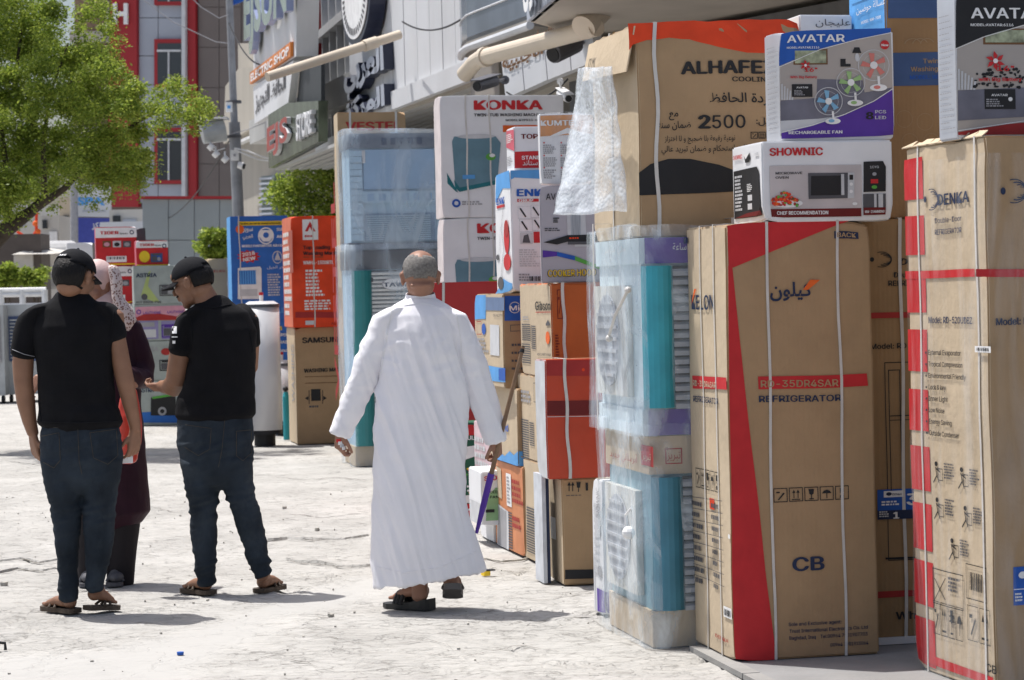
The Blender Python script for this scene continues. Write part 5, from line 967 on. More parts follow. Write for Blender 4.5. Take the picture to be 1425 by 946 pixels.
for k in range(3): f.ell(1270+k*10, 62, 12-k, 9, CARD, 2, 14, rin=0.88, a0=20, a1=170)
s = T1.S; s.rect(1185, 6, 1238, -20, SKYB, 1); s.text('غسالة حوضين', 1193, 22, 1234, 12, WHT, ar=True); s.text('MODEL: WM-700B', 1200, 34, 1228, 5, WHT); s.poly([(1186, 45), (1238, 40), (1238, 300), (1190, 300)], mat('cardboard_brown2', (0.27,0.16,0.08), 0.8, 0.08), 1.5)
T1.finish()
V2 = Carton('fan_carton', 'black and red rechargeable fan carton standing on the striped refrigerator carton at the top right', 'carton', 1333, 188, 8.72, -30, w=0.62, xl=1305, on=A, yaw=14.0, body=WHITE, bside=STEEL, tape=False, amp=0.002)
f = V2.F
f.poly([(1333, 186), (1500, 184), (1500, -28), (1331, -28)], ROOM, 0.6); f.poly([(1330, 67), (1330, -28), (1500, -28), (1500, 10), (1425, 34), (1370, 50)], BLACK, 1.6); f.line([(1330, 68), (1370, 51), (1425, 35)], 1, WHT, 3)
f.rect(1368, 62, 1500, 40, BROWN, 1.2); f.rect(1371, 59, 1500, 42, MATS['ink_landscape'], 1.5)
f.poly([(1333, 168), (1333, 126), (1500, 118), (1500, 158)], SOFA, 1.6)
for i in range(6): f.poly([(1333+i*4.2, 125), (1333+i*4.6, 96+i*3), (1335.5+i*4.6, 96+i*3), (1336+i*4.2, 125)], LGREY, 2.2)
rr = random.Random(3)
for i in range(60): f.ell(1356+rr.random()*70, 96+rr.random()*26, 1+rr.random()*2.5, 1+rr.random()*1.6, BLACK, 2.4, 6)
f.poly([(1333, 188), (1500, 186), (1500, 163), (1400, 173), (1333, 184)], RED2, 3); f.line([(1333, 182), (1400, 172), (1440, 166)], 1.2, WHT, 4)
f.text('AVATAR', 1351, 25.5, 1452, 18, WHT, 0.01, 5); f.text('MODEL:AVATAR:6116', 1350, 36.5, 1409, 4.5, WHT, 0.01, 5)
flower(f, 1384, 85, 14, RED); f.text("16\"", 1386, 99, 1409, 9, RED, 0.02, 8); f.text('with Big Battery', 1361, 113, 1420, 6, RED, 0.02, 6)
f.rect(1370, 152, 1412, 124, BLACK, 3); f.text('AVATAR', 1379, 134, 1401, 4, WHT, 0.01, 4); f.scribble(1372, 149, 1396, 137, 4, GREY, 4); f.ell(1405, 138, 3, 3, WHT, 4, 9)
s = V2.S; s.scribble(1311, 185, 1328, 15, 20, GREY, 2, seed=18, fill=0.14); V2.finish()
W1 = Carton('small_carton', 'white carton with handwriting peeping up behind the purple fan carton', 'carton', 1113, 50, 10.2, 20, 1186, d=0.3, base=2.45, body=WHITE, tape=False)
W1.F.text('عليجان', 1135, 38, 1183, 12, DGREY, ar=True); W1.finish()

# ================================================================ COOLER STACK
FROST = mat('cooler_shell_pale', (0.62,0.74,0.80), 0.4, 0.06, 4); TURQ = mat('cooler_turquoise', (0.04,0.33,0.42), 0.35, 0.12, 8); TURQD = mat('cooler_teal', (0.05,0.19,0.27), 0.4, 0.12, 8); GRILLE = mat('grille_grey', (0.36,0.38,0.42), 0.45, 0.1, 12); IVORY = mat('ivory_plastic', (0.62,0.62,0.58), 0.45, 0.06, 8)
def cooler(name, label, xc, yb, D, yt, xr, xl, on=None, base=None, w=None, shell=FROST, pillar=TURQ, top=PURPLE, topside=FROST, grille=GRILLE, foot=0.14, head=0.14, duct=True, seedn=0, film=FILM, side_duct=True):
    """evaporative cooler: shell, louvred front grille, corner pillars, side duct with round opening, head and foot bands, wrapped in film"""
    c = Carton(name, label, 'air cooler', xc, yb, D, yt, xr, xl=xl, w=w, on=on, base=base, body=shell, tape=False, amp=0.002)
    up = Vector((0, 0, 1)); r, d, W, DD, H = c.r, c.d, c.w, c.dep, c.h
    m = MB(); m.box(c.c+up*(H-head*H)-d*0.012-r*0.012, r*(W+0.024), d*(DD+0.024), up*head*H, top if top != PURPLE else shell); hb_ = m.build('head_band', c.root)
    if top == PURPLE:
        for z_, k_ in ((H-head*H, head*H), (0.002, foot*H)): m = MB(); m.box(c.c+up*z_-d*0.014+r*W*0.02, r*W*0.97, -d*0.003, up*k_, PURPLE); m.build('front_band', c.root)
    m = MB(); m.box(c.c-d*0.012-r*0.012+up*0.002, r*(W+0.024), d*(DD+0.024), up*foot*H, CARD2 if top != PURPLE else shell); m.build('foot_band', c.root)
    z0 = foot*H+0.01; z1 = H*(1-head)-0.01
    for u in (0.10, 0.90):
        m = MB(); m.tube([c.c+r*(W*u)-d*0.01+up*z0, c.c+r*(W*u)-d*0.01+up*z1], 0.075*W/0.7, pillar, 18); m.build('corner_pillar', c.root, smooth=False)
    m = MB(); m.box(c.c+r*W*0.2-d*0.012+up*z0, r*W*0.6, -d*0.006, up*(z1-z0), DARKIN); m.build('grille_back', c.root)
    n = max(8, int((z1-z0)/0.035)); proto = None
    for i in range(n):
        z = z0+(z1-z0)*(i+0.5)/n
        if proto is None:
            mb = MB(); p = c.c+r*W*0.2-d*0.02+up*z0; q = (z1-z0)/n
            mb.prism([p, p-d*0.018-up*0.006, p-d*0.018+up*q*0.35, p+up*q*0.62], r*W*0.6, grille); proto = mb.build('louvre', c.root, loc=p); proto.location = p-parent_loc(c.root); base_z = p.z
            continue
        o = proto.copy(); COL.objects.link(o); o.parent = c.root; o.location = proto.location+up*((z1-z0)*i/n)
    if side_duct:
        s = c.S; m = MB(); O = c.c+d*DD*0.22+up*(z0+0.04); Hh = (z1-z0)*0.80
        m.box(O-r*0.03, r*0.03, d*DD*0.74, up*Hh, IVORY); m.build('side_duct', c.root)
        m = MB(); cen = O-r*0.033+d*DD*0.40+up*Hh*0.5
        ring = [cen+d*DD*0.27*math.cos(a)+up*Hh*0.42*math.sin(a) for a in [2*math.pi*i/28 for i in range(28)]]
        m.prism(ring, -r*0.006, GRILLE); m.build('round_opening', c.root)
        for k in range(7):
            m = MB(); zz = -0.33+0.11*k; hw = DD*0.27*math.sqrt(max(0.02, 1-(zz/0.42)**2)); m.box(cen-r*0.0065-d*hw*0.95+up*Hh*zz, d*hw*1.9, -r*0.006, up*Hh*0.03, mat('duct_louvre', (0.45,0.47,0.50), 0.4)); m.build('louvre', c.root)
    c.root_parts = True
    if film: c.film(film, 0.042, 0.0, 1.0, 0.014, 'plastic_wrap', 0.04, 5.5)
    return c
C1 = cooler('air_cooler', 'teal air cooler in cloudy plastic on a cardboard foot, lowest of the two wrapped coolers', 912, 902, 10.02, 607, None, 850, base=0.002, w=0.62, pillar=TURQD, top=CARD2, head=0.18, foot=0.17, shell=mat('cooler_shell_steel', (0.20,0.36,0.44), 0.45, 0.1, 5), film=FILM)
s = C1.S; s.off = 0.02
s2 = Face(C1.c+C1.d*C1.dep-C1.r*0.014, -C1.d, -C1.r); s2.text('آبرساني جديد', 850, 640, 888, 17, RED2, ar=True); s2.rect(893, 646, 909, 622, RED2, 1); s2.text('تبريز', 895, 641, 907, 12, CARD2, ar=True, lay=3); s2.done('printed_side', C1.root)
f2 = Face(C1.c-C1.d*0.014, C1.r, -C1.d); f2.frame(926, 646, 949, 623, 1.6, RED2, 1); f2.text('تبريز', 928, 642, 947, 13, RED2, ar=True); f2.done('printed_front', C1.root)
mb = MB(); fs_ = C1.S; p0 = fs_.w(*fs_.uv(902, 706), 0.07)
mb.tube([p0, fs_.w(*fs_.uv(897, 715), 0.08), fs_.w(*fs_.uv(897, 730), 0.08), fs_.w(*fs_.uv(898, 738), 0.075)], 0.006, WHT, 8); mb.ball(fs_.w(*fs_.uv(901, 740), 0.08), 0.028, WHT, 10, 7); mb.build('power_plug', C1.root)
C2 = cooler('air_cooler', 'turquoise air cooler in clear plastic, middle of the stack under the large cooler carton', 898, 610, 10.02, 331, None, 836, on=C1, w=0.62, pillar=TURQ, top=PURPLE, head=0.13, foot=0.13)
C2.root['label'] = 'turquoise air cooler wrapped in clear plastic with purple bands, under the ALHAFEZ carton'
f2 = Face(C2.c-C2.d*0.014, C2.r, -C2.d); f2.text('ساعة', 936, 348, 955, 10, WHT, ar=True); f2.done('printed_front', C2.root)
s2 = Face(C2.c+C2.d*C2.dep-C2.r*0.014, -C2.d, -C2.r); s2.text('هلي سامر', 842, 356, 872, 11, WHT, ar=True); s2.done('printed_side', C2.root)
mb = MB(); fs_ = C2.S
mb.tube([fs_.w(*fs_.uv(899+5, 403), 0.09), fs_.w(*fs_.uv(889, 438), 0.10), fs_.w(*fs_.uv(876, 468), 0.09)], 0.007, STRAP, 8); mb.ball(fs_.w(*fs_.uv(904, 403), 0.09), 0.014, STRAP, 8, 6); mb.ball(fs_.w(*fs_.uv(877, 470), 0.09), 0.016, STRAP, 8, 6); mb.build('carry_cord', C2.root)
for c_, fr, sd_ in ((C1, (0.35,), ()), (C2, (0.62,), (0.3,))): c_.strap(us=fr, side=sd_, wd=0.014, off=0.075)
C1.finish(); C2.finish()
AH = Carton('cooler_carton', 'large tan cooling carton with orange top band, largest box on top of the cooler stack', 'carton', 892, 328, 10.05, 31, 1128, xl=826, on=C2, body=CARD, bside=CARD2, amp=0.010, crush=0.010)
f = AH.F
f.gridpoly([f.uv(*p) for p in [(875, 70), (880, 62), (900, 55), (930, 52), (960, 55), (1000, 66), (1040, 74), (1070, 74), (1116, 60), (1113, 26), (873, 31)]], ORED, 0.001)
f.gridpoly([f.uv(*p) for p in [(890, 272), (1123, 262), (1122, 240), (1090, 245), (1060, 246), (1030, 240), (1000, 229), (960, 221), (930, 221), (905, 228), (889, 240)]], BLACK, 0.001)
f.text('ALHAFEZ', 949, 103, 1078, 22, BLACK, 0.03); f.text('COOLING', 1019, 114, 1074, 8, BLACK, 0.01); f.text('مبردة الحافظ', 987, 148, 1085, 18, BLACK, 0.012, ar=True)
f.text('مع', 930, 168, 943, 11, BLACK, 0.01, ar=True); f.text('ضمان سنه', 914, 182, 960, 13, BLACK, 0.01, ar=True); f.text('2', 972, 179, 986, 22, BLACK, 0.04); f.text('500', 990, 179, 1036, 22, BLACK, 0.0); f.text('موديل:', 1051, 176, 1090, 12, BLACK, 0.01, ar=True)
f.text('نوعية رفيعة بلا ضجيج و لا اهتزاز', 924, 201, 1022, 12, BLACK, 0.004, ar=True); f.text('ذات استحكام و ضمان تبريد عالي', 920, 216, 1040, 13, BLACK, 0.004, ar=True)
icons(f, 1043, 194, 1075, 184, BLACK, 3)
AH.strap(us=(0.10,), side=(0.45,), wd=0.016, slack=0.006)
AH.finish()
# folded down lid flap on the side with lettering
fl = MB(); S_ = AH.S; dd = AH.dep; fl_face = Face(S_.O+S_.N*0.03, S_.U, S_.N)
a = S_.w(0, AH.h-0.005, 0.006); b = S_.w(dd+0.01, AH.h-0.005, 0.006); c_ = S_.w(dd*0.97, AH.h-0.20, 0.035); e = S_.w(0.0, AH.h-0.17, 0.04)
fl.prism([a, b, c_, e], S_.N*0.006, CARD2); fo = fl.build('lid_flap', AH.root)
ff = Face(e+S_.N*0.0065, (c_-e), (b-a).cross(a-e)*-1 if ((b-a).cross(a-e)).dot(S_.N) < 0 else (b-a).cross(a-e), V=((a-e).normalized()))
vs, fs = text2d('12 MONTHS GUARANTY', 0.0); mx_ = max(v[0] for v in vs)
ff.mb.mesh([e+(c_-e)*(0.08+0.84*v[0]/mx_)+(a-e)*(0.30+v[1]*0.42)+S_.N*0.0085 for v in vs], fs, BLACK); ff.mb.build('lettering', fo, loc=parent_loc(AH.root)); 
# hanging bubble wrap
BUB = plastic_film('bubble_wrap', (0.8,0.85,0.9), 0.30, 0.35, 8.0, 0.3, (1,1,1))
def bubble_sheet():
    n_, b_ = BUB.node_tree, BUB.node_tree.nodes['Principled BSDF']
    vo = n_.nodes.new('ShaderNodeTexVoronoi'); vo.inputs['Scale'].default_value = 55; tc = n_.nodes.new('ShaderNodeTexCoord'); n_.links.new(tc.outputs['Object'], vo.inputs['Vector'])
    bp = n_.nodes.new('ShaderNodeBump'); bp.inputs['Strength'].default_value = 1.0; bp.inputs['Distance'].default_value = 0.003; bp.invert = True; n_.links.new(vo.outputs['Distance'], bp.inputs['Height']); n_.links.new(bp.outputs[0], b_.inputs['Normal'])
    bm = bmesh.new(); nu, nv = 26, 34; grid = []
    # corner pixels (with outward distance): hangs from under the flap, flares out to the left at its foot
    for j in range(nv+1):
        t = j/nv; row = []
        xl_ = 812+(780-812)*(t**1.6 if t > 0.3 else 0.3**1.6*t/0.3); yl = 95+(298-95)*t; xr_ = 858+(880-858)*t; yr = 92+(294-92)*t
        for i in range(nu+1):
            k = i/nu; x = xl_+(xr_-xl_)*k; y = yl+(yr-yl)*k
            D_ = 10.05+0.62*(1-k)*(1-t)+0.36*(1-k)*t-0.02
            q = P(x, y, D_)
            q = q-AH.r*(0.02+0.02*t*(1-k))+noise.noise_vector(q*9)*0.02*(0.4+t)
            row.append(bm.verts.new(q-parent_loc(AH.root)))
        grid.append(row)
    for j in range(nv):
        for i in range(nu): bm.faces.new((grid[j][i], grid[j][i+1], grid[j+1][i+1], grid[j+1][i])).smooth = True
    me = bpy.data.meshes.new('bubble_wrap'); me.materials.append(BUB); bm.to_mesh(me); bm.free(); o = link(bpy.data.objects.new('bubble_wrap', me), AH.root)
    md = o.modifiers.new('thickness', 'SOLIDIFY'); md.thickness = 0.003
bubble_sheet()

# ================================================================ ROW BEHIND THE COOLER STACK
NV = Carton('flat_carton', 'narrow white carton with a purple foot standing upright beside the wrapped coolers', 'carton', 842, 856, 11.0, 668, w=0.5, xl=825, base=0.003, body=WHITE, tape=True)
s = NV.S; s.poly([(833, 850), (843, 855), (842, 823), (832, 818)], PURPLE, 2); s.scribble(829, 800, 835, 700, 10, LGREY, 2, seed=6); s.rect(829, 745, 836, 728, LGREY, 2); s.ell(836, 795, 3, 8, GREY, 3, 12); s.vtext('SHOWNIC', 836, 722, 680, 5, GREY); f = NV.F; f.poly([(843, 856), (900, 854), (900, 820), (842, 824)], PURPLE, 2); NV.finish()
# lone carton with thick white board beside it
P1c = Carton('washing_carton', 'plain tan carton with a dark stripe at its foot, under the glossy red carton', 'carton', 785, 815, 12.2, 666, 862, xl=762, base=0.003, body=CARD, bside=CARD2, amp=0.004)
f = P1c.F; f.poly([(786, 806), (870, 803), (870, 791), (786, 793)], BLACK, 2)
for x in (792, 797): f.line([(x, 683), (x, 673)], 1.3, BLACK); f.poly([(x-2.5, 675), (x+2.5, 675), (x, 670)], BLACK, 3)
f.poly([(802, 670), (808, 670), (807, 678), (803, 678)], BLACK, 3); f.line([(805, 678), (805, 684)], 1.2, BLACK); f.rect(815, 682, 818, 671, BLACK, 3); f.scribble(788, 690, 820, 687, 1, DGREY)
s = P1c.S; s.rect(768, 748, 774, 720, WHT, 2); P1c.finish()
RDc = Carton('air_conditioner_carton', 'glossy red carton with a pale strap standing on the plain tan carton', 'carton', 762, 657, 12.15, 501, 862, xl=746, on=P1c, body=DEEPRED, bside=mat('silver_film', (0.55,0.58,0.62), 0.3, 0.2, 6, 0.4, 12, metal=0.1), amp=0.004)
f = RDc.F; f.poly([(762, 578), (870, 577), (870, 556), (762, 558)], MAROON, 1); f.poly([(761, 523), (870, 522), (870, 500), (761, 501)], RED2, 1); f.line([(762, 580), (870, 578)], 0.8, LGREY, 2); f.ell(812, 514, 2.2, 2.4, ORED, 3, 12)
RDc.strap(us=(0.30,), wd=0.016); RDc.finish()
BD = MB(); q = P(757, 812, 12.3); q.z = 0.003; r_, d_ = axes(YAW)
BDt = thing('foam_panel', Vector(q), 'tall silvery white panel leaning flat beside the plain tan carton', 'panel')
BD.box(q, r_*0.02, d_*0.20, Vector((0, 0, 0.555)), mat('silver_panel', (0.52,0.56,0.62), 0.35, 0.2, 8, 0.3, 12)); BD.build('panel_sheet', BDt); BD = MB(); BD.box(q+r_*0.022+d_*0.004, r_*0.016, d_*0.19, Vector((0, 0, 0.552)), NAVY); BD.build('backing_sheet', BDt)
# column of air conditioner cartons with louvre prints
def grille_print(s, x0, y0, x1, y1, n, m=DGREY): s.bars(x0, y0, x1, y1, n, m, 2, 0.55)
GA = Carton('air_conditioner_carton', 'pale long carton with printed louvres, lowest of the column left of the plain tan carton', 'carton', 775, 803, 12.75, 651, w=0.62, xl=730, base=0.003, body=CARD, bside=CARD2, amp=0.006)
grille_print(GA.S, 735, 736, 748, 708, 9); grille_print(GA.S, 735, 766, 748, 742, 9); GA.finish()
GB = Carton('air_conditioner_carton', 'pale dented long carton with printed louvres left of the glossy red carton', 'carton', 772, 650, 12.75, 527, w=0.62, xl=722, on=GA, body=CARD, bside=CARD2, amp=0.006, crush=0.01)
grille_print(GB.S, 724, 610, 737, 584, 9); grille_print(GB.S, 724, 638, 737, 614, 9); grille_print(GB.S, 739, 620, 744, 588, 11); GB.S.scribble(726, 560, 744, 545, 3, GREY); GB.S.frame(744, 560, 760, 535, 1, DGREY); GB.finish()
GC = Carton('air_conditioner_carton', 'beige and orange air conditioner carton with a strap under the cooker hood carton', 'carton', 769, 527, 12.75, 394, 866, xl=724, on=GB, body=DEEPOR, bside=CARD2, amp=0.006, crush=0.01)
s = GC.S; s.text('Gibson', 746, 431, 767, 15, BLACK, 0.01); s.line([(746, 434), (767, 434)], 0.8, RED); grille_print(s, 727, 474, 739, 450, 9); grille_print(s, 727, 505, 739, 478, 9); grille_print(s, 741, 485, 746, 452, 12); s.text('AIR CONDITIONER', 749, 494, 767, 4, DGREY); s.ell(763, 470, 3, 9, ORANGE, 3, 12); s.poly([(760, 450), (763, 445), (766, 450), (766, 453), (760, 453)], DGREY, 2); s.scribble(728, 446, 740, 440, 2, GREY)
f = GC.F; f.scribble(773, 500, 778, 465, 9, MAROON, 2); icons(f, 775, 444, 782, 402, MAROON, 1); GC.strap(us=(0.18,), wd=0.017); GC.finish()
CH = Carton('cooker_hood_carton', 'grey cooker hood carton with yellow lettering under the shelf carton beside the bubble wrap', 'carton', 754, 394, 12.8, 258, 850, xl=751, d=None, on=GC, body=mat('grey_card', (0.42,0.40,0.44), 0.5, 0.06, 3), tape=False, amp=0.002)
f = CH.F; f.text('AVATAR', 760, 278, 800, 11, BLACK, 0.0); f.text('Lifestyle', 772, 286, 796, 5, DGREY, italic=0.3)
f.rect(790, 332, 815, 296, LGREY, 1); f.rect(795, 332, 808, 296, mat('ink_steel', (0.35,0.38,0.42), 0.3, 0.3, 30, stretch=(8,8,0.2)), 1.6)
f.poly([(756, 337), (790, 327), (830, 326), (840, 330), (840, 336), (790, 336), (775, 340)], BLACK, 3); f.scribble(792, 333, 812, 329, 1, ORED, 5); f.rect(800, 343, 816, 336, LGREY, 2); f.poly([(790, 340), (826, 340), (826, 336), (790, 336)], DGREY, 4)
f.poly([(755, 358), (755, 348), (775, 350), (800, 356), (826, 367), (826, 372), (800, 362), (775, 356)], PURPLE, 2); f.poly([(775, 356), (775, 350), (800, 356), (800, 362)], BLUE, 3); f.poly([(800, 362), (800, 356), (840, 372), (840, 377)], GREEN, 3)
f.text('COOKER HOOD', 762, 385, 830, 12, BLACK, 0.03, 3); f.text('COOKER HOOD', 762.6, 384.4, 829, 11, YELLOW, 0.005, 4); f.scribble(758, 322, 786, 316, 2, DGREY); f.scribble(770, 310, 780, 302, 3, BLACK, seed=5, gap=0.1); f.finish if False else None; CH.finish()
KU = Carton('shelf_carton', 'white and orange shrink wrapped carton standing on the grey cooker hood carton', 'carton', 753, 257, 12.85, 158, 826, xl=749, on=CH, body=WHITE, tape=False, amp=0.005)
f = KU.F; ORP = ink('orange_pale', (0.62,0.30,0.14)); f.poly([(752, 190), (826, 186), (826, 159), (752, 161)], ORP, 1); f.poly([(760, 192), (790, 178), (826, 190), (826, 196), (790, 186)], WHT, 2); f.text('KUMTEL', 753, 175, 806, 9, WHT, 0.02, 3)
for x0 in (756, 780): 
    for y0 in (210, 228, 245): f.scribble(x0, y0+5, x0+19, y0-9, 5, GREY, 2, seed=int(x0+y0)); f.rect(x0, y0-10, x0+2, y0-12, RED, 3)
KU.film(THINF, 0.004, 0, 1.0, 0.006, 'plastic_wrap'); KU.finish()
# ---- column of the blue and white air conditioner cartons
OG = Carton('air_conditioner_carton', 'faded orange air conditioner carton on the ground with a printed grey grille', 'carton', 730, 780, 13.5, 650, w=0.4, xl=689, base=0.003, body=CARD, bside=ink('orange_faded', (0.56,0.22,0.10)), amp=0.004)
s = OG.S; s.poly([(693, 759), (709, 769), (708, 712), (692, 700)], LGREY, 1.4); s.poly([(694, 756), (706, 764), (705, 712), (693, 704)], GREY, 2); grille_print(s, 709, 762, 713, 712, 14, DGREY); s.rect(706, 703, 712, 660, WHT, 2); s.scribble(707, 700, 711, 663, 8, GREY, 3); s.poly([(692, 690), (699, 694), (698, 652), (691, 648)], CARD2, 2); s.scribble(714, 700, 728, 670, 4, RED2, 2); s.scribble(714, 735, 728, 722, 2, RED2, 2); OG.finish()
MD = Carton('air_conditioner_carton', 'tan carton with a wavy blue foot, standing on the faded orange carton', 'carton', 722, 650, 13.55, 541, w=0.34, xl=680, on=OG, body=CARD, bside=CARD2, amp=0.004)
s = MD.S; s.poly([(684, 655), (722, 652), (722, 628), (716, 633), (710, 627), (703, 634), (696, 629), (690, 636), (683, 632)], SKYB, 2); f = MD.F; f.poly([(722, 652), (745, 651), (745, 628), (722, 628)], SKYB, 2); s.text('Mid', 700, 598, 708, 12, BLUE, 0.02); MD.finish()
MI = Carton('air_conditioner_carton', 'tan and pale blue air conditioner carton near the tip of the walking stick', 'carton', 702, 538, 13.65, 409, w=0.36, xl=662, on=MD, body=CARD, bside=CARD2, amp=0.005)
MI.root['label'] = 'tan carton with sky blue corner bands under the vacuum cleaner carton'
s = MI.S; s.poly([(662, 444), (676, 444), (676, 411), (661, 411)], SKYB, 1); s.poly([(676, 432), (702, 432), (702, 414), (676, 414)], ink('slate_blue', (0.13,0.19,0.32)), 1); s.rect(683, 493, 695, 452, LGREY, 1.5); s.poly([(664, 526), (704, 532), (704, 512), (664, 505)], SKYB, 1); s.frame(665, 465, 671, 447, 1, RED2); s.ell(674, 458, 2.6, 8, BLUE, 2, 12); s.scribble(664, 500, 681, 470, 6, GREY, 2); s.text('QUALITY', 687, 440, 700, 4, DGREY); s.poly([(695, 528), (704, 530), (704, 512), (695, 512)], BLUE, 2)
f = MI.F; f.poly([(702, 446), (760, 446), (760, 412), (702, 412)], BLUE, 1); f.ell(716, 428, 8, 8, LGREY, 2, 20, rin=0.85, a0=30, a1=350); f.text('Midea', 709, 432, 745, 8, WHT, 0.01, 4); f.frame(710, 461, 740, 451, 0.8, DGREY)
for i in range(4): f.scribble(712, 482+i*11, 745, 476+i*11, 1, DGREY, 2, seed=i+30)
MI.finish()
EN = Carton('vacuum_cleaner_carton', 'white vacuum cleaner carton with a blue peaked top edge beside the cooker hood carton', 'carton', 714, 405, 13.7, 238, w=0.32, xl=690, on=MI, body=WHITE, tape=False, amp=0.003)
f = EN.F; s = EN.S; f.poly([(711, 250), (716, 247), (760, 249), (760, 236), (710, 237)], SKYB, 1); f.text('ENKO', 720, 273, 768, 12, BLUE, 0.03); f.rect(720, 281, 768, 276, RED, 2); f.text('GRUP', 722, 281, 742, 5, WHT, 0.02, 4)
for x0, y0 in ((724, 290), (742, 288), (726, 308), (744, 306)): f.line([(x0, y0), (x0+8, y0+12)], 2.2, BLACK); f.frame(x0-3, y0+15, x0+15, y0-3, 0.5, LGREY)
f.rect(724, 340, 741, 324, LGREY, 2); f.rect(743, 338, 768, 322, RED, 2); f.poly([(727, 338), (738, 338), (735, 326), (729, 328)], DGREY, 3); f.scribble(723, 372, 755, 346, 8, LGREY, 2); f.scribble(722, 392, 745, 380, 3, GREY, 2); f.barcode(737, 391, 760, 384, BLACK)
s.poly([(690, 244), (709, 237), (711, 262), (700, 262), (690, 282)], SKYB, 1); s.poly([(690, 410), (713, 405), (713, 396), (701, 388)], SKYB, 2); s.text('ENK', 692, 285, 703, 11, BLUE, 0.02); s.rect(692, 290, 703, 284, RED, 2); s.ell(706, 330, 3.6, 24, RED, 3, 18); s.ell(706, 318, 3, 12, RED2, 4, 12); s.ell(707, 365, 5, 12, RED, 4, 14); s.line([(702, 275), (699, 320), (702, 345), (698, 390)], 1.4, DGREY, 3); s.ell(694, 358, 2, 4, DGREY, 3, 10); s.ell(698, 394, 4, 9, DGREY, 4, 12); s.line([(698, 315), (696, 350)], 1.2, GREY, 3); EN.finish()
TO = Carton('stand_carton', 'small white and red stand carton on top of the vacuum cleaner carton', 'carton', 716, 236, 13.75, 176, w=0.42, xl=705, on=EN, body=WHITE, tape=False, amp=0.002)
f = TO.F; s = TO.S; f.poly([(716, 234), (780, 233), (780, 209), (716, 211)], RED, 1); f.text('TOP', 725, 193, 748, 8, MAROON, 0.02); f.text('STAND', 726, 222, 752, 6.5, WHT, 0.01); f.text('ستاند', 727, 230, 748, 7, WHT, ar=True); s.poly([(705, 205), (716, 210), (715, 180), (705, 182)], ink('rose', (0.55,0.10,0.14)), 1); s.scribble(706, 200, 714, 184, 5, WHT, 2); s.scribble(706, 232, 714, 216, 6, GREY, 2); TO.finish()
# red carton behind the old man, konka washing machines above and behind
RX = Carton('refrigerator_carton', 'plain dark red carton with a white strap behind the shoulder of the man in white', 'carton', 604, 718, 16.6, 393, 715, d=0.55, base=0.003, body=mat('red_card', (0.42,0.03,0.03), 0.6, 0.08, 5, 0.2, 25), amp=0.003)
RX.strap(us=(0.17,), wd=0.018); RX.finish()
KD = None; KWM = []
TUBG = ink('tub_blue', (0.13,0.24,0.30)); TUBT = ink('tub_teal', (0.02,0.16,0.19))
LK = ['white carton with a pictured grey tub, hidden low behind the red carton', 'white twin tub carton under the highest one, left of the vacuum cleaner carton', 'white twin tub washing machine carton, highest, with red lettering and a pictured blue tub']
for i, (yb_, yt_, xc_, xr_, xl_) in enumerate(((676, 474, 622, 790, 612), (472, 304, 620, 788, 610), (301, 133, 616, 786, 605))):
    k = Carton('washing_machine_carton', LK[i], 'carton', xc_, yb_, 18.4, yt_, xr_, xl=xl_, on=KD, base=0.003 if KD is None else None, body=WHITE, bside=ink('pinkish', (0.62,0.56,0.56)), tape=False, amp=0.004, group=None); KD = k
    if i == 0: KD.finish(); continue
    f = k.F; o = 0 if i == 2 else 171; x = 0 if i == 2 else 4
    f.text('KONKA', 661+x, 153+o, 754+x, 16, RED, 0.03); f.text('TWIN-TUB WASHING MACHINE', 660+x, 162.5+o, 758+x, 5, BLACK, 0.02); f.text('MODEL:KXPB10-MB', 704+x, 169+o, 752+x, 3.6, BLACK, 0.01)
    if i == 2: f.rect(700, 184, 765, 174, ORANGE, 2)
    f.poly([(629+x, 197+o), (632+x, 190+o), (690+x, 190+o), (697+x, 199+o), (692+x, 255+o), (640+x, 267+o), (634+x, 262+o)], TUBG, 2); f.poly([(634+x, 262+o), (640+x, 267+o), (692+x, 256+o), (693+x, 250+o), (640+x, 261+o), (632+x, 250+o)], TUBT, 3); f.ell(663+x, 190+o, 26, 3, LGREY, 2.5, 20)
    f.poly([(622+x, 240+o), (638+x, 268+o), (634+x, 266+o), (623+x, 255+o)], TUBT, 1.5); f.rect(644+x, 249+o, 661+x, 243+o, SKYB, 4); f.ell(683+x, 218+o, 7, 5, GREEN, 4, 12); f.ell(685+x, 216+o, 4, 2.6, WHT, 5, 12); f.ell(635+x, 283+o, 6, 6, BLUE, 3, 14, rin=0.5); f.scribble(643+x, 286+o, 680+x, 279+o, 2, GREY, 3)
    k.strap(us=(0.21, 0.40), wd=0.012); k.finish()
KD.root
# odd cartons near the cane
SF = Carton('fan_carton', 'white ceiling fan carton with a green label beside the walking stick', 'carton', 671, 742, 14.2, 655, 708, xl=653, base=0.12, body=WHITE, tape=False, amp=0.003)
SF.root['label'] = 'small white ceiling fan carton with a green label behind the walking stick'
f = SF.F; f.text('SHOWNIC', 674, 668, 716, 8, RED, 0.03); f.poly([(676, 725), (715, 722), (715, 676), (690, 678), (678, 690)], ink('leaf_green', (0.25,0.42,0.22)), 1); f.text('CEILING', 682, 686, 704, 4.5, BLACK, 0.01); f.text('FAN', 682, 693, 694, 4.5, BLACK, 0.01); f.rect(676, 713, 688, 708, BLACK, 3); s = SF.S; s.rect(655, 735, 668, 700, LGREY, 1); SF.finish()
SB = Carton('small_carton', 'small plain white carton on the ground beneath the ceiling fan carton', 'carton', 688, 768, 14.35, 744, 706, xl=668, base=0.003, top=SF.zb-0.002, body=WHITE, tape=False); SB.finish()
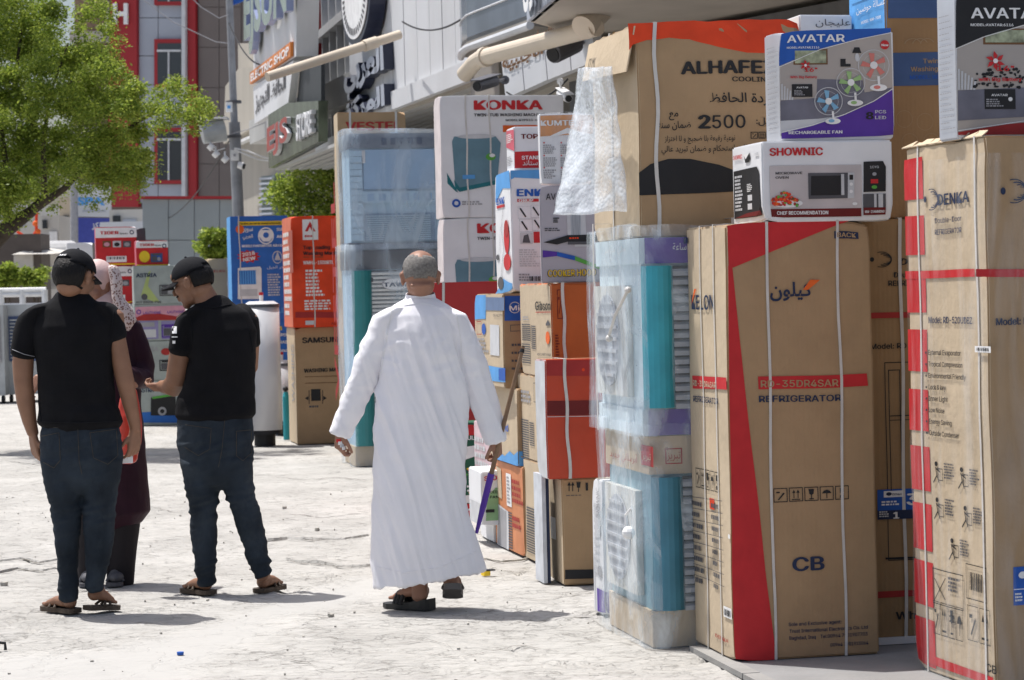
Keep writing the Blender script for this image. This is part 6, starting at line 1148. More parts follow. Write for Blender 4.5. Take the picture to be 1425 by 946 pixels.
PK = Carton('small_carton', 'pale pink carton standing under the white sleeve beside the stick', 'carton', 690, 760, 15.2, 592, 716, xl=661, base=0.003, body=ink('pale_pink', (0.62,0.47,0.50)), tape=False); PK.S.scribble(663, 690, 680, 610, 8, LGREY, 2); PK.finish()
GR = Carton('garland_carton', 'dark green and red printed carton seen in the gap between robe and sleeve', 'carton', 646, 742, 16.0, 588, 676, d=0.3, base=0.003, body=ink('dark_green', (0.02,0.10,0.06)), tape=False)
f = GR.F; f.rect(646, 606, 676, 590, RED, 1); f.text('UL', 651, 612, 660, 7, WHT, 0.02, 3); f.poly([(646, 640), (676, 630), (676, 618), (646, 622)], WHT, 1); rr = random.Random(2)
for i in range(26): f.ell(648+rr.random()*18, 645+rr.random()*42, 1.6, 1.6, rr.choice((RED, GREEN, SKYB, WHT, YELLOW)), 2, 7)
f.rect(646, 722, 676, 700, RED, 1); f.poly([(646, 713), (676, 705), (676, 702), (646, 710)], WHT, 2); f.rect(646, 700, 676, 688, WHT, 1); GR.finish()
print('STACK', [(n, round(c.zb, 2), round(c.zt, 2), round(c.w, 2), round(c.dep, 2)) for n, c in dict(A=A, K=K, B=B, M=M, V1=V1, T1=T1, V2=V2, C1=C1, C2=C2, AH=AH, NV=NV, P1c=P1c, RDc=RDc, GA=GA, GB=GB, GC=GC, CH=CH, KU=KU, OG=OG, MD=MD, MI=MI, EN=EN, TO=TO, RX=RX, KD=KD, SF=SF).items()])
# ================================================================ MIDDLE DISTANCE: COOLERS, WASHERS, HEATERS, GENERATORS
VS = Carton('washing_machine_carton', 'tall tan carton with red VESTEL like lettering peeping over the pale blue wrapped cooler', 'carton', 482, 640, 22.6, 156, 570, xl=470, base=0.003, body=CARD, bside=CARD2, amp=0.004)
VS.root['label'] = 'tall tan carton with large red lettering peeping over the pale blue wrapped cooler'
VS.F.text('VESTEL', 482, 181, 558, 14, RED2, 0.03); VS.S.vtext('VESTEL', 474, 560, 250, 6, RED2, 0.02); VS.S.poly([(471, 400), (480, 400), (482, 640), (473, 640)], CARD, 2); VS.strap(us=(0.17, 0.85), wd=0.02); VS.finish()
BLUEW = mat('cooler_wrapped_blue', (0.38,0.54,0.68), 0.4, 0.08, 3); GRNP = mat('cooler_green', (0.03,0.20,0.21), 0.4, 0.1, 5)
TN = cooler('air_cooler', 'tall air cooler with green corner pillars and white louvres directly behind the bald man', 497, 655, 21.0, 348, 622, 479, base=0.003, pillar=GRNP, top=DGREY, topside=BLUEW, shell=BLUEW, grille=mat('louvre_white', (0.66,0.66,0.63), 0.5), head=0.09, foot=0.09, side_duct=False, film=plastic_film('far_film', (0.70,0.82,0.93), 0.12, 0.42, 3.5, 0.5))
TN.root['label'] = 'tall air cooler with green corner pillars and white louvres directly behind the bald man'
f2 = Face(TN.c-TN.d*0.045, TN.r, -TN.d); f2.ell(552, 395, 21, 9, WHT, 1, 24); f2.ell(552, 395, 21, 9, GREY, 2, 24, rin=0.93); f2.text('TAWA', 534, 399, 572, 7, NAVY, 0.03); f2.rect(516, 392, 519, 386, BLACK, 1); f2.done('brand_badge', TN.root)
f3 = Face(TN.c-TN.d*0.075, TN.r, -TN.d); f3.rect(612, 393, 622, 383, YELLOW, 1); f3.rect(612, 383, 622, 372, GREEN, 1); f3.done('sticker', TN.root); TN.finish()
LB = Carton('air_cooler', 'big air cooler in pale blue film with a grey cap, beside twin tub cartons', 'air cooler', 489, 345, 21.0, 186, 623, xl=477, on=TN, body=BLUEW, tape=False, amp=0.004)
f = LB.F
up = Vector((0, 0, 1))
mb = MB(); mb.box(LB.c+up*(LB.h-0.13)-LB.d*0.02-LB.r*0.02, LB.r*(LB.w+0.04), LB.d*(LB.dep+0.04), up*0.13, mat('cap_grey', (0.11,0.13,0.17), 0.5, 0.1)); mb.build('cap', LB.root)
mb = MB(); mb.box(LB.c-LB.d*0.02-LB.r*0.02+up*0.002, LB.r*(LB.w+0.04), LB.d*(LB.dep+0.04), up*0.06, mat('cap_grey', (0,0,0))); mb.build('foot_band', LB.root)
for u in (0.06, 0.94):
    for k in range(14): mb = MB(); mb.box(LB.c+LB.r*(LB.w*u-0.055)-LB.d*0.03+up*(0.08+(LB.h-0.22)*k/14), LB.r*0.11, LB.d*0.03, up*(LB.h-0.22)/14*(0.86 if k % 2 else 0.94), BLUEW); mb.build('corner_rib', LB.root)
PBL = mat('cooler_panel_blue', (0.26,0.40,0.58), 0.4, 0.08, 3)
mb = MB(); mb.box(LB.c+LB.r*LB.w*0.14-LB.d*0.022+up*LB.h*0.52, LB.r*LB.w*0.72, LB.d*0.02, up*LB.h*0.34, PBL); mb.build('upper_panel', LB.root)
mb = MB(); mb.box(LB.c+LB.r*LB.w*0.12-LB.d*0.03+up*LB.h*0.40, LB.r*LB.w*0.78, LB.d*0.028, up*LB.h*0.10, BLUEW); rail = mb.build('carry_rail', LB.root)
for k in range(6): mb = MB(); mb.box(LB.c+LB.r*LB.w*(0.17+k*0.118)-LB.d*0.034+up*LB.h*0.42, LB.r*LB.w*0.07, LB.d*0.003, up*LB.h*0.06, PBL); mb.build('recess', rail)
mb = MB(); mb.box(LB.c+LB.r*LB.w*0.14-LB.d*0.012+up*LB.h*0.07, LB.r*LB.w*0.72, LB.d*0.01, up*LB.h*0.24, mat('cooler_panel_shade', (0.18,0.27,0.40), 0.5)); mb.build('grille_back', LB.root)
for k in range(12): mb = MB(); mb.box(LB.c+LB.r*LB.w*0.15-LB.d*0.03+up*LB.h*(0.08+k*0.0185), LB.r*LB.w*0.66, LB.d*0.016, up*LB.h*0.009, BLUEW); mb.build('louvre', LB.root)
f2 = Face(LB.c-LB.d*0.024, LB.r, -LB.d); f2.rect(491, 227, 508, 209, LGREY, 1); f2.scribble(492, 225, 503, 212, 4, NAVY); f2.rect(500, 225, 504, 217, NAVY, 2); f2.ell(556, 277, 3, 3, YELLOW, 3, 8); f2.done('label_sticker', LB.root)
for k in range(5): mb = MB(); mb.box(LB.c+LB.r*LB.w*(0.33+k*0.09)-LB.d*0.024+up*(LB.h-0.10), LB.r*0.045, LB.d*0.003, up*0.06, NAVY); mb.build('vent_slot', LB.root)
LB.film(plastic_film('far_film', (0,0,0)), 0.03, 0, 1.0, 0.012, 'plastic_wrap', 0.08, 3.0); LB.finish()
SM = Carton('washing_machine_carton', 'tan washing machine carton with black lettering standing under the bright orange red carton', 'carton', 414, 621, 24.3, 456, 480, xl=401, base=0.003, body=CARD, bside=CARD2, amp=0.004)
f = SM.F; f.text('SAMSUNG', 421, 477, 478, 9, BLACK, 0.03); f.text('WASHING MACHINE', 423, 518, 490, 6.5, BLACK, 0.03); f.line([(424, 524), (478, 523)], 0.8, BROWN); f.line([(424, 533), (478, 532)], 0.8, BROWN); f.rect(433, 558, 446, 541, BLACK, 2); f.line([(430, 562), (430, 543)], 1, BLACK); f.line([(449, 562), (449, 543)], 1, BLACK); f.poly([(424, 554), (429, 551), (429, 557)], BLACK); f.poly([(455, 554), (450, 551), (450, 557)], BLACK); f.scribble(430, 568, 450, 563, 1, DGREY); s = SM.S; s.vtext('WASHING', 411, 560, 480, 4, GREY); SM.finish()
OR = Carton('washing_machine_carton', 'bright orange red washing machine carton with white print stacked on the tan one', 'carton', 408, 455, 24.2, 301, 478, xl=394, on=SM, body=ORED, bside=ink('orange_side', (0.60,0.16,0.09)), tape=False, amp=0.003)
f = OR.F; f.rect(421, 334, 442, 305, WHT, 1); f.poly([(424, 322), (431, 308), (439, 322), (434, 322), (431, 316), (428, 322)], RED, 2); f.scribble(424, 331, 440, 326, 1, RED); f.text('Top Loading', 422, 347, 459, 6, BLACK, 0.03); f.text('Washing Machine', 422, 355, 478, 6, BLACK, 0.03); f.text('Semi-automatic', 422, 359, 450, 3, BROWN); f.text('WMHA-1500RTL', 422, 368, 464, 6, WHT, 0.02)
f.scribble(426, 413, 452, 374, 8, WHT, seed=5); f.scribble(424, 432, 464, 416, 4, WHT, seed=6); f.poly([(411, 442), (480, 442), (480, 434), (411, 434)], RED2, 2); f.rect(425, 452, 437, 446, LGREY, 2); f.text('AC', 461, 452, 468, 5, RED2); s = OR.S; s.scribble(397, 440, 404, 320, 12, WHT, seed=9); s.rect(403, 380, 407, 320, ink('orange_shade', (0.35,0.08,0.05)), 2); OR.strap(us=(0.42,), wd=0.012); OR.finish()
CBL = ink('carton_blue', (0.03,0.14,0.48))
def bluebox(base, on, yb, yt, lab):
    b = Carton('air_cooler_carton', lab, 'carton', 324, yb, 26.2, yt, 402, xl=317, on=on, base=base, body=CBL, bside=SKYB, tape=False, amp=0.003); f = b.F; o = yt-301
    f.rect(331, 314+o, 392, 307+o, YELLOW, 1); f.text('The Box can not be stored horizontally', 333, 312.5+o, 391, 3.4, BLACK, 0.02, 3); f.ell(334, 319+o, 6, 6, ORANGE, 2, 18); f.text('سوبر', 338, 324+o, 352, 7, WHT, ar=True, bold=0.02); f.text('العربي', 338, 334+o, 352, 8, WHT, ar=True, bold=0.02)
    f.ell(370, 328+o, 11, 12, WHT, 2, 24, rin=0.85); f.poly([(363, 320+o), (377, 320+o), (381, 328+o), (375, 336+o), (366, 336+o), (360, 328+o)], WHT, 2); f.ell(370, 327+o, 4, 4, CBL, 3, 14); f.text('SUPER', 385, 321+o, 400, 5, WHT, 0.02); f.text('ARAB', 385, 331+o, 400, 5, WHT, 0.02); f.text('MOBILE EVAPORATIVE AIR COOLER', 337, 344+o, 402, 4, WHT, 0.03)
    st = [(346+(12 if k % 2 else 17)*math.cos(k*math.pi/11), 357+o-(7 if k % 2 else 9.5)*math.sin(k*math.pi/11)) for k in range(22)]; f.poly(st, RED, 2); f.text('2018', 338, 357+o, 355, 6, WHT, 0.03, rot=8); f.text('NEW', 339, 364+o, 356, 6, WHT, 0.03, rot=8)
    f.poly([(331, 416+o), (331, 373+o), (362, 371+o), (364, 374+o), (364, 416+o)], WHT, 3); f.rect(333, 396+o, 356, 376+o, SKYB, 4); f.bars(333, 396+o, 356, 376+o, 7, CBL, 5, 0.4, True); f.rect(334, 412+o, 358, 402+o, LGREY, 4); f.ell(386, 358+o, 7, 9, LGREY, 2, 20, rin=0.85); f.poly([(382, 362+o), (386, 350+o), (391, 362+o)], LGREY, 3); f.text('فخر الجيل', 372, 375+o, 398, 5, WHT, ar=True); f.scribble(373, 412+o, 395, 380+o, 9, LGREY, seed=7)
    f.text('SUPER ASSEMBLED', 338, 436+o, 400, 8, SKYB, 0.02); b.strap(us=(0.16,), wd=0.012); b.finish(); return b
B2 = bluebox(0.003, None, 604, 448, 'blue air cooler carton, lower of the two, behind the white water heater'); B3 = bluebox(None, B2, 447, 301, 'blue air cooler carton with a red NEW burst, upper of the two blue ones')
BR = Carton('plain_carton', 'plain brown carton left of the upper blue carton, behind the cap of the bearded man', 'carton', 290, 414, 26.9, 360, 322, xl=281, base=P(290, 414, 26.9).z, body=mat('cardboard_grey', (0.36,0.29,0.19), 0.8, 0.06, 4), tape=False); BR.root['label'] = 'plain brown carton left of the upper blue carton, topmost behind the standing man'; BR.strap(us=(0.85,), wd=0.02); BR.F.text('TELES', 293, 379, 313, 4, RED2); BR.finish()
BR2 = Carton('plain_carton', 'plain brown carton hidden behind the standing man, under the smaller brown one', 'carton', 290, 596, 26.9, 416, 322, xl=280, base=0.003, top=BR.zb-0.002, body=MATS['cardboard_grey'], tape=False); BR2.finish()
# water heaters
def heater(x, yb, yt, hw, D, lab):
    a = P(x, yb, D); r_h = hw*D/F; t = thing('water_heater', Vector((a.x, a.y, 0)), lab, 'water heater', None); b = P(x, yt, D).z; c = Vector((a.x, a.y, 0))
    m = MB(); m.tube([c+Vector((0, 0, 0.16)), c+Vector((0, 0, b-0.03))], r_h, mat('enamel_white', (0.66,0.66,0.68), 0.22, 0.03, 2, 0.05, 3, spec=0.6), 40); o = m.build('tank_body', t); 
    for p in o.data.polygons: p.use_smooth = len(p.vertices) == 4
    m = MB(); m.tube([c+Vector((0, 0, b-0.03)), c+Vector((0, 0, b))], r_h*1.03, mat('lid_grey', (0.08,0.09,0.11), 0.4), 40); m.tube([c+Vector((0, 0, b)), c+Vector((0, 0, b+0.03))], [r_h*0.97, r_h*0.7], LGREY, 40); m.build('lid', t)
    m = MB(); m.tube([c+Vector((0, 0, b+0.02)), c+Vector((0, 0, b+0.09))], 0.02, WHT, 10); m.tube([c+Vector((0, 0, b+0.09)), c+Vector((0, 0, b+0.12))], 0.022, RED, 10); m.build('inlet_pipe', t); m = MB(); m.tube([c+Vector((0, 0, 0.12)), c+Vector((0, 0, 0.162))], r_h*0.99, BLACK, 40); m.tube([c+Vector((0, 0, 0.003)), c+Vector((0, 0, 0.12))], r_h*0.6, BLACK, 30); m.build('base', t); m = MB(); m.box(c+Vector((r_h*0.98, -0.01, 0.2)), Vector((0.006, 0, 0)), Vector((0, 0.02, 0)), Vector((0, 0, b-0.3)), LGREY); m.build('seam', t)
heater(369, 622, 423, 24.5, 24.3, 'tall white cylindrical water heater with a dark lid beside the man in the black cap'); heater(394, 590, 505, 14, 26.0, 'short white water heater half hidden behind the tall one')
mb = MB(); q = P(399, 600, 25.2); mb.tube([Vector((q.x, q.y, 0.002)), Vector((q.x, q.y, 0.45)), Vector((q.x, q.y, 0.5))], [0.035, 0.035, 0.02], TEAL, 12); mb.ball(Vector((q.x, q.y, 0.53)), 0.03, BLACK, 8, 6); tag(mb.build('gas_bottle'), 'slim dark green bottle standing left of the tan lettered carton', 'bottle')
# generator cartons
GENF = ink('gen_grey', (0.33,0.37,0.36)); 
def gen_picture(f, x, y, s_, c=BLACK, lay=4):
    f.frame(x, y, x+s_, y-s_*0.8, s_*0.07, c, lay); f.rect(x+s_*.12, y-s_*.12, x+s_*.55, y-s_*.55, DGREY, lay+1); f.ell(x+s_*.72, y-s_*.3, s_*.15, s_*.17, GREY, lay+1, 12); f.rect(x+s_*.15, y-s_*.6, x+s_*.85, y-s_*.74, c, lay+1)
prev = None; ys = (588, 530, 473, 423, 377); st = []
XS = [(190, 262), (190, 262), (188, 258), (187, 250)]
labs = ['grey blue generator carton with a black generator picture, on the ground in the left column', 'pale grey generator carton, second from the ground behind the outstretched hand', 'pink topped generator carton in the middle of the column left of the standing man', 'pale green generator carton, top of the wide column just below the small red cartons']
for i, (xc, xr) in enumerate(XS):
    c = Carton('generator_carton', labs[i], 'carton', xc, ys[i], 28.6, (530, 475, 424, 370)[i], xr, d=0.5, on=prev, base=0.003 if prev is None else None, body=GENF, tape=False, amp=0.004); f = c.F; prev = c; y0 = ys[i]; y1 = ys[i+1] if i < 4 else 370
    if i == 0: f.poly([(190, 588), (262, 588), (262, 566), (230, 572), (190, 574)], CBL, 1); f.text('ASTRA', 193, 546, 214, 8, NAVY, 0.02); f.poly([(210, 578), (210, 553), (244, 549), (246, 578)], BLACK, 3); f.ell(226, 572, 6, 6, GREY, 5, 16, rin=0.5); f.poly([(212, 552), (240, 548), (240, 551), (212, 555)], GREEN, 5)
    if i == 1: f.text('ASTRIA', 192, 489, 220, 8, GREY, 0.02); gen_picture(f, 222, 516, 20); f.ell(231, 489, 7, 5, RED2, 2, 14); f.scribble(193, 520, 215, 500, 4, GREY)
    if i == 2: f.poly([(188, 442), (258, 440), (258, 425), (188, 427)], PINK, 1); f.poly([(188, 442), (200, 437), (220, 436), (258, 442), (258, 445), (188, 446)], RED2, 2); LAV = ink('lavender', (0.25,0.22,0.42)); f.rect(188, 472, 220, 446, LAV, 2); f.rect(190, 470, 217, 458, LGREY, 3); f.rect(192, 455, 215, 448, GREY, 3); f.rect(225, 472, 257, 446, LAV, 2); gen_picture(f, 225, 470, 24, PURPLE); f.ell(193, 434, 3.4, 3.4, PURPLE, 3, 14, rin=0.6); f.text('LAUTHINE', 199, 437, 224, 4.5, PURPLE, 0.0); f.text('LAUTHINE', 233, 436, 256, 4.5, PURPLE, 0.0)
    if i == 3: f.text('ASTRIA', 190, 386, 218, 6.5, NAVY, 0.03); f.ell(196, 405, 8, 16, GREEN, 1, 16) if False else f.poly([(196, 412), (206, 380), (210, 376), (206, 398), (222, 420), (214, 420)], ink('pale_lime', (0.40,0.48,0.18)), 1.4); gen_picture(f, 222, 412, 20, DGREY); f.ell(201, 413, 4.4, 4.4, DGREY, 3, 16); f.text('AST 8800E Plus', 189, 422, 224, 3.6, DGREY, 0.02)
    c.finish()
wrp = Carton('plain_carton', 'plain white carton peeping between the woman and the wide generator column', 'carton', 160, 590, 28.9, 423, 184, xl=157, base=0.003, body=WHITE, tape=False); wrp.F.text('ROR', 163, 434, 182, 7, NAVY, 0.03); wrp.finish()
def tiger(xc, yb, yt, xr, on, base, lab, D=28.9, small=False):
    c = Carton('generator_carton', lab, 'carton', xc, yb, D, yt, xr, d=0.42, on=on, base=base, body=RED, bside=ink('rosy', (0.5,0.12,0.16)), btop=WHITE, tape=False, amp=0.002); f = c.F; W = xr-xc
    f.rect(xc-1, yt+(15 if not small else 10), xr, yt, WHT, 1); f.text('TIGER', xc+W*.10, yt+(10 if not small else 7.5), xc+W*.55, 5.2 if not small else 4.2, RED, 0.04); f.text('Generator', xc+W*.58, yt+(10 if not small else 7.5), xc+W*.78, 3, BLACK); f.ell(xc+W*.88, yt+7, 3.2, 3.2, NAVY, 3, 14, rin=0.6)
    if not small:
        for k in range(3): f.rect(xc+W*(.16+.25*k), yt+28, xc+W*(.36+.25*k), yt+19, (BROWN, LGREY, DGREY)[k], 2); f.ell(xc+W*(.26+.25*k), yt+24, 4, 3, (PINK, BLACK, GREY)[k], 3, 10)
        f.rect(xc+W*.25, yb-4, xc+W*.75, yb-13, WHT, 2); f.barcode(xc+W*.28, yb-8, xc+W*.72, yb-12, BLACK); f.rect(xc, yb, xr, yb-3, YELLOW, 2)
    else: f.ell(xc+W*.25, yt+22, W*.17, 8, YELLOW, 2, 16); f.rect(xc+W*.45, yt+30, xc+W*.82, yt+17, BLUE, 2); gen_picture(f, xc+W*.45, yt+30, W*.36, DGREY); f.rect(xc, yb, xr, yb-2.5, YELLOW, 2)
    c.finish(); return c
T0 = Carton('plain_carton', 'plain pale carton hidden behind the woman under the small red cartons', 'carton', 134, 590, 29.3, 424, 187, d=0.4, base=0.003, body=WHITE, tape=False); T0.finish()
T1_ = tiger(135, 423, 370, 187, T0, None, 'red generator carton partly behind the patterned scarf, under the topmost red one', 29.3); T2_ = tiger(134, 369, 316, 190, T1_, None, 'topmost large red and white generator carton above the pink headscarf', 29.3); T3_ = tiger(190, 370, 335, 234, prev, None, 'small red and yellow generator carton on top of the wide pale column', 28.7, True)
PH = Carton('small_carton', 'dark box standing behind the topmost red and white carton', 'carton', 191, 370, 30.0, 317, 203, d=0.4, base=P(191, 368, 30).z, body=DGREY, tape=False); PH.finish()
PB = Carton('small_carton', 'plain tall carton hidden behind the wide generator column carrying the dark box', 'carton', 191, 590, 30.0, 370, 240, d=0.45, base=0.003, top=PH.zb-0.002, body=GENF, tape=False); PB.finish()
WC = Carton('small_carton', 'white carton top showing left of the topmost red carton behind the cap', 'carton', 100, 590, 31.5, 338, 132, d=0.4, base=0.003, body=WHITE, tape=False); WC.finish()
# ================================================================ PEOPLE
from mathutils.bvhtree import BVHTree
SKIN = skin('skin_tan', (0.25,0.13,0.08)); SKIN2 = skin('skin_ruddy', (0.29,0.15,0.10))
HAIRB = mat('hair_black', (0.006,0.005,0.005), 0.6, 0.3, 60, 0.8, 120, stretch=(1,1,0.3), spec=0.25); HAIRG = mat('hair_grey', (0.17,0.16,0.15), 0.8, 0.35, 90, 0.5, 200)
BLKCOT = mat('black_cotton', (0.006,0.006,0.0075), 0.9, 0.2, 10, 0.25, 250, spec=0.2); CAPM = mat('cap_black', (0.006,0.0065,0.009), 0.85, 0.2, 20, 0.3, 300, spec=0.2); LEATH = mat('sandal_brown', (0.07,0.05,0.035), 0.7, 0.2, 20, 0.3, 60)
DENIM = mat('denim', (0.021,0.029,0.040), 0.9, 0.4, 7, 0.35, 220, spec=0.2, stretch=(1,1,0.7), dirt=0.65, dirtcol=(0.065,0.080,0.092)); ROBE = mat('robe_cotton', (0.80,0.79,0.83), 0.75, 0.03, 5, 0.12, 300, spec=0.3); PLUM = mat('plum_satin', (0.022,0.003,0.011), 0.6, 0.15, 6, 0.2, 80, spec=0.25); BLKTR = mat('black_trousers', (0.012,0.009,0.011), 0.85, 0.2)
class PB_:
    def __init__(s, D, label, x, y, cat='person'):
        s.D = D; s.k = D/F; s.root = thing('person', G(x, y, 0), label, cat); s.o = parent_loc(s.root)
    def pt(s, x, y, dd=0.0): return P(x, y, s.D+dd)
    def loft(s, mb, rings, n=22, m=None, round_=True, pw=1.0):
        """rings: (xl, yl, xr, yr, half depth in px, depth offset in m)"""
        m = m or SKIN; vs = []; R_ = []
        for (xl, yl, xr, yr, dp, dd) in rings: a = s.pt(xl, yl, dd); b = s.pt(xr, yr, dd); R_.append(((a+b)/2, (b-a)/2, dp*s.k))
        if round_:
            def capr(r0, r1):
                t = (r0[0]-r1[0]).normalized(); L_ = r0[1].length
                return [(r0[0]+t*L_*0.45, r0[1]*0.45, r0[2]*0.45), (r0[0]+t*L_*0.3, r0[1]*0.75, r0[2]*0.75)]
            R_ = capr(R_[0], R_[1])+R_+list(reversed(capr(R_[-1], R_[-2])))
        for i, (c, h, dr) in enumerate(R_):
            t = (R_[min(i+1, len(R_)-1)][0]-R_[max(i-1, 0)][0]).normalized(); dv = t.cross(h.normalized())
            if dv.length < 0.2: dv = Vector((0, 1, 0))
            dv.normalize()
            for j in range(n):
                a = 2*math.pi*j/n; vs.append(c+h*math.cos(a)+dv*(dr*math.sin(a)))
        K_ = len(R_); mb.mesh(vs, [(i*n+j, i*n+(j+1) % n, (i+1)*n+(j+1) % n, (i+1)*n+j) for i in range(K_-1) for j in range(n)]+[tuple(range(n-1, -1, -1)), tuple(range((K_-1)*n, K_*n))], m)
    def limb(s, mb, pts, m=None):      # (x, y, r_px, dd)
        mb.tube([s.pt(x, y, dd) for x, y, r_, dd in pts], [r_*s.k for x, y, r_, dd in pts], m or SKIN, 16)
        for x, y, r_, dd in (pts[0], pts[-1]): mb.ball(s.pt(x, y, dd), r_*s.k, m or SKIN, 14, 9)
    def solid(s, mb, name, m, vox=0.006, smooth_it=3, disp=None, parent=None):
        me = bpy.data.meshes.new('tmp'); me.from_pydata([tuple(v) for v in mb.v], [], mb.f); ob = bpy.data.objects.new('tmp', me); COL.objects.link(ob)
        bm = bmesh.new(); bm.from_mesh(me); bmesh.ops.recalc_face_normals(bm, faces=bm.faces[:]); bm.to_mesh(me); bm.free()
        md = ob.modifiers.new('r', 'REMESH'); md.mode = 'VOXEL'; md.voxel_size = vox; md.use_smooth_shade = True
        if smooth_it: ms = ob.modifiers.new('s', 'SMOOTH'); ms.iterations = smooth_it; ms.factor = 0.5
        dg = bpy.context.evaluated_depsgraph_get(); dg.update(); out = bpy.data.meshes.new_from_object(ob.evaluated_get(dg)); bpy.data.objects.remove(ob); bpy.data.meshes.remove(me)
        if disp:
            vn = [v.normal.copy() for v in out.vertices]
            for v, nn in zip(out.vertices, vn): v.co = v.co+nn*disp(v.co, nn)
        bv = BVHTree.FromPolygons([v.co.copy() for v in out.vertices], [tuple(p.vertices) for p in out.polygons])
        for v in out.vertices: v.co = v.co-s.o
        out.materials.clear(); out.materials.append(m); out.name = name
        for p in out.polygons: p.material_index = 0; p.use_smooth = True
        o = link(bpy.data.objects.new(name, out), parent or s.root); o['_'] = 0; del o['_']; return o, bv
    def on(s, bv, x, y, lift=0.002):
        r = ray(x, y).normalized(); h = bv.ray_cast(C0, r)
        return h[0]-r*lift if h[0] else s.pt(x, y)
    def seam(s, bv, pts, m, name, r_=0.0015, parent=None, sub=8):
        q = []
        for a, b in zip(pts, pts[1:]): q += [s.on(bv, a[0]+(b[0]-a[0])*i/sub, a[1]+(b[1]-a[1])*i/sub) for i in range(sub)]
        q.append(s.on(bv, *pts[-1])); mb = MB(); mb.tube(q, r_, m, 5); return mb.build(name, parent or s.root)
    def patch(s, bv, x0, y0, x1, y1, m, name, nx=6, ny=6, parent=None, skew=0.0):
        mb = MB(); g = [[s.on(bv, x0+(x1-x0)*i/nx+skew*j/ny, y0+(y1-y0)*j/ny, 0.003) for i in range(nx+1)] for j in range(ny+1)]
        mb.mesh([v for r_ in g for v in r_], [(j*(nx+1)+i, j*(nx+1)+i+1, (j+1)*(nx+1)+i+1, (j+1)*(nx+1)+i) for j in range(ny) for i in range(nx)], m); return mb.build(name, parent or s.root, smooth=True)
def headmat(center, fwd, up=Vector((0, 0, 1)), roll=0):
    y = Vector(fwd).normalized(); x = y.cross(up).normalized(); z = x.cross(y); return Matrix.Translation(center) @ Matrix((x, y, z)).transposed().to_4x4() @ Matrix.Rotation(roll, 4, 'Y')
def add_head(mb, M_, m=SKIN, sc=1.0):
    def B(c, r): 
        vs = []; nu, nv = 20, 12
        for i in range(nv+1):
            th = math.pi*i/nv
            for j in range(nu): q = 2*math.pi*j/nu; vs.append(M_ @ (Vector((c[0]+r[0]*math.sin(th)*math.cos(q), c[1]+r[1]*math.sin(th)*math.sin(q), c[2]+r[2]*math.cos(th)))*sc))
        mb.mesh(vs, [(i*nu+j, i*nu+(j+1) % nu, (i+1)*nu+(j+1) % nu, (i+1)*nu+j) for i in range(nv) for j in range(nu)], m)
    B((0, -.012, .028), (.076, .096, .088)); B((0, .035, -.02), (.062, .056, .07)); B((0, .042, -.068), (.046, .044, .036)); B((0, .066, -.092), (.022, .022, .020)); B((0, -.03, -.045), (.058, .055, .05))
    for sx in (-1, 1):
        B((sx*.036, .058, -.018), (.026, .028, .03)); B((sx*.077, -.006, -.004), (.010, .019, .033)); B((sx*.080, -.012, .010), (.012, .015, .016)); B((sx*.012, .104, -.026), (.009, .012, .008)); B((sx*.027, .082, .022), (.024, .012, .008))
    B((0, .088, .008), (.010, .014, .026)); B((0, .104, -.014), (.011, .017, .017)); B((0, .092, -.047), (.024, .012, .006)); B((0, .090, -.059), (.021, .012, .007)); B((0, .075, .05), (.05, .02, .03))
def shell(M_, r, keep, m, name, parent, c=(0, -.012, .028), n=(40, 26), solid=0.003, sc=1.0, jit=0.0):
    bm = bmesh.new(); nu, nv = n; vs = {}
    for i in range(nv+1):
        for j in range(nu):
            th = math.pi*i/nv; q = 2*math.pi*j/nu; l = Vector((c[0]+r[0]*math.sin(th)*math.cos(q), c[1]+r[1]*math.sin(th)*math.sin(q), c[2]+r[2]*math.cos(th)))
            if jit: l += noise.noise_vector(l*45)*jit
            vs[i, j] = (bm.verts.new((M_ @ (l*sc))), l)
    for i in range(nv):
        for j in range(nu):
            k = [(i, j), (i, (j+1) % nu), (i+1, (j+1) % nu), (i+1, j)]
            if all(keep(vs[a][1]) for a in k):
                try: bm.faces.new([vs[a][0] for a in k]).smooth = True
                except ValueError: pass
    for v in list(bm.verts):
        if not v.link_faces: bm.verts.remove(v)
    bmesh.ops.remove_doubles(bm, verts=bm.verts[:], dist=1e-5); bmesh.ops.recalc_face_normals(bm, faces=bm.faces[:]); bmesh.ops.solidify(bm, geom=bm.faces[:], thickness=solid)
    o0 = parent_loc(parent)
    for v in bm.verts: v.co -= o0
    me = bpy.data.meshes.new(name); me.materials.append(m); bm.to_mesh(me); bm.free(); return link(bpy.data.objects.new(name, me), parent)
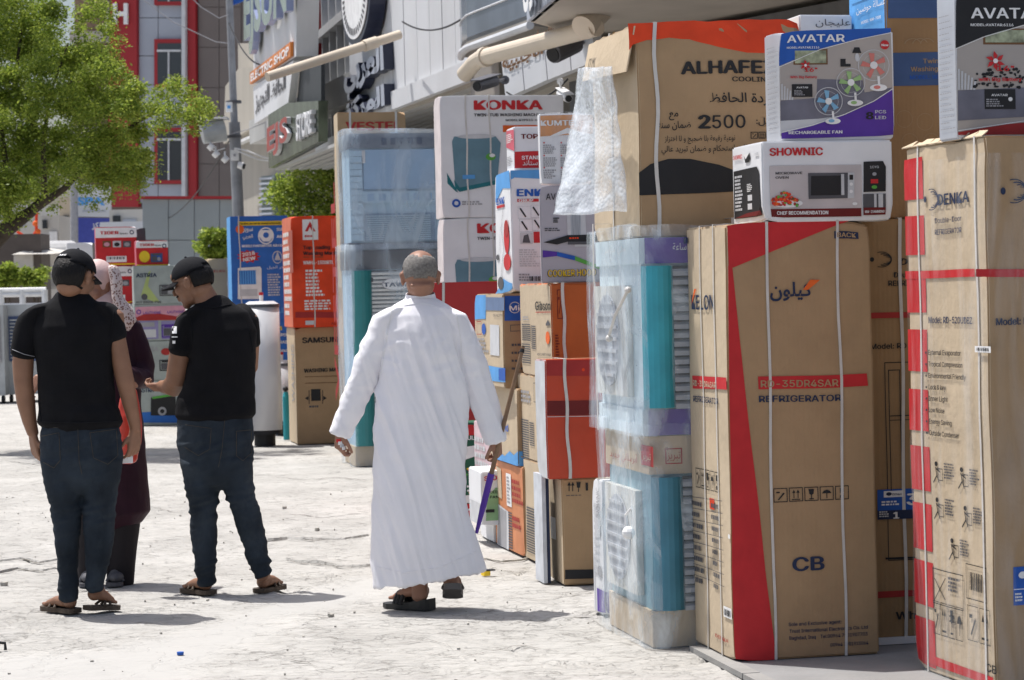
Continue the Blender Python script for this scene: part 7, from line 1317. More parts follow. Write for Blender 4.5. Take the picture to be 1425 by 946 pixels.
def cap(M_, root, sc=1.0, tilt=0.0):
    c = shell(M_, (.086, .106, .094), lambda l: l.z > 0.028+0.10*l.y*0.35+ (0.012 if l.y < -0.05 else 0) and not (l.y < -0.07 and abs(l.x) < 0.028 and l.z < 0.062), CAPM, 'cap', root, c=(0, -.008, .030), sc=sc)
    mb = MB(); n = 14; top = []; 
    for j in range(5):
        for i in range(n+1):
            a = math.pi*(0.14+0.72*i/n); k = j/4; rx = .084*(1+0.0*k); x = rx*math.cos(a); y = (.100+0.075*k)*math.sin(a)*1.0-0.008; z = 0.036-0.014*k-0.022*(x/.084)**2
            top.append(Vector((x, y, z)))
    lo = [p-Vector((0, 0, .004)) for p in top]; N = len(top)
    fs = [(j*(n+1)+i, j*(n+1)+i+1, (j+1)*(n+1)+i+1, (j+1)*(n+1)+i) for j in range(4) for i in range(n)]
    mb.mesh([M_ @ (p*sc) for p in top+lo], fs+[tuple(N+q for q in reversed(f)) for f in fs]+[(4*(n+1)+i, 4*(n+1)+i+1, N+4*(n+1)+i+1, N+4*(n+1)+i) for i in range(n)], CAPM); mb.build('brim', c, smooth=True)
    mb = MB(); mb.ball(M_ @ (Vector((0, -.008, .126))*sc), 0.007, CAPM, 10, 6); mb.build('button', c)
    mb = MB(); pts = [M_ @ (Vector((.080*math.sin(a), -.008-.100*math.cos(a), .034))*sc) for a in [(-0.5+i/8) for i in range(9)]]; mb.tube(pts, 0.006, CAPM, 6); mb.build('adjuster', c); return c
def hand(mb, w, d, nrm, L_=0.185, side=1, curl=0.35, m=SKIN, spread=0.12, curls=None):
    """w wrist, d direction of the fingers, nrm palm normal, side = which edge carries the thumb"""
    d = d.normalized(); nrm = (nrm-d*nrm.dot(d)).normalized(); x = d.cross(nrm)*side; s_ = L_/0.185
    def E(pts, rr): mb.tube(pts, rr, m, 10); [mb.ball(p, r_, m, 10, 6) for p, r_ in zip(pts, rr)]
    for k in (-1, -.33, .33, 1): E([w+x*k*.018*s_, w+d*.05*s_+x*k*.026*s_, w+d*.092*s_+x*k*.029*s_], [.016*s_, .015*s_, .011*s_])
    for i, (k, ln) in enumerate(((1, .068), (.33, .078), (-.33, .072), (-1, .056))):
        b = w+d*.092*s_+x*k*.029*s_; dr = (d+x*k*spread).normalized(); cu = (curls[i] if curls else curl*(1+0.25*i)); pts = [b]; ang = cu*0.6
        for seg in (.45, .32, .23):
            v = dr*math.cos(ang)+nrm*math.sin(ang); pts.append(pts[-1]+v*ln*seg*s_); ang += cu
        E(pts, [.0095*s_, .0088*s_, .008*s_, .007*s_])
    b = w+d*.025*s_+x*.022*s_; v1 = (d*.65+x*.7+nrm*.35).normalized(); v2 = (d*.9+x*.3+nrm*.45).normalized(); E([b, b+v1*.035*s_, b+v1*.035*s_+v2*.03*s_, b+v1*.035*s_+v2*.055*s_], [.014*s_, .011*s_, .010*s_, .008*s_])
def wrinkle(amp, fx, fz, seed=0, hot=(), dirx=0.0):
    o = Vector((seed*3.1, seed*1.7, seed))
    def f(p, n_):
        s_ = p.x+p.z*dirx; q = Vector((s_*fx, p.y*fx, p.z*fz-p.x*dirx*fz))+o; v = noise.noise(q); v2 = noise.noise(q*2.3+Vector((5, 0, 0))); a = amp
        k = 0.35
        for z0, wd, g in hot: k += g*math.exp(-((p.z-z0)/wd)**2)
        return a*k*((1-abs(v)*2)*0.6+v2*0.6)
    return f
def sandal(P_, heel, toe, w_, thick=0.022, m=LEATH, lift=0.0, wedge=0.0, name='sandal', toepost=True, tiltn=None):
    a, b = Vector(heel), Vector(toe); d = (b-a).normalized(); up = Vector((0, 0, 1)) if tiltn is None else tiltn; x = d.cross(up).normalized(); up = x.cross(d).normalized(); L_ = (b-a).length; prof = [(0.0, .45), (0.04, .75), (.15, .85), (.4, .72), (.65, .95), (.85, .98), (.96, .7), (1.0, .35)]
    ol = [a+d*L_*t+x*w_/2*k for t, k in prof]+[a+d*L_*t-x*w_/2*k for t, k in reversed(prof)]; n = len(ol); th = [thick+wedge*(1-min(1, t/0.6)) for t, k in prof]; th = th+list(reversed(th))
    mb = MB(); top = [p+up*t for p, t in zip(ol, th)]; mb.mesh(ol+top, [tuple(range(n)), tuple(range(2*n-1, n-1, -1))]+[(i, (i+1) % n, (i+1) % n+n, i+n) for i in range(n)], m); sole = mb.build(name, P_.root)
    mb = MB(); h = 0.062 if not toepost else 0.05
    for t0, t1 in (((.45, .72), (.62, .72)) if toepost else ((.55, .55), (.62, .62), (.68, .68))):
        mid = a+d*L_*t1+up*(thick+0.012 if toepost else h+thick*0.6); c0 = a+d*L_*t0+x*w_*.46+up*thick; c1 = a+d*L_*t0-x*w_*.46+up*thick
        pts = []
        for i in range(9):
            k = i/8; e = c0.lerp(c1, k)+up*(h*math.sin(math.pi*k)*0.9)
            if toepost: e = e.lerp(a+d*L_*.78+up*thick, (1-abs(2*k-1))*0.55)
            pts.append(e)
        mb.tube(pts, 0.007 if toepost else 0.011, m, 8)
    mb.build('strap', sole); return sole
def foot(mb, ankle, heel, toe, m=SKIN, w_=0.085, up=Vector((0, 0, 1))):
    d = (toe-heel).normalized(); x = d.cross(up).normalized(); L_ = (toe-heel).length; up2 = x.cross(d)
    mb.tube([ankle, ankle.lerp(heel+d*.05+up2*.06, 0.6), heel+d*.045+up2*.035], [.036, .036, .034], m, 14); mb.ball(heel+d*.03+up2*.028, .033, m, 14, 9)
    for k in (-1, 0, 1): mb.tube([heel+d*.05+up2*.034+x*k*.012, heel+d*L_*.5+up2*.032+x*k*w_*.22, heel+d*L_*.78+up2*.018+x*k*w_*.33], [.031, .025, .015], m, 12)
    mb.ball(ankle+x*.028, .014, m, 10, 6); mb.ball(ankle-x*.028, .014, m, 10, 6)
    for i in range(5):
        k = -1+i*.5; b = heel+d*L_*.76+x*k*w_*.42+up2*.014; mb.tube([b, b+d*L_*(.17-.02*abs(i-1))], [.0105 if i else .014, .009], m, 8); mb.ball(b+d*L_*(.17-.02*abs(i-1)), .0095, m, 8, 6)
# ---------------------------------------------------------------- man in the black polo, seen from behind
def man1():
    M = PB_(11.6, 'man in a black polo shirt, black cap and dark jeans standing with his back turned, leftmost in the group', 100, 852)
    M.root['label'] = 'man in black polo, cap and dark jeans seen fully from behind, arms hanging'
    b = MB(); hm = headmat(M.pt(104, 386, -0.02), Vector((0.42, 0.85, -0.30))); hm = hm @ Matrix.Scale(1.1, 4); add_head(b, hm, sc=1.0)
    M.limb(b, [(101, 432, 17, 0), (101, 415, 16, 0), (102, 396, 16, -0.01)])
    M.loft(b, [(66, 655, 158, 655, 30, 0), (66, 610, 156, 610, 32, 0), (62, 560, 152, 560, 30, 0), (58, 505, 152, 505, 32, 0), (50, 455, 155, 455, 32, 0), (62, 432, 140, 432, 22, 0), (80, 420, 122, 420, 17, 0)])
    for rs in ([(66, 640, 112, 640, 25, 0), (78, 710, 108, 710, 17, 0), (81, 750, 108, 750, 16, 0.02), (86, 800, 104, 800, 10, 0.02), (87, 832, 104, 832, 9, 0.02)], [(114, 640, 160, 640, 25, 0), (122, 710, 154, 710, 18, 0), (122, 750, 154, 750, 17, 0), (123, 800, 143, 800, 10, 0), (123, 822, 141, 822, 9, 0)]): M.loft(b, rs)
    M.loft(b, [(26, 440, 56, 440, 17, 0), (20, 480, 48, 482, 15, 0), (17, 505, 47, 505, 14.5, 0), (19, 532, 46, 532, 13, 0), (23, 560, 49, 558, 12.5, 0.02), (31, 587, 51, 585, 10, 0.04), (38, 605, 54, 603, 8, 0.05)])
    M.loft(b, [(142, 436, 172, 436, 17, 0), (150, 470, 175, 470, 15, 0), (155, 501, 181, 501, 14, 0), (161, 530, 187, 530, 13, 0), (169, 558, 191, 558, 12, 0.02), (178, 587, 195, 587, 9.5, 0.04), (181, 598, 196, 598, 8, 0.05)])
    hand(b, M.pt(46, 606, 0.05), Vector((0.12, 0.10, -1)), Vector((0.7, 0.5, 0)), 0.18, 1, 0.45)
    hand(b, M.pt(188, 600, 0.05), Vector((-0.12, 0.05, -1)), Vector((-0.75, 0.6, 0)), 0.18, -1, 0.55)
    h1, t1 = M.pt(103, 846, 0.0), M.pt(66, 842, 0.16); h1.z = 0.024; t1.z = 0.02; foot(b, M.pt(96, 830, 0.02), h1, t1)
    h2 = M.pt(122, 838, 0.0); h2.z = 0.07; t2 = M.pt(160, 845, 0.10); t2.z = 0.02; foot(b, M.pt(131, 815, 0.0), h2, t2)
    M.solid(b, 'body', SKIN, 0.0048, 4)
    shell(hm, (.083, .099, .092), lambda l: l.z > -0.060+max(0, l.y)*1.2 and (l.y < 0.035 or l.z > 0.06) and not (abs(l.x) > .066 and abs(l.y) < .03 and l.z < .02), HAIRB, 'hair', M.root, c=(0, -.020, .010), jit=0.003)
    c = cap(hm, M.root)
    vs, fs = text2d('ARG', 0.02); mb = MB(); mb.mesh([hm @ Vector((-(0.020-0.04*x/2.1)*1.0, -.008-math.sqrt(max(0, 1-((z_ := 0.066+y*0.012)-.03)**2/.094**2))*.108, z_)) for x, y in vs], fs, WHT); mb.build('embroidery', c)
    s = MB(); M.loft(s, [(54, 589, 170, 586, 40, 0), (53, 560, 160, 560, 35, 0), (53, 525, 158, 525, 35, 0), (50, 490, 158, 490, 37, 0), (42, 455, 165, 452, 37, 0), (50, 430, 155, 430, 29, 0), (72, 416, 130, 416, 22, 0)], 30)
    M.loft(s, [(38, 430, 76, 425, 24, 0), (26, 440, 62, 440, 21, 0), (18, 462, 54, 468, 19, 0), (15, 490, 49, 497, 18, 0)]); M.loft(s, [(130, 425, 160, 425, 24, 0), (140, 440, 170, 436, 21, 0), (146, 460, 174, 455, 19, 0), (149, 474, 176, 466, 18, 0)])
    so, bv = M.solid(s, 'polo_shirt', BLKCOT, 0.007, 5, wrinkle(0.010, 5, 7, 1, ((0.95, 0.1, 0.8), (1.3, 0.08, 0.4)), 0.5))
    cb = MB(); cb_pts = [M.pt(101, 412, 0)+Vector((0.073*math.sin(a), -0.073*math.cos(a)*0.95, 0.012-0.018*math.cos(a))) for a in [i*2*math.pi/24 for i in range(25)]]
    for i in range(24): a_, b_ = cb_pts[i], cb_pts[i+1]; cen = M.pt(101, 412, 0); cb.prism([a_, b_, b_+Vector((0, 0, -0.040))+(b_-cen)*0.28, a_+Vector((0, 0, -0.040))+(a_-cen)*0.28], (cen-a_)*0.05, BLKCOT)
    cb.build('collar', so, smooth=True)
    M.seam(bv, [(55, 560), (57, 587), (110, 588), (165, 586)], CAPM, 'hem_seam', 0.003, so); M.seam(bv, [(50, 432), (44, 470), (46, 495)], CAPM, 'sleeve_seam', 0.002, so); M.seam(bv, [(158, 432), (156, 455), (152, 470)], CAPM, 'sleeve_seam', 0.002, so); M.seam(bv, [(17, 486), (34, 493), (48, 496)], GREY, 'cuff_stripe', 0.0015, so)
    j = MB(); M.loft(j, [(61, 580, 162, 580, 33, 0), (56, 605, 168, 605, 37, 0), (57, 640, 171, 640, 38, 0), (60, 662, 168, 662, 34, 0)], 30)
    M.loft(j, [(57, 640, 117, 645, 34, 0), (61, 670, 116, 675, 29, 0), (72, 707, 113, 707, 22, 0), (75, 738, 112, 738, 21, 0.01), (78, 770, 109, 770, 17, 0.02), (82, 802, 108, 802, 13.5, 0.02), (83, 833, 107, 832, 12.5, 0.02)]); M.loft(j, [(112, 640, 171, 640, 35, 0), (116, 672, 166, 670, 29, 0), (116, 700, 160, 700, 23, 0), (116, 738, 159, 738, 22, 0), (119, 770, 155, 770, 18, 0), (120, 802, 146, 802, 14, 0), (120, 818, 144, 816, 13, 0)])
    jo, bj = M.solid(j, 'jeans', DENIM, 0.007, 3, wrinkle(0.012, 4, 20, 2, ((0.5, 0.07, 0.9), (0.12, 0.09, 0.7), (0.78, 0.05, 0.4)), 0.25))
    ST = mat('stitching', (0.055,0.045,0.032), 0.7)
    for pts in ([(57, 607), (82, 602), (84, 640), (75, 651), (60, 643)], [(125, 602), (162, 597), (164, 634), (150, 646), (130, 637), (125, 602)]): M.seam(bj, pts, ST, 'pocket_seam', 0.0014, jo)
    M.seam(bj, [(108, 588), (110, 640), (114, 660)], ST, 'seat_seam', 0.0013, jo); M.seam(bj, [(57, 594), (110, 596), (166, 592)], ST, 'waist_seam', 0.0013, jo)
    sandal(M, Vector((h1.x, h1.y, 0.001))+Vector((0.015, -0.01, 0)), Vector((t1.x, t1.y, 0.001))-Vector((0.015, 0, 0)), 0.10); sandal(M, h2+Vector((-0.01, -0.015, -0.055)), Vector((t2.x+0.015, t2.y, 0.001)), 0.10)
    mb = MB(); q = M.pt(177, 640, 0.07); mb.cbox(q, 0.05, 0.03, 0.03, WHT, 20); mb.cbox(q+Vector((0.01, 0, 0.018)), 0.03, 0.02, 0.02, WHT, 45); tag(mb.build('paper_cup'), 'crumpled white paper held in the right hand of the man seen from behind', 'paper'); 
man1()
# ---------------------------------------------------------------- man in the black T-shirt looking left
def man2():
    M = PB_(12.2, 'man in black T-shirt and dark jeans in profile, looking down, bearded chin under a black cap', 320, 828)
    M.root['label'] = 'man in black T-shirt and dark jeans, face in profile under a black cap'
    b = MB(); hm = headmat(M.pt(268, 393, 0.0), Vector((-0.90, 0.30, -0.33))); hm = hm @ Matrix.Scale(1.06, 4); add_head(b, hm, sc=0.98)
    M.limb(b, [(296, 432, 17, 0), (288, 418, 16.5, 0), (279, 402, 16, 0)])
    M.loft(b, [(256, 655, 342, 655, 30, 0), (255, 610, 342, 610, 31, 0), (258, 560, 344, 560, 29, 0), (266, 505, 348, 505, 30, 0), (258, 455, 345, 455, 31, 0), (262, 434, 335, 434, 22, 0), (278, 422, 315, 422, 17, 0)])
    M.loft(b, [(258, 640, 300, 640, 24, 0), (268, 713, 299, 713, 17, 0), (268, 743, 299, 743, 16, 0), (276, 793, 296, 793, 10, 0), (277, 812, 295, 812, 9, 0)]); M.loft(b, [(305, 640, 346, 640, 24, 0), (322, 698, 350, 698, 18, 0), (331, 728, 361, 728, 17, 0), (342, 758, 368, 758, 14, 0), (354, 790, 372, 788, 9.5, 0), (355, 802, 373, 802, 9, 0)])
    M.loft(b, [(246, 440, 272, 440, 16, -0.02), (238, 475, 264, 478, 15, -0.02), (234, 501, 264, 503, 14.5, 0), (231, 525, 261, 532, 14, 0.03), (226, 531, 250, 549, 11, 0.10), (221, 530, 232, 546, 8.5, 0.2)])
    M.loft(b, [(335, 440, 358, 440, 15, 0.06), (342, 480, 361, 480, 13, 0.08), (341, 512, 359, 512, 11, 0.12), (325, 525, 338, 538, 9, 0.3)])
    hand(b, M.pt(226, 538, 0.2), Vector((-0.75, 0.6, -0.05)), Vector((0.3, 0.4, 0.9)), 0.17, 1, 0.6); hand(b, M.pt(330, 532, 0.32), Vector((-0.8, 0.5, 0.1)), Vector((0.3, 0.4, 0.9)), 0.17, -1, 0.5)
    h1, t1 = M.pt(292, 822, 0.0), M.pt(261, 818, 0.14); h1.z = 0.024; t1.z = 0.02; foot(b, M.pt(286, 808, 0), h1, t1); h2, t2 = M.pt(362, 818, 0.02), M.pt(387, 814, 0.2); h2.z = 0.024; t2.z = 0.02; foot(b, M.pt(364, 800, 0), h2, t2)
    M.solid(b, 'body', SKIN, 0.0046, 3)
    mb = MB()
    for sx in (-1,): mb.ball(hm @ (Vector((sx*.030, .079, .004))*.98), .010, WHT, 10, 8)
    mb.build('eye', M.root); mb = MB(); mb.ball(hm @ Vector((-.030, .085, .001)), .0055, BLACK, 8, 6); mb.build('pupil', M.root)
    for nm, c, r in (('moustache', (0, .090, -.039), (.026, .012, .006)), ('eyebrow', (-.030, .088, .026), (.019, .006, .0035)), ('eyebrow', (.030, .088, .026), (.019, .006, .0035)), ('beard', (0, .050, -.086), (.036, .040, .024))):
        if nm != 'beard': shell(hm, r, lambda l: True, HAIRB, nm, M.root, c=c, n=(14, 8), solid=0.0005)
    shell(hm, (.082, .098, .090), lambda l: l.z > -0.045+max(0, l.y+0.02)*1.2 and (l.y < 0.03 or l.z > 0.06) and not (abs(l.x) > .062 and -.03 < l.y < .035 and l.z < .025), HAIRB, 'hair', M.root, c=(0, -.018, .014), jit=0.002, sc=0.98)
    shell(hm, (.0655, .0595, .0735), lambda l: l.z < -0.052 and l.y > -0.01 and abs(l.x) > -1, mat('stubble', (0.17,0.10,0.07), 0.7, 0.3, 150), 'beard', M.root, c=(0, .035, -.02), solid=0.0006, sc=0.98) if False else None
    c = cap(hm, M.root, 0.98)
    q0, q1 = M.pt(243, 379, -0.085), M.pt(262, 381, -0.095)
    s = MB(); M.loft(s, [(244, 579, 355, 575, 39, 0), (246, 560, 353, 560, 35, 0), (257, 530, 354, 530, 34, 0), (263, 500, 356, 500, 35, 0), (252, 460, 357, 460, 36, 0), (256, 436, 345, 434, 28, 0), (272, 424, 325, 422, 21, 0)], 30)
    M.loft(s, [(262, 430, 290, 430, 22, -0.02), (246, 442, 280, 440, 21, -0.02), (238, 462, 272, 466, 20, -0.02), (234, 486, 269, 490, 18, -0.02)]); M.loft(s, [(325, 430, 348, 430, 20, 0.04), (335, 446, 360, 444, 18, 0.06), (338, 478, 363, 478, 15, 0.07)])
    so, bv = M.solid(s, 't_shirt', BLKCOT, 0.007, 5, wrinkle(0.010, 5, 7, 5, ((0.98, 0.12, 0.9),), -0.5))
    M.seam(bv, [(262, 432), (268, 455), (266, 486)], CAPM, 'sleeve_seam', 0.002, so); M.seam(bv, [(274, 424), (296, 428), (322, 423)], CAPM, 'neck_band', 0.005, so); M.seam(bv, [(345, 450), (350, 475), (352, 490)], CAPM, 'sleeve_seam', 0.002, so)
    mb = MB(); pc = [(241.5, 452), (245.5, 454), (246, 462), (242.5, 465.5), (238.5, 463), (238, 455.5)]; mb.build if False else None; M.patch(bv, 239.5, 454, 246, 464, WHT, 'sleeve_print', 3, 3, so); M.patch(bv, 239, 468, 247, 469.5, WHT, 'sleeve_print', 3, 2, so); M.patch(bv, 240, 474, 244, 478, WHT, 'sleeve_print', 3, 2, so)
    j = MB(); M.loft(j, [(251, 566, 349, 565, 33, 0), (246, 590, 352, 590, 37, 0), (247, 612, 353, 612, 38, 0), (250, 640, 352, 640, 37, 0), (254, 660, 348, 660, 33, 0)], 30)
    M.loft(j, [(250, 640, 305, 650, 34, 0), (256, 668, 305, 675, 28, 0), (262, 692, 304, 692, 23, 0), (265, 715, 302, 715, 21, 0), (265, 743, 302, 743, 20, 0), (270, 772, 301, 772, 16, 0), (273, 793, 301, 793, 14, 0), (273, 810, 299, 810, 13, 0)]); M.loft(j, [(300, 640, 352, 638, 34, 0), (306, 668, 351, 668, 28, 0), (318, 698, 356, 696, 23, 0), (327, 728, 366, 726, 21, 0), (338, 758, 372, 756, 18, 0), (348, 785, 375, 781, 15, 0), (352, 800, 376, 798, 13.5, 0)])
    jo, bj = M.solid(j, 'jeans', DENIM, 0.007, 3, wrinkle(0.013, 4, 20, 8, ((0.48, 0.08, 0.9), (0.14, 0.08, 1.1), (0.75, 0.06, 0.6)), 0.3))
    ST = MATS['stitching']
    for pts in ([(258, 591), (294, 596), (292, 625), (276, 634), (257, 622)], [(329, 600), (350, 598), (350, 630), (338, 641), (329, 634), (329, 600)]): M.seam(bj, pts, ST, 'pocket_seam', 0.0014, jo)
    M.seam(bj, [(313, 582), (309, 625), (304, 650)], ST, 'seat_seam', 0.0013, jo); M.patch(bj, 300, 566, 351, 577, mat('belt_brown', (0.05,0.03,0.02), 0.5), 'belt', 10, 2, jo)
    sandal(M, Vector((h1.x+.015, h1.y-.01, .001)), Vector((t1.x-.02, t1.y, .001)), 0.10); sandal(M, Vector((h2.x-.01, h2.y-.015, .001)), Vector((t2.x+.02, t2.y, .001)), 0.10)
man2()
# ---------------------------------------------------------------- woman in plum
def woman():
    M = PB_(12.75, 'woman in a pink patterned headscarf and plum robe standing between the two men in black', 150, 826)
    b = MB(); hm = headmat(M.pt(133, 398, 0.0), Vector((-0.45, -0.80, -0.42))); add_head(b, hm, sc=0.96)
    M.limb(b, [(150, 450, 16, 0), (145, 430, 15, 0), (140, 412, 15, 0)])
    M.loft(b, [(122, 690, 195, 690, 26, 0), (120, 620, 195, 620, 28, 0), (122, 540, 188, 540, 26, 0), (112, 470, 190, 470, 28, 0), (125, 448, 175, 448, 18, 0)])
    M.loft(b, [(112, 690, 145, 690, 18, 0), (112, 760, 135, 760, 12, 0), (114, 805, 130, 805, 9, 0)]); M.loft(b, [(155, 690, 190, 690, 18, 0), (158, 760, 182, 760, 12, 0), (158, 805, 176, 805, 9, 0)])
    M.loft(b, [(176, 455, 196, 455, 12, 0), (186, 490, 206, 490, 11, 0), (194, 518, 212, 524, 10, -0.02), (178, 520, 190, 540, 8, -0.16), (168, 514, 176, 528, 7, -0.24)]); M.loft(b, [(100, 455, 120, 455, 12, 0), (80, 490, 100, 490, 11, 0), (66, 520, 80, 530, 9, 0), (52, 522, 60, 532, 7, -0.05)])
    hand(b, M.pt(173, 520, -0.24), Vector((-0.8, -0.4, 0.2)), Vector((0.2, 0.2, 1)), 0.155, -1, 0.6); hand(b, M.pt(54, 526, -0.05), Vector((-0.5, -0.1, -0.7)), Vector((0.3, 0.6, 0)), 0.155, -1, 0.5)
    M.solid(b, 'body', SKIN2, 0.0052, 3)
    sc = MB()
    def BB(c, r):
        nu, nv = 24, 16; vs = []
        for i in range(nv+1):
            for jx in range(nu): th = math.pi*i/nv; q = 2*math.pi*jx/nu; vs.append(hm @ Vector((c[0]+r[0]*math.sin(th)*math.cos(q), c[1]+r[1]*math.sin(th)*math.sin(q), c[2]+r[2]*math.cos(th))))
        sc.mesh(vs, [(i*nu+jx, i*nu+(jx+1) % nu, (i+1)*nu+(jx+1) % nu, (i+1)*nu+jx) for i in range(nv) for jx in range(nu)], ROBE)
    BB((0, -.034, .034), (.090, .098, .098)); BB((0, -.03, -.05), (.084, .07, .09)); M.loft(sc, [(122, 420, 168, 414, 22, 0.03), (124, 440, 180, 438, 27, 0), (118, 455, 186, 452, 29, 0), (125, 472, 176, 470, 28, -0.01)])
    HJ = mat('scarf_pink', (0.58,0.42,0.40), 0.6, 0.08, 8, 0.2, 90, dirt=0.0); m, n, bs = newmat('scarf_pattern'); tc = n.nodes.new('ShaderNodeTexCoord'); vo = n.nodes.new('ShaderNodeTexVoronoi'); vo.inputs['Scale'].default_value = 75; n.links.new(tc.outputs['Object'], vo.inputs['Vector']); cr = n.nodes.new('ShaderNodeValToRGB'); cr.color_ramp.interpolation = 'CONSTANT'; cr.color_ramp.elements[0].color = (0.22, 0.12, 0.10, 1); cr.color_ramp.elements[1].position = 0.40; cr.color_ramp.elements[1].color = (0.62, 0.52, 0.50, 1); n.links.new(vo.outputs['Distance'], cr.inputs[0]); n.links.new(cr.outputs[0], bs.inputs['Base Color']); bs.inputs['Roughness'].default_value = 0.7
    so, bv = M.solid(sc, 'headscarf', HJ, 0.006, 4, wrinkle(0.007, 9, 5, 4, (), 0.6))
    pt = MB(); M.loft(pt, [(150, 372, 164, 372, 12, -0.06), (154, 390, 170, 390, 15, -0.06), (156, 415, 170, 412, 14, -0.06), (160, 432, 184, 430, 16, -0.05), (166, 450, 190, 446, 15, -0.04), (172, 465, 182, 462, 8, -0.04)]); M.solid(pt, 'patterned_border', m, 0.006, 3, wrinkle(0.008, 14, 8, 14, (), 0.4), parent=so)
    r_ = MB(); M.loft(r_, [(110, 722, 209, 710, 34, 0), (114, 690, 207, 685, 32, 0), (118, 620, 202, 620, 31, 0), (118, 560, 196, 560, 29, 0), (112, 500, 194, 500, 30, 0), (106, 470, 194, 466, 30, 0), (122, 450, 186, 446, 22, 0)], 28)
    M.loft(r_, [(172, 446, 196, 450, 17, 0), (181, 475, 206, 475, 16, 0), (188, 505, 214, 508, 15, 0), (186, 525, 214, 530, 14, -0.04), (176, 513, 196, 538, 12, -0.14), (168, 511, 178, 530, 10, -0.22)]); M.loft(r_, [(98, 450, 124, 452, 16, 0), (78, 485, 104, 492, 14, 0), (62, 515, 82, 532, 12, 0)])
    M.solid(r_, 'robe', PLUM, 0.007, 4, wrinkle(0.014, 9, 5, 9, ((1.15, 0.1, 0.6),), 0.3))
    t = MB(); M.loft(t, [(108, 690, 150, 690, 24, 0), (106, 760, 144, 760, 20, 0), (108, 808, 140, 808, 17, 0)]); M.loft(t, [(148, 690, 200, 690, 24, 0), (149, 760, 191, 760, 20, 0), (149, 812, 186, 812, 17, 0)]); M.solid(t, 'trousers', BLKTR, 0.008, 4, wrinkle(0.010, 9, 3, 3))
    for x in (122, 160): a = M.pt(x+6, 822, 0.06); a.z = .001; e = M.pt(x-2, 826, -0.12); e.z = .001; sandal(M, a, e, 0.09, 0.02, DGREY, toepost=False, name='shoe')
    for x in (122, 160): q = MB(); c0 = M.pt(x+4, 820, -0.02); c0.z = 0.045; q.ball(c0, 0.05, DGREY, 16, 10, 0.9, 2.1, 0.7); q.build('shoe', M.root, smooth=True)
    mb = MB(); bag = PB_(12.3, 'red plastic carrier bag hanging in front of the woman in plum', 178, 640, 'bag'); bag.loft(mb, [(166, 640, 190, 640, 8, 0), (163, 615, 197, 615, 14, 0), (164, 580, 196, 580, 13, 0), (169, 545, 190, 545, 8, 0), (174, 528, 183, 528, 3, 0)]); bag.root.name = 'plastic_bag'; bag.solid(mb, 'bag_body', mat('bag_red', (0.55,0.05,0.03), 0.35, 0.1, 6), 0.007, 3, wrinkle(0.016, 14, 7, 6))
woman()
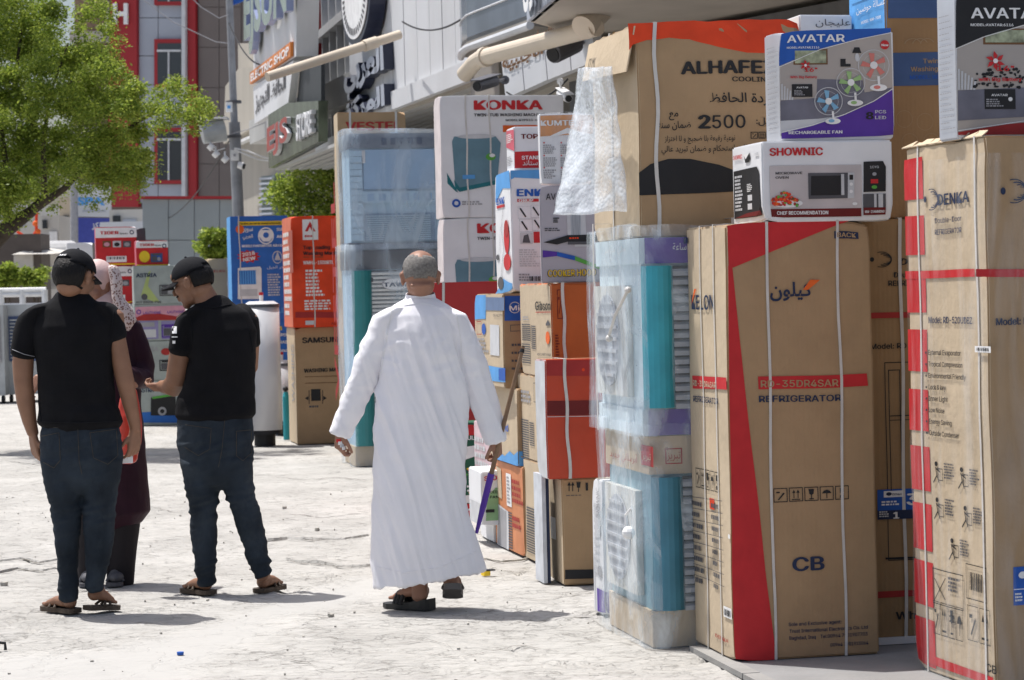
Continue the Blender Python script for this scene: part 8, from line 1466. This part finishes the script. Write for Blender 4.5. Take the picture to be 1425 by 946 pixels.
# ---------------------------------------------------------------- old man in the long white robe
def old():
    M = PB_(11.4, 'balding grey haired man in a long white robe walking away with a wooden stick', 580, 852)
    b = MB(); hm = headmat(M.pt(585, 386, 0.0), Vector((-0.05, 0.97, -0.2))); hm = hm @ Matrix.Scale(1.06, 4); add_head(b, hm, SKIN2, 1.02)
    M.limb(b, [(585, 428, 19, 0), (585, 412, 17.5, 0), (585, 396, 17, 0)])
    b.tube([hm @ Vector((-.045, -.075, -.052)), hm @ Vector((0, -.088, -.056)), hm @ Vector((.045, -.075, -.052))], .010, SKIN2, 8)
    M.loft(b, [(540, 660, 635, 660, 30, 0), (545, 580, 630, 580, 32, 0), (540, 480, 630, 480, 32, 0), (535, 450, 635, 450, 30, 0), (560, 428, 610, 428, 18, 0)])
    M.loft(b, [(560, 660, 600, 660, 22, 0), (568, 740, 598, 740, 16, -0.02), (572, 800, 596, 800, 11, 0), (573, 832, 595, 832, 9.5, 0)]); M.loft(b, [(600, 660, 635, 660, 22, 0), (605, 740, 635, 740, 16, 0.05), (614, 790, 636, 790, 11, 0.0), (618, 812, 636, 812, 9, -0.05)])
    M.loft(b, [(522, 450, 550, 450, 15, 0), (498, 510, 524, 515, 13, 0), (482, 560, 502, 565, 11, 0.02), (468, 597, 482, 602, 8, 0.04)]); M.loft(b, [(625, 450, 650, 450, 15, 0), (645, 510, 670, 508, 13, 0), (665, 560, 686, 558, 11, 0.02), (682, 606, 697, 604, 8, 0.03)])
    hand(b, M.pt(475, 600, 0.04), Vector((-0.15, 0.25, -1)), Vector((0.8, 0.6, 0)), 0.175, 1, 0.9); wr = M.pt(690, 608, 0.03); hand(b, wr, Vector((0.08, 0.15, -1)), Vector((-0.9, 0.45, 0)), 0.175, -1, 1.0, curls=[1.1, 1.2, 1.25, 1.3])
    hl = M.pt(596, 843, 0.0); hl.z = 0.066; tl = M.pt(546, 842, 0.16); tl.z = 0.03; foot(b, M.pt(586, 830, 0), hl, tl, SKIN2)
    hr = M.pt(630, 815, -0.10); tr = M.pt(630, 828, 0.06); tr.z = max(0.02, tr.z); foot(b, M.pt(627, 806, -0.04), hr, tr, SKIN2)
    M.solid(b, 'body', SKIN2, 0.0048, 3)
    shell(hm, (.0785, .0985, .0905), lambda l: l.y < 0.045 and -0.028+abs(l.x)*0.15 < l.z < 0.085+0.02*noise.noise(l*30) and not (abs(l.x) > .066 and abs(l.y) < .03 and l.z < .03), HAIRG, 'hair', M.root, jit=0.0008, solid=0.001, sc=1.02)
    r = MB()
    M.loft(r, [(521, 818, 675, 793, 46, 0), (521, 800, 673, 785, 46, 0), (518, 762, 662, 750, 45, 0), (518, 727, 653, 722, 44, 0), (519, 695, 647, 692, 43, 0), (521, 650, 646, 648, 42, 0), (523, 600, 650, 600, 41, 0), (524, 562, 649, 562, 40, 0), (528, 525, 648, 525, 40, 0), (532, 495, 646, 495, 40, 0), (528, 465, 646, 462, 39, 0), (532, 440, 640, 438, 34, 0), (548, 424, 624, 424, 26, 0), (566, 414, 606, 414, 21, 0)], 40, round_=False)
    M.loft(r, [(540, 428, 575, 426, 26, 0), (519, 440, 560, 440, 27, 0), (509, 465, 546, 472, 22, 0), (496, 498, 532, 510, 19, 0), (484, 532, 518, 545, 17, 0.01), (473, 562, 505, 575, 16, 0.02), (461, 597, 488, 606, 16, 0.04), (460, 601, 487, 610, 16, 0.04)], 24, round_=False); M.loft(r, [(600, 426, 628, 428, 26, 0), (612, 440, 648, 437, 27, 0), (622, 465, 659, 460, 22, 0), (632, 498, 672, 492, 19, 0), (643, 532, 684, 525, 17, 0.01), (656, 565, 693, 558, 16, 0.02), (672, 608, 704, 600, 16, 0.03), (676, 619, 706, 612, 16, 0.03)], 24, round_=False)
    def fold(p, n_):
        q = proj(p); x, y = q; u = (x-585)-(y-560)*0.30; t = min(1, max(0, (y-425)/60)); lower = min(1, max(0, (y-600)/120))
        a1 = 1-abs(noise.noise(Vector((u*0.045, y*0.0045, p.y*1.2+2))))*2.2; a2 = 1-abs(noise.noise(Vector((u*0.10, y*0.010, p.y*2+9))))*2.2; a3 = noise.noise(Vector((x*0.02, y*0.05, 4))); vfold = math.sin((x-(y-700)*0.05)*0.115+1.2*noise.noise(Vector((x*0.02, y*0.01, 1))))
        arm = max(0, min(1, (532-(y-480)*0.1-x)/14))+max(0, min(1, (x-640-(y-480)*0.06)/14)) if y < 630 else 0.0
        hz = noise.noise(Vector((x*0.03+y*0.02, y*0.11-x*0.03, 7)))*arm
        return t*(0.014*a1*(1-0.8*min(1, arm))*(1-0.45*lower)+0.006*a2+0.005*a3*(1-lower)+0.005*vfold*lower+0.002*hz+0.0035*(1-abs(noise.noise(Vector((x*0.035-y*0.02, y*0.05+x*0.02, 31))))*3)*min(1, max(0, (560-y)/80)+0.3))
    so, bv = M.solid(r, 'robe', ROBE, 0.0062, 4, fold)
    cb = MB(); cen = M.pt(585, 411, 0); pts = [cen+Vector((.068*math.sin(a), -.066*math.cos(a), .010-.012*math.cos(a))) for a in [i*2*math.pi/28 for i in range(29)]]
    for a_, b_ in zip(pts, pts[1:]): dn = Vector((0, 0, -0.034)); cb.prism([a_, b_, b_+dn+(b_-cen)*0.12, a_+dn+(a_-cen)*0.12], (cen-a_)*0.04, ROBE)
    cb.build('collar', so, smooth=False); M.seam(bv, [(545, 432), (538, 470), (533, 500), (530, 520)], WHT, 'armhole_seam', 0.0016, so); M.seam(bv, [(634, 432), (641, 470), (643, 505)], WHT, 'armhole_seam', 0.0016, so); M.seam(bv, [(522, 788), (560, 797), (610, 790), (668, 765)], ROBE, 'hem_seam', 0.0022, so); M.seam(bv, [(552, 427), (585, 421), (618, 427)], ROBE, 'yoke_seam', 0.0015, so)
    LT = mat('label_pale', (0.8,0.8,0.82), 0.3)
    sandal(M, Vector((hl.x+.02, hl.y-.015, .001)), Vector((tl.x-.03, tl.y, .001)), 0.105, 0.022, mat('sandal_black', (0.02,0.02,0.02), 0.5), wedge=0.034, toepost=False)
    q = MB(); d = (tr-hr); sh = sandal(M, hr+Vector((0, -.035, -.012)), tr+Vector((0, 0, -.018)), 0.10, 0.03, mat('sandal_grey', (0.10,0.09,0.085), 0.7), toepost=False, tiltn=Vector((0, 1, 0.6)))
    tg = MB(); a = M.pt(728, 482, -0.02); z = M.pt(663, 742, 0.03); st = thing('walking_stick', z, 'wooden stick with a purple lower end held by the man in the white robe', 'stick'); ang = z-a
    tg.tube([a, a.lerp(z, .55), a.lerp(z, .68)], [.009, .011, .012], mat('stick_wood', (0.20,0.12,0.07), 0.6, 0.25, 15), 12); tg.build('shaft', st); tg = MB(); tg.tube([a.lerp(z, .68), a.lerp(z, .85), z], [.0165, .015, .008], PURPLE, 12); tg.build('sleeve', st); tg = MB(); tg.tube([a-ang*0.004, a+ang*.03], [.006, .013], BLACK, 12); tg.build('ferrule', st)
    ch = MB(); q = M.pt(474, 613, 0.02)
    for k in range(4): ch.cbox(q+Vector((k*.008-.01, 0, -.012*k)), .02, .006, .016, (RED, WHT, LGREY, WHT)[k], 20*k)
    tag(ch.build('key_ring'), 'small red and white trinket in the left hand of the man in the white robe', 'trinket')
old()
